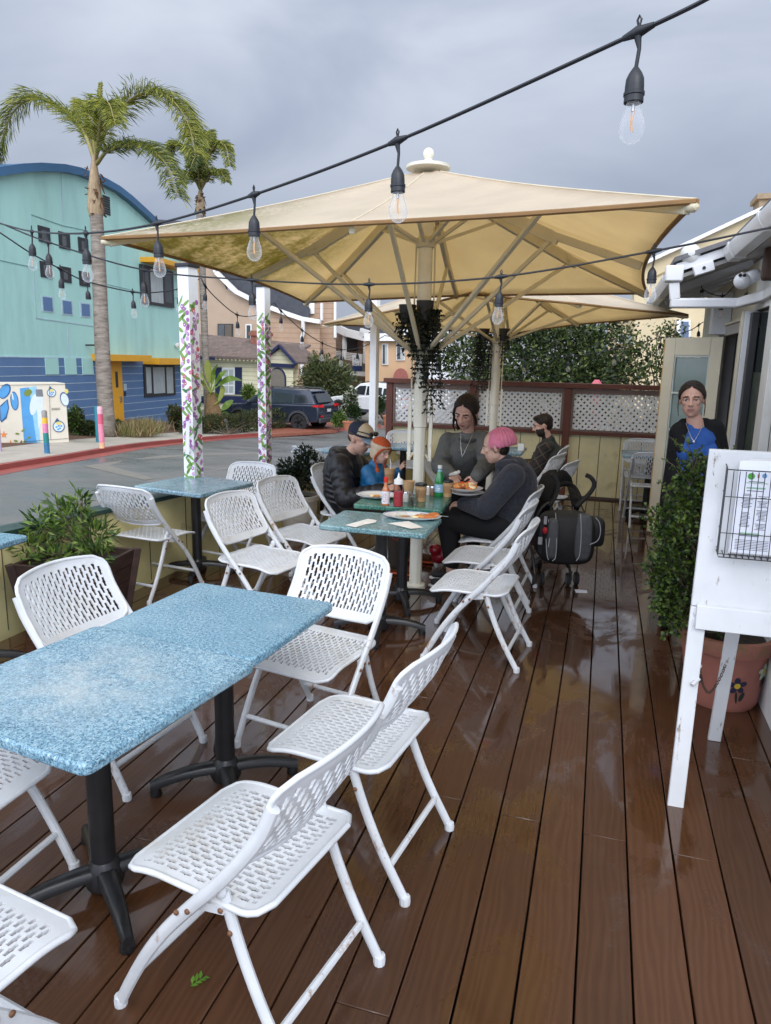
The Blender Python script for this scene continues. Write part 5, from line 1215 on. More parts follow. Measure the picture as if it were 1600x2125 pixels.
# ================================================================ houses behind
def house_tools(root, Y, yaw=0.0, x0=None):
    """front plane at distance Y turned by yaw about an upright axis; returns pixel helpers on it"""
    o_ = V((x0 if x0 is not None else 0, Y, 0)); n_ = V((math.sin(yaw), -math.cos(yaw), 0)); 
    def p(px, py, off=0): return at(px, py, pl=(o_ + n_ * off, n_))
    def poly(name, pts, mat, o0=0, o1=.05, par=root, bevel=0):
        b = MB()
        if o1 - o0 > .75:            # whole wings run back at the angle their side walls have to the street
            e_ = max(pts) if pts[0][0] < 900 else min(pts); d_ = ray(*e_); d_.z = 0; d_.normalize(); b.prism([p(x, y) + n_ * o1 for x, y in pts], d_ * (o1 - o0))
        else: b.prism([p(x, y) + n_ * o0 for x, y in pts], n_ * (o1 - o0))
        return b.build(name, mat, par, bevel=bevel)
    def rect(name, x0, y0, x1, y1, mat, o0=0, o1=.05, par=root): return poly(name, [(x0, y0), (x1, y0), (x1, y1), (x0, y1)], mat, o0, o1, par)
    return p, poly, rect, n_
M_tan = pm('tan_stucco', hexlin(172, 150, 130), .8, .06, 1.5, bump=.08, bscale=30)
t = NT('tan_siding'); sp = t.n('ShaderNodeSeparateXYZ'); t.t.links.new(t.coord(), sp.inputs[0]); fz = t.math('FRACT', t.math('MULTIPLY', sp.outputs[2], 3.2)); c = t.ramp(t.noise(2, 5), [(.3, hexlin(164, 136, 114)), (.7, hexlin(180, 152, 128))]); c = t.mix(t.rng(fz, .05, .10, 1, 0), c, hexlin(120, 92, 72)); t.P(Base_Color=c, Roughness=.75); t.bump(fz, .3, .02); M_tsid = t.m
t = NT('cream_clapboard'); sp = t.n('ShaderNodeSeparateXYZ'); t.t.links.new(t.coord(), sp.inputs[0]); fz = t.math('FRACT', t.math('MULTIPLY', sp.outputs[2], 4.5)); c = t.ramp(t.noise(2, 5), [(.3, hexlin(226, 216, 182)), (.7, hexlin(238, 230, 200))]); c = t.mix(t.rng(fz, .06, .14, 1, 0), c, hexlin(168, 158, 128)); t.P(Base_Color=c, Roughness=.7); t.bump(fz, .3, .02); M_clap = t.m
M_peach = pm('peach_stucco', hexlin(200, 166, 130), .8, .05, 1.5, bump=.08, bscale=30)
M_slate = pm('slate_roof', hexlin(66, 68, 76), .75, .2, 5, bump=.3, bscale=20)
t = NT('brown_shingle'); br_ = t.n('ShaderNodeTexBrick', Scale=1.0, offset=.5); t.t.links.new(t.map((3.0, 3.0, 6.0), rot=(R(90), 0, 0)), br_.inputs['Vector'])
for k_, c_ in (('Color1', hexlin(118, 100, 92)), ('Color2', hexlin(92, 80, 76)), ('Mortar', hexlin(60, 52, 50))): br_.inputs[k_].default_value = (*c_, 1)
br_.inputs['Mortar Size'].default_value = .03; br_.inputs['Brick Width'].default_value = .8; br_.inputs['Row Height'].default_value = .5; t.P(Base_Color=t.mix(t.rng(t.noise(3, 5), .3, .7, 0, .4), br_.outputs[0], hexlin(140, 122, 112)), Roughness=.85); M_shin = t.m
M_trim = pm('white_trim', (.78, .78, .77), .5, .04); M_navy = pm('navy_trim', hexlin(34, 40, 78), .5, .1)
M_brick = NT('red_brick'); t = M_brick; br_ = t.n('ShaderNodeTexBrick', Scale=4.0); t.t.links.new(t.map((1, 1, 1), rot=(R(90), 0, 0)), br_.inputs['Vector']); br_.inputs['Color1'].default_value = (*hexlin(158, 86, 64), 1); br_.inputs['Color2'].default_value = (*hexlin(126, 66, 52), 1); br_.inputs['Mortar'].default_value = (*hexlin(150, 130, 118), 1); t.P(Base_Color=br_.outputs[0], Roughness=.85); M_brick = t.m
# big tan house (behind the cottage)
th = thing('tan_house', 'big tan stucco house with dark sloping roof and white eaves behind the cottage', 'house', at(480, 800, Y=44))
p, poly, rect, n_ = house_tools(th, 44, .0)
poly('wall', [(300, 850), (300, 470), (440, 530), (470, 600), (552, 632), (552, 850)], M_tan, -9, 0)
poly('roof', [(300, 452), (448, 462), (560, 560), (640, 640), (640, 668), (545, 636), (492, 608), (452, 568), (438, 520), (300, 470)], M_slate, -9, -.3)
for a, c_ in zip([(438, 512), (453, 566), (494, 606), (546, 632), (600, 652), (630, 662)], [(453, 566), (494, 606), (546, 632), (600, 652), (630, 662), (668, 668)]):
    b = MB(); b.bar(p(*a) + n_ * .25, p(*c_) + n_ * .25, .26, .3, up=tuple(n_)); b.build('eave_board', M_trim, th)
poly('siding_wall', [(549, 850), (549, 634), (600, 654), (628, 664), (664, 670), (664, 850)], M_tsid, -7, .02)
poly('siding_tower', [(628, 850), (632, 604), (690, 622), (690, 850)], M_tsid, -7, -.6); rect('corner_trim', 660, 628, 664, 664, M_trim, -.6, -.4); rect('corner_trim', 688, 622, 692, 700, M_trim, -.6, -.4); rect('window', 636, 610, 646, 650, M_trim, -.59, -.45)
w_ = rect('window', 453, 672, 484, 708, M_dframe, 0, .1); rect('pane', 455, 674, 467, 706, M_wgl, .1, .11, w_); rect('pane', 469, 674, 482, 706, pm('screen', (.10, .08, .06), .5), .1, .11, w_)
w_ = rect('window', 511, 673, 523, 711, M_trim, 0, .1); rect('pane', 513, 675, 521, 709, M_wgl, .1, .11, w_)
b = MB(); b.tube([p(633, 664) + n_ * .3, p(632, 690) + n_ * .2, p(628, 700) + n_ * .12, p(628, 780) + n_ * .12], .13, 8); b.build('downspout', M_trim, th)
w_ = rect('window', 376, 652, 392, 702, M_trim, 0, .1); rect('pane', 379, 655, 385, 698, M_wgl, .1, .11, w_); rect('pane', 387, 655, 391, 698, M_wgl, .1, .11, w_)
# cottage
ct = thing('cottage', 'small cream clapboard cottage with navy trim, shingle roof and arched porch', 'house', at(500, 840, Y=36))
p, poly, rect, n_ = house_tools(ct, 36, 0)
poly('wall', [(330, 850), (330, 740), (618, 752), (618, 850)], M_clap, -6, 0)
poly('wall', [(560, 850), (560, 748), (594, 722), (624, 756), (618, 770), (618, 850)], M_clap, -.5, .6)
b = MB(); e0, e1, r0, r1 = p(330, 738) + n_ * .5, p(600, 750) + n_ * .5, p(330, 690) - n_ * 3, p(600, 716) - n_ * 3
b.prism([e0, e1, r1, r0], (0, 0, .12)); b.build('roof', M_shin, ct)
b = MB(); a, l_, r_ = p(594, 718) + n_ * .8, p(552, 752) + n_ * .8, p(628, 756) + n_ * .8; dz = V((0, 0, .12))
for q in (l_, r_): b.prism([a, q, q - n_ * 3, a - n_ * 3], dz)
b.build('porch_roof', M_shin, ct)
b = MB(); b.bar(a + n_ * .03, r_ + n_ * .03, .12, .24, up=tuple(n_)); b.bar(a + n_ * .03, l_ + n_ * .03, .12, .24, up=tuple(n_)); b.bar(p(567, 757) + n_ * .7, p(622, 760) + n_ * .7, .1, .2); b.build('barge_board', M_navy, ct)
b = MB()
for k in range(17): x = 440 + k * 8.2; b.bar(p(x, 742 + k * .35) - n_ * .3, p(x, 744 + k * .35) + n_ * .46, .09, .11)
b.build('rafter_ends', M_clap, ct)
b = MB(); b.bar(e0 + V((0, 0, -.02)), e0.lerp(e1, .48) + V((0, 0, -.02)), .05, .14); b.build('fascia', M_navy, ct)
def archpts(cx, w2, ys, yt, yb, n=10): return [(cx - w2, yb), (cx - w2, ys)] + [(cx - w2 * math.cos(math.pi * k / n), ys - (ys - yt) * math.sin(math.pi * k / n)) for k in range(1, n)] + [(cx + w2, ys), (cx + w2, yb)]
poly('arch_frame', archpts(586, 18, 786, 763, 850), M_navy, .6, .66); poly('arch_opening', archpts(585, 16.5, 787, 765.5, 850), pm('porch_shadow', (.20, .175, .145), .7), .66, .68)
for x0, x1 in ((448, 461), (489, 502.5)): rect('shutter', x0, 762, x1, 818, M_navy, 0, .08)
w_ = rect('window', 462, 763, 488.5, 819, M_trim, 0, .08); 
for i in range(3): 
    for j in range(2): rect('pane', 465 + j * 11.5, 767 + i * 17, 474.5 + j * 11.5, 781 + i * 17, M_curtain, .08, .09, w_)
w_ = rect('window', 376, 765, 393, 808, M_trim, 0, .08)
for i in range(3): rect('pane', 379, 768 + i * 13, 390, 779 + i * 13, M_wgl, .08, .09, w_)
rect('base_band', 330, 822, 560, 836, M_navy, 0, .12)
b = MB(); c0, c1 = p(481, 700) - n_ * 2.6, p(511, 700) - n_ * 2.6; zt = p(495, 682).z; b.bb((c0.x, c0.y - .4, c0.z - .6), (c1.x, c1.y + .5, zt)); b.bb((c0.x - .08, c0.y - .48, zt - .28), (c1.x + .08, c1.y + .58, zt - .1)); b.build('chimney', M_brick, ct)
rect('porch_screen', 571, 800, 579, 818, M_dframe, .68, .72)
# apartments with balcony
ap_ = thing('balcony_apartments', 'tan apartment house with slate roof and a white balcony carrying a sale banner', 'building', at(720, 830, Y=52))
p, poly, rect, n_ = house_tools(ap_, 52, -.35, at(720, 760, Y=52).x)
poly('wall', [(664, 860), (664, 668), (760, 702), (760, 860)], M_tsid, -6, -1.6)
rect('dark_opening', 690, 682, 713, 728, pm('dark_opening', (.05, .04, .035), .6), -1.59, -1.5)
poly('roof', [(688, 672), (792, 674), (850, 700), (782, 700), (766, 702), (720, 688)], M_slate, -4, .1)
for a, c_ in (((687, 674), (722, 690)), ((722, 690), (766, 701)), ((752, 689), (782, 699))): b = MB(); b.bar(p(*a) + n_ * .2, p(*c_) + n_ * .2, .3, .55, up=(0, 0, 1)); b.build('eave_board', M_trim, ap_)
for x in (687.5, 715, 758.5): rect('post', x - 2, 684 + (x - 687) * .2, x + 2, 740 + (x - 687) * .2, M_trim, -.15, .15)
poly('balcony_base', [(686, 772), (688, 766), (760, 772), (760, 781), (720, 778)], M_trim, -1.5, .1)
b = MB()
for k in range(5): b.bar(p(687, 728 + k * 3.2), p(759, 737 + k * 3.6), .06, .06)
b.build('railing', M_trim, ap_); poly('railing_slats', [(686, 748), (759, 755), (759, 770), (686, 764)], pm('dark_slats', (.20, .17, .14), .7, .3, 8, stretch=(1, 1, 8)), -.12, -.06)  # dark striped sheet behind the rails
M_ban = pm('banner_white', (.72, .74, .76), .5); M_bann = pm('banner_navy', hexlin(42, 62, 110), .5)
bn = thing('sale_banner', 'white and navy sale banner hanging on the balcony railing', 'banner', p(741, 755, .2))
q0, q1 = p(731.5, 742, .12), p(751, 743, .12); zb_, zt_ = p(741, 770, .12).z, p(741, 736, .12).z; zm = zb_ + (zt_ - zb_) * .32
b = MB(); b.prism([V((q0.x, q0.y, zm)), V((q1.x, q1.y, zm)), V((q1.x, q1.y, zt_)), V((q0.x, q0.y, zt_))], n_ * .02); b.k = 1; b.prism([V((q0.x, q0.y, zb_)), V((q1.x, q1.y, zb_)), V((q1.x, q1.y, zm)), V((q0.x, q0.y, zm))], n_ * .02); b.build('banner_cloth', [M_ban, M_bann], bn)
def words(txt, size, pos, ex, ez, mat, parent, bold=0):
    tx = bpy.data.curves.new('t', 'FONT'); tx.body = txt; tx.size = size; tx.align_x = 'CENTER'; tx.extrude = .001; tx.offset = bold
    to = bpy.data.objects.new('lettering', tx); C.objects.link(to); dg = bpy.context.evaluated_depsgraph_get(); me = bpy.data.meshes.new_from_object(to.evaluated_get(dg)); bpy.data.objects.remove(to)
    ey = ex.cross(ez) * -1; mm_ = Matrix((( ex.x, ez.x, -ey.x, pos.x), (ex.y, ez.y, -ey.y, pos.y), (ex.z, ez.z, -ey.z, pos.z), (0, 0, 0, 1)))
    me.transform(Matrix.Translation(-worg(parent)) @ mm_); me.materials.append(mat); o = bpy.data.objects.new('lettering', me); C.objects.link(o); o.parent = parent; return o
ex = (q1 - q0); Lb = ex.length; ex.normalize(); md = (q0 + q1) / 2 + n_ * .03
words('FOR', .30, V((md.x, md.y, zt_ - .42)), ex, V((0, 0, 1)), pm('banner_ink', (.03, .03, .04), .6), bn); words('SALE', .30, V((md.x, md.y, zt_ - .78)), ex, V((0, 0, 1)), pm('banner_ink', (.03, .03, .04), .6), bn)
pb = thing('peach_apartments', 'peach stucco apartment house with arched rust awning right of the balcony', 'building', at(810, 830, Y=48))
p, poly, rect, n_ = house_tools(pb, 48, .1, at(810, 760, Y=48).x)
poly('wall', [(758, 880), (758, 702), (880, 702), (880, 880)], M_peach, -6, 0); poly('roof', [(752, 700), (786, 676), (905, 670), (905, 704), (828, 698), (790, 697)], M_slate, -6, .1)
b = MB(); b.bar(p(758, 700) + n_ * .3, p(828, 700) + n_ * .3, .3, .5); b.bar(p(828, 700) + n_ * .3, p(850, 680) + n_ * .3, .3, .5); b.build('eave_board', M_trim, pb)
for x0, y0, x1, y1 in ((769, 722, 776, 771), (793, 713, 806, 757), (823, 706, 840, 748)):
    w_ = rect('window', x0, y0, x1, y1, M_trim, 0, .1); rect('pane', x0 + 1.5, y0 + 2, (x0 + x1) / 2, y1 - 2, M_wgl, .1, .12, w_); rect('pane', (x0 + x1) / 2 + .5, y0 + 2, x1 - 1.5, y1 - 2, M_curtain, .1, .12, w_)
poly('awning', archpts(836, 15, 784, 764, 788), pm('rust_awning', hexlin(150, 88, 78), .7), 0, .9); rect('vent_grille', 763, 795, 768, 801, M_dframe, 0, .05)
wb = thing('white_house', 'plain white house seen through the trailing plant left of the big tree', 'house', at(915, 820, Y=46)); p, poly, rect, n_ = house_tools(wb, 46)
poly('wall', [(882, 880), (882, 655), (935, 655), (935, 880)], pm('house_white', (.66, .66, .68), .6), -6, 0); rect('window', 905, 735, 916, 770, M_wgl, 0, .05)
# tan building at the right, chimney, white trim
rt = thing('tan_parapet_building', 'tan stucco building with sloping parapet and chimney behind the restaurant', 'building', at(1400, 800, Y=17)); p, poly, rect, n_ = house_tools(rt, 17, .0)
poly('wall', [(1316, 900), (1316, 557), (1382, 526), (1442, 500), (1562, 444), (1800, 333), (1800, 900)], pm('tan_parapet', hexlin(204, 186, 150), .75, .06, 2, dirt=hexlin(160, 140, 108), dscale=1.5, dlim=(.6, .85)), -5, 0)
poly('wall', [(1262, 900), (1262, 655), (1352, 640), (1352, 900)], pm('tan_parapet', hexlin(204, 186, 150), .75), -6, -1.2); 
for a, c_ in (((1314, 558), (1442, 499)), ((1442, 499), (1562, 443)), ((1562, 443), (1800, 332))): b = MB(); b.bar(p(*a) + n_ * .06, p(*c_) + n_ * .06, .16, .07, up=(0, 0, 1)); b.build('parapet_trim', M_trim, rt)
b = MB(); b.bar(p(1352, 578) + n_ * .01, p(1560, 480) + n_ * .01, .02, .03); b.build('plaster_joint', pm('joint_tan', hexlin(150, 132, 100), .8), rt)
rect('corner_board', 1338, 650, 1344, 720, M_trim, -1.2, -1.0); w_ = rect('window', 1282, 690, 1328, 710, M_trim, -1.2, -1.1); rect('pane', 1285, 692, 1303, 708, M_wgl, -1.1, -1.08, w_); rect('pane', 1306, 692, 1325, 708, M_curtain, -1.1, -1.08, w_)
b = MB(); c0 = p(1584, 470) - n_ * .8; b.bb((c0.x, c0.y, c0.z - 1), (c0.x + .7, c0.y + .7, p(1584, 396).z)); b.bb((c0.x - .06, c0.y - .06, p(1584, 396).z + .002), (c0.x + .76, c0.y + .76, p(1584, 384).z)); b.build('chimney', pm('chimney_stone', hexlin(150, 132, 110), .85, .2, 8), rt)
w_ = rect('window', 1404, 664, 1432, 730, M_trim, 0, .1); rect('pane', 1412, 668, 1428, 726, pm('blue_pane', hexlin(96, 112, 140), .2), .1, .12, w_)
# ================================================================ planting across the street
def clump(name, label, cat, px, py, rpx, hpx, D, n, leaf, mats, group=None, lumps=5, lift=.1, inner=.4, droop=0):
    """bush standing at image foot (px, py): half width rpx and height hpx in image units"""
    c0 = at(px, py, D=D) if D else gat(px, py, lift); D = (c0 - EYEP).dot(_cf); s_ = D / F; bl = []
    for k in range(lumps):
        a = rnd.uniform(0, 6.28); q = rnd.uniform(.2, .62); bl.append(((c0.x + math.cos(a) * rpx * q * s_, c0.y + math.sin(a) * rpx * q * s_, c0.z + hpx * s_ * rnd.uniform(.35, .68)), (rpx * s_ * rnd.uniform(.4, .55), rpx * s_ * rnd.uniform(.4, .55), hpx * s_ * rnd.uniform(.28, .38))))
    return shrub(name, label, cat, tuple(c0), bl, n, leaf, mats, group=group, stem=.02, inner=inner, stems=3, droop=droop)
H1 = leaf_mat('hedge_leaf', hexlin(66, 80, 44), hexlin(92, 102, 58)); H2 = leaf_mat('hedge_dark', hexlin(44, 56, 34), hexlin(64, 76, 44)); H3 = leaf_mat('hedge_brown', hexlin(88, 78, 54), hexlin(108, 94, 66))
clump('bush', 'rounded green bush right of the painted cabinet', 'bush', 157, 905, 19, 58, None, 1500, (.13, .07), [H1, H2, G1]); clump('bush', 'low dark bush between the cabinet bush and the palm trunk', 'bush', 184, 906, 20, 34, None, 900, (.10, .06), [H2, H2, H1])
clump('bush', 'low dark bush right of the palm trunk below the yellow door', 'bush', 244, 902, 17, 30, None, 800, (.10, .06), [H2, H1]); clump('bush', 'tall rounded hedge bush at the right corner of the turquoise building', 'bush', 366, 893, 26, 55, None, 2200, (.11, .06), [H2, H1, H3])
# clipped hedge along the drive
hg = [(394, 905, 30), (425, 904, 34), (460, 904, 36), (495, 902, 38), (530, 899, 40), (560, 896, 38)]; bl = []
for x, y, h in hg: c0 = gat(x, y - 4, .1); s_ = (c0 - EYEP).dot(_cf) / F; bl.append(((c0.x, c0.y + .3, c0.z + h * s_ * .55), (26 * s_, .7, h * s_ * .55)))
c0 = gat(470, 902, .1); shrub('clipped_hedge', 'long clipped brown green hedge in front of the dark car', 'hedge', tuple(c0), bl, 7500, (.085, .05), [H1, H2, H3, H1], stem=.02, inner=.55, stems=3)
# dry grass clump
c0 = gat(292, 905, .12); root = thing('grass_clump', 'pale dry ornamental grass clump in the bark bed', 'grass', c0); n = 1500; s_ = (c0 - EYEP).dot(_cf) / F
ps = np.array(c0) + np.stack([rs.normal(0, 17 * s_, n), rs.normal(0, .35, n), np.zeros(n)], 1); ds = unit(np.stack([rs.normal(0, .55, n), rs.normal(0, .5, n), np.ones(n)], 1)); leaf_mesh('blades', ps, ds, rdir(n), rs.uniform(.35, .72, n), rs.uniform(.014, .03, n), [leaf_mat('dry_grass', hexlin(150, 140, 88), hexlin(178, 160, 116)), leaf_mat('pink_grass', hexlin(176, 146, 120), hexlin(190, 160, 136)), leaf_mat('green_grass', hexlin(104, 112, 58), hexlin(128, 130, 72))], rs.randint(0, 3, n), root)
# bird of paradise
c0 = gat(448, 888, .12); D = (c0 - EYEP).dot(_cf); root = thing('banana_plant', 'big leaved bright green tropical plant right of the nearest painted post', 'plant', c0); BL = leaf_mat('banana_leaf', hexlin(108, 140, 52), hexlin(146, 168, 76), .4, .3); BL2 = leaf_mat('banana_leaf_old', hexlin(140, 148, 66), hexlin(170, 170, 90), .4, .3)
b = MB(); b.tube([c0, at(441, 850, D=D), at(437, 815, D=D)], [.42, .32, .16], 10); b.build('trunk', pm('brown_fibre', hexlin(112, 88, 58), .9, .35, 5, stretch=(4, 4, .6)), root)
for i, (pts, w_) in enumerate((([(437, 815), (434, 790), (432, 765), (430, 748)], 15), ([(439, 815), (448, 795), (462, 775), (474, 768)], 10), ([(440, 812), (456, 798), (478, 786), (502, 790)], 13), ([(444, 840), (455, 830), (462, 812), (460, 800)], 11), ([(450, 858), (462, 850), (474, 838), (482, 830)], 14), ([(446, 868), (456, 860), (470, 860), (480, 868)], 11), ([(437, 815), (424, 800), (412, 790), (404, 798)], 11), ([(436, 820), (440, 795), (444, 775), (452, 757)], 12), ([(452, 870), (450, 845), (454, 828), (448, 815)], 11), ([(438, 815), (420, 782), (405, 768), (390, 765)], 12))):
    cur = spline([at(x, y, D=D - .3 + .6 * rnd.random() * k) for k, (x, y) in enumerate(pts)], 5); n_c = len(cur); b = MB(); vs = []
    for k, q in enumerate(cur):
        u = k / (n_c - 1); ww = w_ * D / F * max(.06, math.sin(math.pi * min(1, max(0, (u - .25) / .78))) ** .6) if u > .25 else .05; d = (cur[min(k + 1, n_c - 1)] - cur[max(0, k - 1)]).normalized(); s_ = d.cross(V((.3, -1, .4))).normalized(); up = s_.cross(d)
        vs += [q - s_ * ww * .5 + up * ww * .16, q, q + s_ * ww * .5 + up * ww * .16]
    b.add(vs, [(3 * k + j, 3 * k + j + 1, 3 * k + j + 4, 3 * k + j + 3) for k in range(n_c - 1) for j in (0, 1)]); b.build('leaf', BL if i % 3 else BL2, root, smooth=180)
O1 = leaf_mat('olive_leaf', hexlin(76, 88, 58), hexlin(104, 112, 76)); O2 = leaf_mat('olive_dark', hexlin(46, 56, 38), hexlin(66, 76, 48)); O3 = leaf_mat('olive_light', hexlin(128, 130, 82), hexlin(146, 146, 98))
clump('olive_tree', 'wide grey green bushy tree behind the dark car', 'tree', 680, 862, 62, 128, 37, 9000, (.24, .075), [O1, O2, O1, O3], lumps=14, inner=.25)
clump('flower_bush', 'white flowering rose bush right of the dark car', 'bush', 728, 868, 20, 62, 30, 1500, (.12, .08), [H1, H2, leaf_mat('white_bloom', (.6, .6, .52), (.7, .7, .62))], lumps=5); clump('bush', 'bright green bush in the brick bed behind the car bumper', 'bush', 706, 889, 16, 36, 29, 1600, (.09, .06), [G1, G3, G2_]); clump('bush', 'rounded green bush beside terracotta pots behind the capped man', 'bush', 736, 872, 15, 34, 27, 1000, (.09, .06), [H2, G2_]); clump('bush', 'young yellow green shrub against the cottage wall', 'bush', 515, 832, 17, 38, 33, 700, (.22, .05), [G1, G3], lumps=4); clump('bush', 'dark green bush beside the plain white post', 'bush', 792, 862, 14, 46, 24, 900, (.09, .06), [G2_, H2])
for x, y, w_, h, l_ in ((722, 892, 11, 18, 'terracotta planter behind the man in the cap, left one'), (806, 888, 12, 26, 'orange terracotta planter right of the plain white post')):
    c0 = at(x, y, D=27); s_ = 27 / F; b = MB(); b.lathe([(0, 0), (w_ * .7 * s_, 0), (w_ * s_, h * .85 * s_), (w_ * 1.1 * s_, h * .86 * s_), (w_ * 1.1 * s_, h * s_), (w_ * .9 * s_, h * s_), (0, h * .9 * s_)], c0, 16); single('terracotta_planter', b, pm('terracotta', hexlin(170, 108, 78), .75, .1, 5), l_, 'planter', 'terracotta planters by the street')
# big tree and thin shrub behind the fence
T1 = leaf_mat('tree_leaf', hexlin(50, 68, 32), hexlin(76, 92, 44), .4, .2); T2 = leaf_mat('tree_dark', hexlin(30, 42, 24), hexlin(48, 60, 32), .4, .1); T3 = leaf_mat('tree_light', hexlin(92, 106, 52), hexlin(114, 122, 66), .4, .2)
def tree(label, base, cr, blobs, n, leaf, mats):
    root = thing('leafy_tree', label, 'tree', base, 0); b = MB(); base = V(base)
    fork = base + V((0, 0, .9)); b.tube([base, base + V((.04, 0, .5)), fork], [cr, cr * .8, cr * .7], 9)
    for c_, r_ in blobs: twigs(b, fork - V((0, 0, rnd.uniform(0, .3))), [V(c_) + V([rnd.uniform(-.6, .6) * q for q in r_]) for _ in range(3)], cr * .35, .008, .14)
    b.build('trunk', M_bark, root, smooth=180); ps, ds = [], []; vol = np.array([r_[0] * r_[1] * r_[2] for _, r_ in blobs]) ** .75; vol /= vol.sum()
    for (c_, r_), v_ in zip(blobs, vol):
        k = int(n * v_); nc = max(6, k // 26); cd = rdir(nc); cp = np.array(c_) + cd * np.array(r_) * (.35 + .65 * rs.rand(nc) ** .5)[:, None]      # leaf sprays
        ii = rs.randint(0, nc, k); q = cp[ii] + rs.normal(0, .10, (k, 3)) * np.array([1, 1, .7]); ps.append(q); ds.append(unit(cd[ii] * .8 + rdir(k) * .8 + np.array([0, 0, -.15])))
    ps, ds = np.concatenate(ps), np.concatenate(ds); k = len(ps); leaf_mesh('crown', ps, ds, rdir(k), leaf[0] * rs.uniform(.6, 1.3, k), leaf[1] * rs.uniform(.7, 1.2, k), mats, rs.randint(0, len(mats), k), root)
def pb_(px, py, Y, rx, rz): return (tuple(at(px, py, Y=Y)), (rx, rx * .8, rz))
tree('big dark leafy tree behind the lattice fence, under the far umbrella', (-.3, 12.6, -.7), .10, [pb_(975, 735, 12.3, .5, .42), pb_(1040, 715, 12.8, .6, .55), pb_(1110, 720, 12.4, .65, .55), pb_(1180, 735, 12.2, .65, .5), pb_(1250, 745, 12.4, .55, .45), pb_(1150, 680, 13, .7, .45), pb_(1230, 690, 12.9, .5, .4), pb_(1000, 780, 12.0, .6, .35), pb_(1090, 785, 11.9, .7, .35), pb_(1190, 785, 11.9, .65, .32), pb_(1270, 780, 12.0, .45, .3), pb_(950, 700, 12.8, .35, .3)], 15000, (.085, .045), [T1, T2, T1, T3, T2])
tree('thin straggly tree in front of the tan building, left of the open door', (1.15, 12.5, -.7), .05, [pb_(1330, 740, 12.3, .3, .3), pb_(1385, 700, 12.4, .28, .22), pb_(1360, 770, 12.2, .28, .22), pb_(1300, 710, 12.5, .25, .25), pb_(1395, 760, 12.3, .2, .2)], 1500, (.075, .04), [T1, T3, T2])
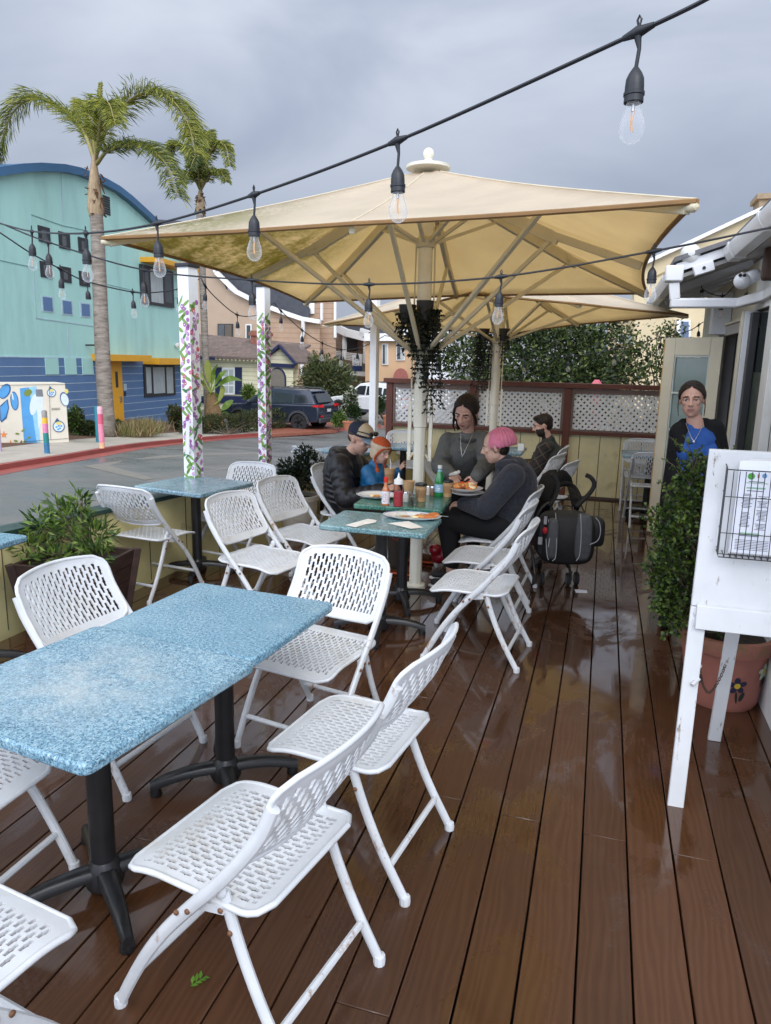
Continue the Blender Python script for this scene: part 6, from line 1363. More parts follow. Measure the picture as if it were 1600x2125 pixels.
# ================================================================ cars
M_tyre = pm('tyre', (.018, .018, .019), .8, .2, 20); M_rim = pm('black_rim', (.02, .02, .022), .35, .2, metal=.4); M_cglass = pm('car_glass', (.018, .022, .026), .05, .2, 2, spec=.7); M_clad = pm('grey_cladding', (.045, .048, .055), .6, .15, 8)
def suv(label, paint, loc, yaw, Lk=1.0, group=None, dark_rim=True):
    """length along x (nose at +x), width along y"""
    root = thing('parked_car', label, 'car', loc, yaw, group); hw = .92
    lower = [(-2.22, .42), (-2.30, .60), (-2.28, .98), (-2.20, 1.10), (1.02, 1.06), (1.70, .98), (2.10, .90), (2.30, .74), (2.32, .45), (2.2, .36), (1.86, .33), (1.84, .50), (1.72, .68), (1.52, .78), (1.38, .80), (1.24, .78), (1.04, .68), (.92, .50), (.90, .33), (-.92, .33), (-.94, .50), (-1.06, .70), (-1.26, .80), (-1.40, .82), (-1.54, .80), (-1.74, .70), (-1.86, .50), (-1.88, .38)]
    b = MB(); b.prism([(x, -hw, z) for x, z in lower], (0, 2 * hw, 0)); body = b.build('body', paint, root, world=False, bevel=.05, seg=3)
    # cabin: tapered towards the roof
    bot = [(-2.18, 1.08), (1.05, 1.05)]; ring = [(-2.14, 1.09, .90), (-1.86, 1.56, .72), (-1.72, 1.64, .68), (-.3, 1.70, .66), (.28, 1.64, .68), (1.02, 1.06, .90)]
    b = MB(); n = len(ring); vs = [(x, -w_, z) for x, z, w_ in ring] + [(x, w_, z) for x, z, w_ in ring]; b.add(vs, [tuple(range(n)), tuple(range(2 * n - 1, n - 1, -1))] + [(k, (k + 1) % n, n + (k + 1) % n, n + k) for k in range(n)]); b.build('cabin', paint, root, world=False, bevel=.04, seg=3)
    def side(u, z): return .90 - (z - 1.07) * .355
    for s in (-1, 1):
        for pts in ([(-1.98, 1.18), (-1.18, 1.16), (-1.16, 1.46), (-1.62, 1.47)], [(-1.10, 1.15), (-.22, 1.13), (-.20, 1.53), (-1.06, 1.48)], [(-.14, 1.13), (.78, 1.12), (.26, 1.52), (-.12, 1.54)]):
            b = MB(); b.prism([(x, s * (side(x, z) + .004), z) for x, z in pts], (0, s * .012, 0)); b.build('window', M_cglass, root, world=False)
        for wx in (-1.40, 1.38):
            b = MB(); pts = [(wx + .50 * math.cos(a), .36 + .50 * math.sin(a)) for a in np.linspace(-.05, math.pi + .05, 13)] + [(wx + .41 * math.cos(a), .36 + .41 * math.sin(a)) for a in np.linspace(math.pi + .05, -.05, 13)]
            for k in range(12): b.prism([(pts[k][0], s * .925, pts[k][1]), (pts[k + 1][0], s * .925, pts[k + 1][1]), (pts[24 - k][0], s * .925, pts[24 - k][1]), (pts[25 - k][0], s * .925, pts[25 - k][1])], (0, s * .035, 0))
            b.build('wheel_arch', M_clad, root, world=False)
            b = MB(); b.lathe([(.22, -.11), (.34, -.11), (.37, -.08), (.375, 0), (.37, .08), (.34, .11), (.24, .11), (.22, .09)], (wx, s * .80, .375), 24, ax=(0, s, 0)); wh = b.build('wheel', M_tyre, root, world=False)
            b = MB(); b.lathe([(0, .06), (.05, .085), (.06, .08), (.22, .07), (.24, .10), (.24, .04), (0, .03)], (wx, s * .80, .375), 20, ax=(0, s, 0))
            for k in range(5): a = k * 1.2566; b.bar((wx, s * .885, .375), (wx + .22 * math.cos(a), s * .885, .375 + .22 * math.sin(a)), .07, .02, up=(0, 1, 0))
            b.build('rim', M_rim if dark_rim else pm('silver_rim', (.4, .4, .4), .3, metal=.8), wh, world=False)
        b = MB(); b.prism([(-.92, s * .921, .33), (.92, s * .921, .33), (.92, s * .921, .48), (-.92, s * .921, .48)], (0, s * .02, 0)); b.build('sill_trim', M_clad, root, world=False)
        b = MB(); b.tube([(-1.75, s * .62, 1.64), (-1.6, s * .62, 1.71), (-.2, s * .62, 1.745), (.05, s * .62, 1.69)], .02, 6); b.build('roof_rail', pm('rail_grey', (.12, .12, .125), .4, metal=.6), root, world=False)
        b = MB(); b.prism([(-2.305, s * .48, 1.0), (-2.29, s * .86, 1.0), (-2.28, s * .86, 1.10), (-2.26, s * .48, 1.11)], (-.03, 0, 0)); b.prism([(-2.29, s * .90, 1.0), (-2.05, s * .925, 1.02), (-2.05, s * .925, 1.08), (-2.27, s * .90, 1.10)], (0, s * .012, 0)); b.build('tail_light', pm('tail_red', hexlin(196, 30, 34), .25, .1), root, world=False)
        b = MB(); b.prism([(-2.335, s * .55, .62), (-2.335, s * .80, .62), (-2.335, s * .80, .68), (-2.335, s * .55, .68)], (-.012, 0, 0)); b.build('reflector', pm('tail_red', hexlin(196, 30, 34), .25), root, world=False)
        b = MB(); b.ball((.86, s * 1.0, 1.12), (.08, .11, .085), 10, 7); b.build('wing_mirror', paint, root, world=False)
        b = MB(); b.bar((-1.0, s * .925, .98), (-.82, s * .925, .98), .02, .03); b.bar((.0, s * .925, .97), (.18, s * .925, .97), .02, .03); b.build('door_handle', paint, root, world=False)
        b = MB(); b.prism([(2.27, s * .5, .74), (2.12, s * .86, .78), (2.10, s * .86, .86), (2.2, s * .5, .84)], (.03, 0, 0)); b.build('headlight', pm('lamp_clear', (.6, .62, .64), .15), root, world=False)
    b = MB(); b.prism([(-2.145, -.66, 1.16), (-2.145, .66, 1.16), (-1.93, .56, 1.50), (-1.93, -.56, 1.50)], (-.03, 0, .02)); b.build('rear_window', M_cglass, root, world=False)
    b = MB(); b.bar((-1.83, -.60, 1.60), (-1.83, .60, 1.60), .20, .04); b.build('spoiler', paint, root, world=False, bevel=.012)
    b = MB(); b.prism([(1.02, -.76, 1.12), (1.02, .76, 1.12), (.36, .58, 1.60), (.36, -.58, 1.60)], (.02, 0, .03)); b.build('windscreen', M_cglass, root, world=False)
    b = MB(); b.bb((-2.36, -.86, .38), (-2.26, .86, .58)); b.build('rear_bumper', M_clad, root, world=False, bevel=.04)
    b = MB(); b.bb((-2.318, -.16, .80), (-2.308, .16, .92)); b.build('number_plate', pm('plate_white', (.6, .6, .58), .4), root, world=False)
    return root
M_suv = pm('dark_blue_paint', hexlin(44, 52, 68), .25, .06, 2, metal=.3, coat=.6)
w0 = gat(622, 896, .02); vd = V((ray(600, 850).x, ray(600, 850).y, 0)).normalized(); lf = V((-vd.y, vd.x, 0)); A_ = R(30); fwd = (lf * math.cos(A_) + vd * math.sin(A_)).normalized(); rt_ = V((fwd.y, -fwd.x, 0)); yaw = math.atan2(fwd.y, fwd.x)
near = fwd.cross(V((0, 0, 1))); near = near if near.dot(vd) < 0 else -near
c0 = w0 + fwd * 1.40 - near * .80; suv('dark blue SUV parked on the brick drive in front of the cottage', M_suv, (c0.x, c0.y, w0.z), yaw)
p = at(775, 868, Y=33); suv('white car mostly hidden behind bushes below the balcony', pm('white_car_paint', (.7, .71, .72), .25, .04, coat=.5), (p.x, p.y, p.z), R(160), dark_rim=False)
# ================================================================ people
def capsule(mb, p, q, r1, r2, n=14, puff=0, amp=.10, flat=None):
    """tapered limb with round ends; puff > 0 gives that many quilted baffles; flat=(axis, factor) squashes it across"""
    p, q = V(p), V(q); ax = (q - p); L_ = ax.length; d = ax.normalized() if L_ > 1e-6 else V((0, 0, 1))
    pr = [(r1 * math.sin(a), -r1 * math.cos(a)) for a in np.linspace(0, math.pi / 2, 5)]
    m_ = max(2, puff * 7)
    for k in range(1, m_):
        u = k / m_; r = r1 + (r2 - r1) * u
        if puff: r *= 1 - amp + amp * 1.6 * abs(math.sin(math.pi * u * puff)) ** .6
        pr.append((r, L_ * u))
    pr += [(r2 * math.cos(a), L_ + r2 * math.sin(a)) for a in np.linspace(0, math.pi / 2, 5)]
    k0 = len(mb.v); mb.lathe(pr, p, n, ax=d)
    if flat:
        a, f_ = V(flat[0]).normalized(), flat[1]
        for i in range(k0, len(mb.v)):
            v = V(mb.v[i]); c_ = p + d * (v - p).dot(d); o_ = v - c_; mb.v[i] = tuple(c_ + o_ - a * (o_.dot(a) * (1 - f_)))
def limb(mb, pts, rs_, **k):
    for i in range(len(pts) - 1): capsule(mb, pts[i], pts[i + 1], rs_[i], rs_[i + 1], **k)
def fuse(mb, name, mats, parent, voxel=.007, it=5, rule=None, fac=.5):
    """melt overlapping volumes into ONE continuous skin"""
    o = mb.build(name, mats, parent, smooth=0)
    r = o.modifiers.new('r', 'REMESH'); r.mode = 'VOXEL'; r.voxel_size = voxel; r.use_smooth_shade = True
    if it: s = o.modifiers.new('s', 'SMOOTH'); s.iterations = it; s.factor = fac
    bpy.context.view_layer.update(); bake(o); me = o.data
    while len(me.materials): me.materials.pop()
    for mm_ in (mats if isinstance(mats, (list, tuple)) else [mats]): me.materials.append(mm_)
    off = worg(parent)
    if rule: me.polygons.foreach_set('material_index', [rule(V(p.center) + off) for p in me.polygons])
    else: me.polygons.foreach_set('material_index', [0] * len(me.polygons))
    me.polygons.foreach_set('use_smooth', [True] * len(me.polygons)); me.update(); return o
def frame(f, tilt=(0, 0, 1)):
    f = V(f).normalized(); u = V(tilt); u = (u - f * u.dot(f)).normalized(); return f, u, u.cross(f) * -1     # forward, up, right(-ish)
class Head:
    def __init__(s, c, f, up=(0, 0, 1), k=1.0): s.c = V(c); s.f, s.u, s.r = frame(f, up); s.k = k
    def p(s, f, r, u): return s.c + (s.f * f + s.r * r + s.u * u) * s.k
    def rot(s): return Matrix(((s.f.x, s.r.x, s.u.x), (s.f.y, s.r.y, s.u.y), (s.f.z, s.r.z, s.u.z)))
    def loc(s, q): d = (q - s.c) / s.k; return d.dot(s.f), d.dot(s.r), d.dot(s.u)
    def ell(s, mb, f, r, u, rf, rr, ru): mb.ball(s.p(f, r, u), (rf * s.k, rr * s.k, ru * s.k), 20, 14, s.rot())
    def cap(s, mb, a, b_, r1, r2): capsule(mb, s.p(*a), s.p(*b_), r1 * s.k, r2 * s.k, 10)
    def build(s, mb, child=False, jaw=1.0):
        s.ell(mb, -.012, 0, .035, .099, .080, .090)                # skull
        s.ell(mb, .030, 0, -.038, .062, .065 * jaw, .076)          # face
        s.ell(mb, .045, 0, -.088, .036, .036 * jaw, .026)          # chin
        for t_ in (-1, 1):
            s.ell(mb, .020, t_ * .044 * jaw, -.055, .042, .018, .030)    # jaw corners
            s.ell(mb, .062, t_ * .036, -.012, .022, .022, .020)    # cheek bones
            s.cap(mb, (.086, t_ * .012, .030), (.070, t_ * .048, .028), .0095, .009)     # brow ridge
            s.ell(mb, .074, t_ * .032, .010, .0135, .0145, .0115)   # eyeball
            s.ell(mb, -.008, t_ * .078, -.004, .017, .010, .031); s.ell(mb, -.012, t_ * .083, .012, .014, .008, .016)    # ear
        s.cap(mb, (.088, 0, .022), (.112, 0, -.022), .0085, .0115)                       # nose
        for t_ in (-1, 1): s.ell(mb, .098, t_ * .011, -.026, .011, .009, .008)
        s.cap(mb, (.088, -.014, -.054), (.088, .014, -.054), .0050, .0050); s.cap(mb, (.086, -.011, -.062), (.086, .011, -.062), .0055, .0055); s.ell(mb, .083, 0, -.058, .012, .022, .013)
    def mat(s, q, beard=False, brows=True):
        """0 skin 1 eye white 2 iris/lash 3 lips 4 brow/beard"""
        f, r, u = s.loc(q); a = abs(r)
        if f > .05:
            if abs(u - .008) < .0058 and abs(a - .032) < .0125 and f > .062: return 2 if (abs(a - .032) < .0055 or u > .0098) else 1
            if brows and .024 < u - .06 * (.03 - a) < .034 and .014 < a < .050: return 4
            if abs(u + .058) < .0085 and a < .022 * (1 - abs(u + .058) / .018) + .003 and f > .078: return 3
        if beard and u < -.022 and f > -.005 and not (f > .092 and u > -.045): 
            if u < -.04 or a > .03: return 4
        return 0
def hand(mb, w, d, n, k=1.0, curl=.5, side=1, spread=.12):
    """palm and five bent fingers from wrist w along d; n = back of the hand"""
    d = V(d).normalized(); n = V(n); n = (n - d * n.dot(d)).normalized(); s_ = d.cross(n).normalized() * side; w = V(w)
    for t_ in (-.026, -.009, .009, .026): capsule(mb, w + s_ * t_ * .6 * k, w + (d * .078 + s_ * t_) * k, .013 * k, .0115 * k, 8)
    for i, (t_, ln_) in enumerate(((.028, .066), (.0095, .076), (-.0095, .071), (-.028, .056))):
        p0 = w + (d * .080 + s_ * t_) * k; a = curl * .55; dd = (d + s_ * (t_ / .028) * spread).normalized()
        for j, fr_ in enumerate((.45, .31, .24)):
            e = dd * math.cos(a) - n * math.sin(a); p1 = p0 + e * ln_ * fr_ * k; capsule(mb, p0, p1, (.0086 - .0008 * j) * k, (.0082 - .0010 * j) * k, 8); p0 = p1; a += curl * .8
    p0 = w + (d * .022 + s_ * .024) * k; e = (d * .6 + s_ * .75 - n * .25 * (1 + curl)).normalized(); p1 = p0 + e * .040 * k; capsule(mb, p0, p1, .012 * k, .0095 * k, 8); e = (d * .9 + s_ * .25 - n * .35 * (1 + curl)).normalized(); capsule(mb, p1, p1 + e * .03 * k, .0095 * k, .0078 * k, 8)
def skin(name, c): return pm('skin_' + name, c, .5, .07, 14, bump=.03)
def facemats(nm, skin_c, hair_c, lip=None): return [skin(nm, skin_c), pm('eye_white', (.55, .52, .50), .3, .03), pm('eye_dark', (.02, .014, .012), .25), pm('lips_' + nm, lip or tuple(a * b_ for a, b_ in zip(skin_c, (.75, .42, .42))), .4, .05), pm('brow_' + nm, hair_c, .8)]
def cloth(name, c, rough=.85, bump=.25, bscale=90, var=.14, sheen=.0): return pm('cloth_' + name, c, rough, var, 6, bump=bump, bscale=bscale, spec=.25, sheen=sheen)
def body_core(mb, pel, chest, neck, hc, S, r_n=.052):
    limb(mb, [pel, pel.lerp(chest, .5), chest], [.105 * S, .095 * S, .105 * S]); limb(mb, [chest, neck], [.08 * S, .055 * S]); limb(mb, [neck, hc], [r_n * S, r_n * .95 * S])
def shoe(mb, ank, d, k=1.0):
    d = V(d); d.z = 0; d.normalize(); a = V((ank[0], ank[1], .045 * k)); capsule(mb, a - d * .04 * k, a + d * .14 * k, .043 * k, .036 * k, flat=((0, 0, 1), .95)); capsule(mb, a - d * .02 * k, V(ank) + V((0, 0, .02)), .045 * k, .045 * k)
def sole(mb, ank, d, k=1.0):
    d = V(d); d.z = 0; d.normalize(); a = V((ank[0], ank[1], .014)); capsule(mb, a - d * .045 * k, a + d * .15 * k, .048 * k, .042 * k, flat=((0, 0, 1), .30))
def strands(mb, hd, bun, n=34, part=0.0, rr=.0062, loose=()):
    """locks combed from a centre parting and the temples back to a knot at bun (f, r, u)"""
    def onsk(f, r, u, k=1.05):                       # push a point out onto the skull
        x, y, z = (f + .012) / .099, r / .081, (u - .035) / .090; L_ = math.sqrt(x * x + y * y + z * z); return (-.012 + .099 * x / L_ * k, .081 * y / L_ * k, .035 + .090 * z / L_ * k)
    for s_ in (-1, 1):
        for i in range(n):
            u_ = i / (n - 1)
            if u_ < .45: t_ = u_ / .45; st_ = (.066 - .13 * (1 - t_), s_ * .004 + part, .125) if t_ < 1 else (.066, s_ * .004, .10); st_ = (-.055 + .122 * t_, s_ * .0025 + part, .13 - .036 * t_ * t_)
            else: t_ = (u_ - .45) / .55; st_ = (.071 - .058 * t_ ** 1.3, s_ * (.004 + .080 * t_ ** .75), .092 - .088 * t_ ** 1.2)
            P_ = []
            mid = ((st_[0] + bun[0]) * .5 - .012, s_ * (.072 - .02 * (1 - u_)), (st_[2] + bun[2]) * .5 + .012)
            for k in range(9):
                t_ = k / 8; q = [(1 - t_) ** 2 * st_[j] + 2 * t_ * (1 - t_) * mid[j] * 1.15 + t_ * t_ * bun[j] for j in range(3)]
                o_ = onsk(*q, 1.045 + .02 * math.sin(i * 2.4)); w_ = max(0, (t_ - .75) / .25); P_.append(hd.p(*[o_[j] * (1 - w_) + bun[j] * w_ for j in range(3)]))
            mb.tube(P_, [rr * hd.k * (.75 + .25 * min(1, 3 * k / 8)) for k in range(9)], 6)
# ---------------------------------------------------------------- man in the puffer jacket
Y0 = 5.55
hc = at(746, 912, Y=Y0); pel = V((-2.0, 5.60, .55)); chest = at(716, 982, Y=5.58); neck = at(722, 945, Y=5.57)
sR, sL = at(706, 966, Y=5.40), at(742, 964, Y=5.76); eR, wR = at(716, 1036, Y=5.27), at(796, 1016, Y=5.28); eL, wL = at(776, 1020, Y=5.72), at(822, 1000, Y=5.60)
root = thing('person', 'man in black puffer jacket and trucker cap seated at the table holding a child', 'person', (pel.x, pel.y, 0))
hd = Head(hc, (.93, -.22, -.30), (.12, 0, 1), 1.0)
mb = MB(); body_core(mb, pel, chest, neck, hc - V((.01, 0, .04)), 1.0, .056); hd.build(mb, jaw=1.06)
limb(mb, [sR, eR, wR], [.05, .042, .030]); limb(mb, [sL, eL, wL], [.05, .042, .030]); hand(mb, wR, wR - eR, (0, -.6, 1), 1.0, .75, 1); hand(mb, wL, (.9, -.5, .1), (.3, .2, 1), 1.0, .8, -1)
kn = [V((-1.52, 5.46, .54)), V((-1.50, 5.80, .54))]; an = [V((-1.50, 5.42, .09)), V((-1.46, 5.84, .09))]
for k_, a_, s_ in zip(kn, an, (-1, 1)): limb(mb, [pel + V((0, s_ * .09, 0)), k_, a_], [.075, .05, .035])
fm_ = facemats('man', (.54, .32, .235), (.06, .04, .03)); fuse(mb, 'body', fm_, root, .006, 4, lambda q: hd.mat(q, False) if (q - hc).length < .2 else 0)
t = NT('black_puffer'); f = t.noise(5, 5); t.P(Base_Color=t.ramp(f, [(.3, (.008, .008, .010)), (.7, (.016, .016, .019))]), Roughness=.42); t.b.inputs['Specular IOR Level'].default_value = .35; t.bump(t.noise(26, 6, .65), .5, .006); M_puff = t.m
mb = MB(); capsule(mb, pel + V((-.02, 0, -.02)), chest + V((-.01, 0, .03)), .185, .20, 20, 6, .09, flat=((1, 0, .3), .82)); limb(mb, [chest, neck - V((.0, 0, .02))], [.17, .085], puff=2); capsule(mb, sL - V((.02, .05, .0)), sR + V((-.02, .05, 0)), .085, .085)
capsule(mb, sR, eR, .098, .078, 16, 4, .11); capsule(mb, eR, wR - (wR - eR).normalized() * .02, .078, .056, 16, 5, .11); capsule(mb, sL, eL, .092, .076, 16, 4, .11); capsule(mb, eL, wL - (wL - eL).normalized() * .03, .076, .052, 16, 4, .11)
for k in range(9): a = R(-110 + k * 27.5); q = neck + V((-.055 - .055 * math.cos(a), .10 * math.sin(a), .005 + .02 * math.cos(a))); mb.ball(q, (.05, .055, .05), 10, 8)          # hood lying on the neck
fuse(mb, 'puffer_jacket', M_puff, root, .008, 3)
mb = MB(); limb(mb, [pel + V((.05, -.09, -.02)), kn[0], an[0]], [.105, .078, .062]); limb(mb, [pel + V((.05, .09, -.02)), kn[1], an[1]], [.105, .078, .062]); fuse(mb, 'trousers', cloth('brown_trousers', hexlin(58, 50, 44)), root, .010, 4)
M_sho = cloth('brown_shoe', hexlin(96, 56, 34), .6); M_sole = pm('orange_sole', hexlin(190, 84, 48), .6)
for a_ in an:
    mb = MB(); shoe(mb, a_, (1, -.15, 0)); so_ = fuse(mb, 'shoe', M_sho, root, .008, 3); mb = MB(); sole(mb, a_, (1, -.15, 0)); fuse(mb, 'sole', M_sole, so_, .006, 1)
mb = MB(); hd.ell(mb, -.015, 0, .048, .104, .082, .076); hd.ell(mb, -.05, 0, .0, .055, .066, .045); fuse(mb, 'hair', pm('hair_brown', (.045, .03, .022), .7, .3, 40), root, .007, 3, None)
def capmat(q): f, r, u = hd.loc(q); return 1 if f > .012 and u > .058 else 0
mb = MB(); hd.ell(mb, -.006, 0, .075, .112, .090, .072); hd.ell(mb, -.006, 0, .062, .113, .092, .034)
cpo = fuse(mb, 'cap', [cloth('navy_mesh', hexlin(38, 46, 62)), cloth('tan_panel', hexlin(196, 180, 152))], root, .006, 3, capmat)
b = MB(); vs = []
for i in range(13):
    a = R(-75 + i * 12.5)
    for j in range(4): ff = .095 + .108 * math.cos(a) * j / 3 - .06 * (1 - math.cos(a)) * (1 - j / 3); vs.append(hd.p(ff, .080 * math.sin(a) * (1 + .03 * j), .052 - .018 * j / 3 - .02 * math.sin(a) ** 2))
b.add(vs, [(i * 4 + j, (i + 1) * 4 + j, (i + 1) * 4 + j + 1, i * 4 + j + 1) for i in range(12) for j in range(3)]); br0 = b.build('brim', cloth('blue_brim', hexlin(118, 138, 154)), cpo, smooth=60); s_ = br0.modifiers.new('s', 'SOLIDIFY'); s_.thickness = .006
b = MB()
for t_ in (-1, 1): hd.ell(b, .112, t_ * .036, .088, .016, .034, .020); hd.cap(b, (.105, t_ * .066, .090), (.0, t_ * .095, .080), .005, .004)
hd.cap(b, (.125, -.01, .092), (.125, .01, .092), .005, .005); tag(b.build('sunglasses', pm('gloss_black', (.006, .006, .008), .12, .1, coat=.5), None, smooth=180), 'black wrap sunglasses resting on the front of the trucker cap', 'sunglasses')
# ---------------------------------------------------------------- child
hc = at(790, 936, Y=5.44); neck = at(779, 962, Y=5.46); chest = at(778, 990, Y=5.47); pel = at(772, 1035, Y=5.52)
root = thing('person', 'small child in a blue jacket and cream knit hat on the man\'s lap', 'person', (pel.x, pel.y, pel.z - .1))
hd2 = Head(hc, (.80, -.42, -.28), (.05, 0, 1), .80)
sR, sL = at(764, 980, Y=5.40), at(795, 978, Y=5.58); eR, wR = at(782, 1020, Y=5.36), at(810, 1003, Y=5.38); eL, wL = at(812, 1002, Y=5.58), at(826, 978, Y=5.50)
mb = MB(); body_core(mb, pel, chest, neck, hc - V((.0, 0, .03)), .72, .055); hd2.build(mb, True, .98); limb(mb, [sR, eR, wR], [.032, .028, .022]); limb(mb, [sL, eL, wL], [.032, .028, .022])
hand(mb, wR, (.9, 0, .3), (0, -1, .4), .66, .6, 1); hand(mb, wL, (.55, -.15, .75), (-.6, -.6, .3), .68, .35, -1, .35)
cl = [V((-1.52, 5.42, .60)), V((-1.50, 5.56, .60))]
for k_ in cl: limb(mb, [pel, k_, k_ + V((.03, -.02, -.26))], [.06, .045, .035])
fuse(mb, 'body', facemats('child', (.64, .40, .31), (.16, .09, .05)), root, .005, 3, lambda q: hd2.mat(q) if (q - hc).length < .15 else 0)
M_bj = pm('blue_jacket', hexlin(28, 94, 138), .5, .12, 8, bump=.4, bscale=22, spec=.4)
mb = MB(); capsule(mb, pel, chest, .115, .112, 18, 5, .07); limb(mb, [chest, neck - V((0, 0, .01))], [.10, .055]); capsule(mb, sR, sL, .055, .055); capsule(mb, sR, eR, .062, .052, 12, 3, .08); capsule(mb, eR, wR, .05, .036, 12, 3, .08); capsule(mb, sL, eL, .06, .05, 12, 3, .08); capsule(mb, eL, wL, .048, .035, 12, 3, .08); fuse(mb, 'jacket', M_bj, root, .007, 3)
mb = MB(); [limb(mb, [pel, k_, k_ + V((.03, -.02, -.26))], [.085, .06, .05]) for k_ in cl]; fuse(mb, 'trousers', cloth('child_trousers', hexlin(50, 54, 66)), root, .009, 3)
mb = MB(); [shoe(mb, k_ + V((.03, -.02, -.30)), (1, 0, 0), .01) if False else capsule(mb, k_ + V((.02, -.02, -.29)), k_ + V((.11, -.03, -.31)), .036, .03) for k_ in cl]; fuse(mb, 'shoes', cloth('child_shoe', hexlin(120, 60, 40)), root, .008, 2)
def hatmat(q): f, r, u = hd2.loc(q); return 1 if u > .078 + .25 * max(0, f - .02) * 0 + .0 else 0
mb = MB(); hd2.ell(mb, -.016, 0, .050, .112, .096, .088)
for t_ in (-1, 1): hd2.ell(mb, -.012, t_ * .078, -.02, .056, .020, .062)
hd2.ell(mb, -.055, 0, -.01, .06, .076, .06); ht = fuse(mb, 'knit_hat', [cloth('oat_knit', hexlin(186, 170, 146), .95, .6, 60), cloth('rust_knit', hexlin(176, 82, 48), .95, .6, 60)], root, .006, 2, hatmat)
b = MB()
for t_ in (-1, 1): b.tube(spline([hd2.p(.088, 0, .058), hd2.p(.070, t_ * .06, .045), hd2.p(.044, t_ * .088, -.01), hd2.p(.025, t_ * .085, -.07), hd2.p(.05, t_ * .06, -.13), hd2.p(.07, t_ * .04, -.20)], 5), .009, 8); b.tube([hd2.p(.06, t_ * .05, -.15), hd2.p(.065, t_ * .045, -.19), hd2.p(.075, t_ * .035, -.23)], [.012, .022, .014], 8)
b.build('hat_cord', cloth('rust_knit', hexlin(176, 82, 48)), ht, smooth=180)
# ---------------------------------------------------------------- waitress
hc = at(967, 856, Y=5.52); neck = at(972, 902, Y=5.62); chest = at(964, 938, Y=5.66); pel = V((-1.06, 5.90, .80))
sR, sL = at(930, 915, Y=5.62), at(1001, 912, Y=5.64); eR, wR = at(912, 968, Y=5.55), at(934, 982, Y=5.30); eL, wL = at(1011, 964, Y=5.52), at(989, 988, Y=5.22)
root = thing('person', 'young woman in grey sweatshirt leaning over the green table to set down a plate', 'person', (pel.x, pel.y, 0))
hd3 = Head(hc, (-.18, -.88, -.42), (.08, -.25, 1), 1.06)
mb = MB(); body_core(mb, pel, chest, neck, hc - V((-.005, -.02, .03)), .9, .050); hd3.build(mb, jaw=.80); limb(mb, [sR, eR, wR], [.042, .036, .026]); limb(mb, [sL, eL, wL], [.042, .036, .026])
hand(mb, wR, (.55, -.6, -.45), (-.2, -.3, 1), .95, .75, -1); hand(mb, wL, (-.30, -.55, -.75), (.55, -.5, .6), .95, .45, 1, .2)
lg = [(V((-1.15, 5.92, .44)), V((-1.15, 5.96, .09))), (V((-.97, 5.90, .44)), V((-.96, 5.95, .09)))]
for (k_, a_), s_ in zip(lg, (-1, 1)): limb(mb, [pel + V((s_ * .085, 0, 0)), k_, a_], [.075, .05, .035])
fuse(mb, 'body', facemats('waitress', (.58, .34, .26), (.03, .02, .017), (.33, .13, .105)), root, .0045, 3, lambda q: hd3.mat(q) if (q - hc).length < .2 else 0)
M_swt = NT('grey_sweatshirt'); t = M_swt; f = t.noise(6, 6); t.P(Base_Color=t.ramp(f, [(.3, hexlin(84, 86, 84)), (.7, hexlin(102, 103, 100))]), Roughness=.9); t.bump(t.noise(11, 4, .55, dist=1.2), .7, .03); M_swt = t.m
mb = MB(); hip = pel + V((0, -.08, .0)); limb(mb, [hip, hip.lerp(chest, .5) + V((0, -.01, 0)), chest], [.150, .158, .145], n=22); mb.ball(chest + V((0, .02, .02)), (.155, .11, .12), 20, 12)
limb(mb, [chest, neck - V((0, 0, .02))], [.12, .070]); capsule(mb, sR, sL, .064, .064); limb(mb, [sR, eR, wR], [.072, .066, .050]); limb(mb, [sL, eL, wL], [.072, .066, .050]); capsule(mb, eR, eR.lerp(wR, .65), .068, .062); capsule(mb, eL, eL.lerp(wL, .65), .068, .062)
for e_, s_ in ((eR, sR), (eL, sL)):
    d = (e_ - s_)
    for k in range(3): mb.ball(s_ + d * (.55 + .2 * k) + V((rnd.uniform(-.015, .015), -.02, 0)), (.068, .066, .03), 12, 8, Matrix.Rotation(rnd.uniform(-.4, .4), 3, 'Y'))
sw_ = fuse(mb, 'sweatshirt', M_swt, root, .007, 3)
b = MB(); b.tube([neck + V((.074 * math.cos(a), .070 * math.sin(a) - .006, -.018 + .026 * math.sin(a))) for a in np.linspace(0, 6.283, 20)], .011, 8, cap=False); b.build('neck_band', cloth('grey_rib', hexlin(70, 72, 70)), sw_, smooth=180)
for w_, e_ in ((wR, eR), (wL, eL)): d = (w_ - e_).normalized(); b = MB(); b.tube([w_ - d * .03, w_ - d * .01, w_ + d * .014], [.050, .046, .038], 14); b.build('cuff', cloth('grey_rib', hexlin(70, 72, 70)), sw_, smooth=180)
mb = MB(); limb(mb, [pel + V((-.06, 0, .04)), lg[0][0], lg[0][1]], [.13, .075, .055]); limb(mb, [pel + V((.06, 0, .04)), lg[1][0], lg[1][1]], [.13, .075, .055]); fuse(mb, 'trousers', cloth('black_trousers', (.012, .012, .013)), root, .010, 4)
for k_, a_ in lg: mb = MB(); shoe(mb, a_, (-.1, -1, 0), .92); fuse(mb, 'shoe', cloth('black_shoe', (.015, .015, .016), .6), root, .008, 2)
M_hair = NT('dark_hair'); t = M_hair; f = t.noise(1, 4, .6, t.map((120, 120, 12))); t.P(Base_Color=t.ramp(f, [(.3, (.010, .007, .006)), (.7, (.030, .020, .016))]), Roughness=.6); t.b.inputs['Specular IOR Level'].default_value = .25; t.bump(f, .6, .004); M_hair = t.m
mb = MB(); hd3.ell(mb, -.030, 0, .040, .090, .085, .090); strands(mb, hd3, (-.105, .01, -.02), 34, 0, .0075)
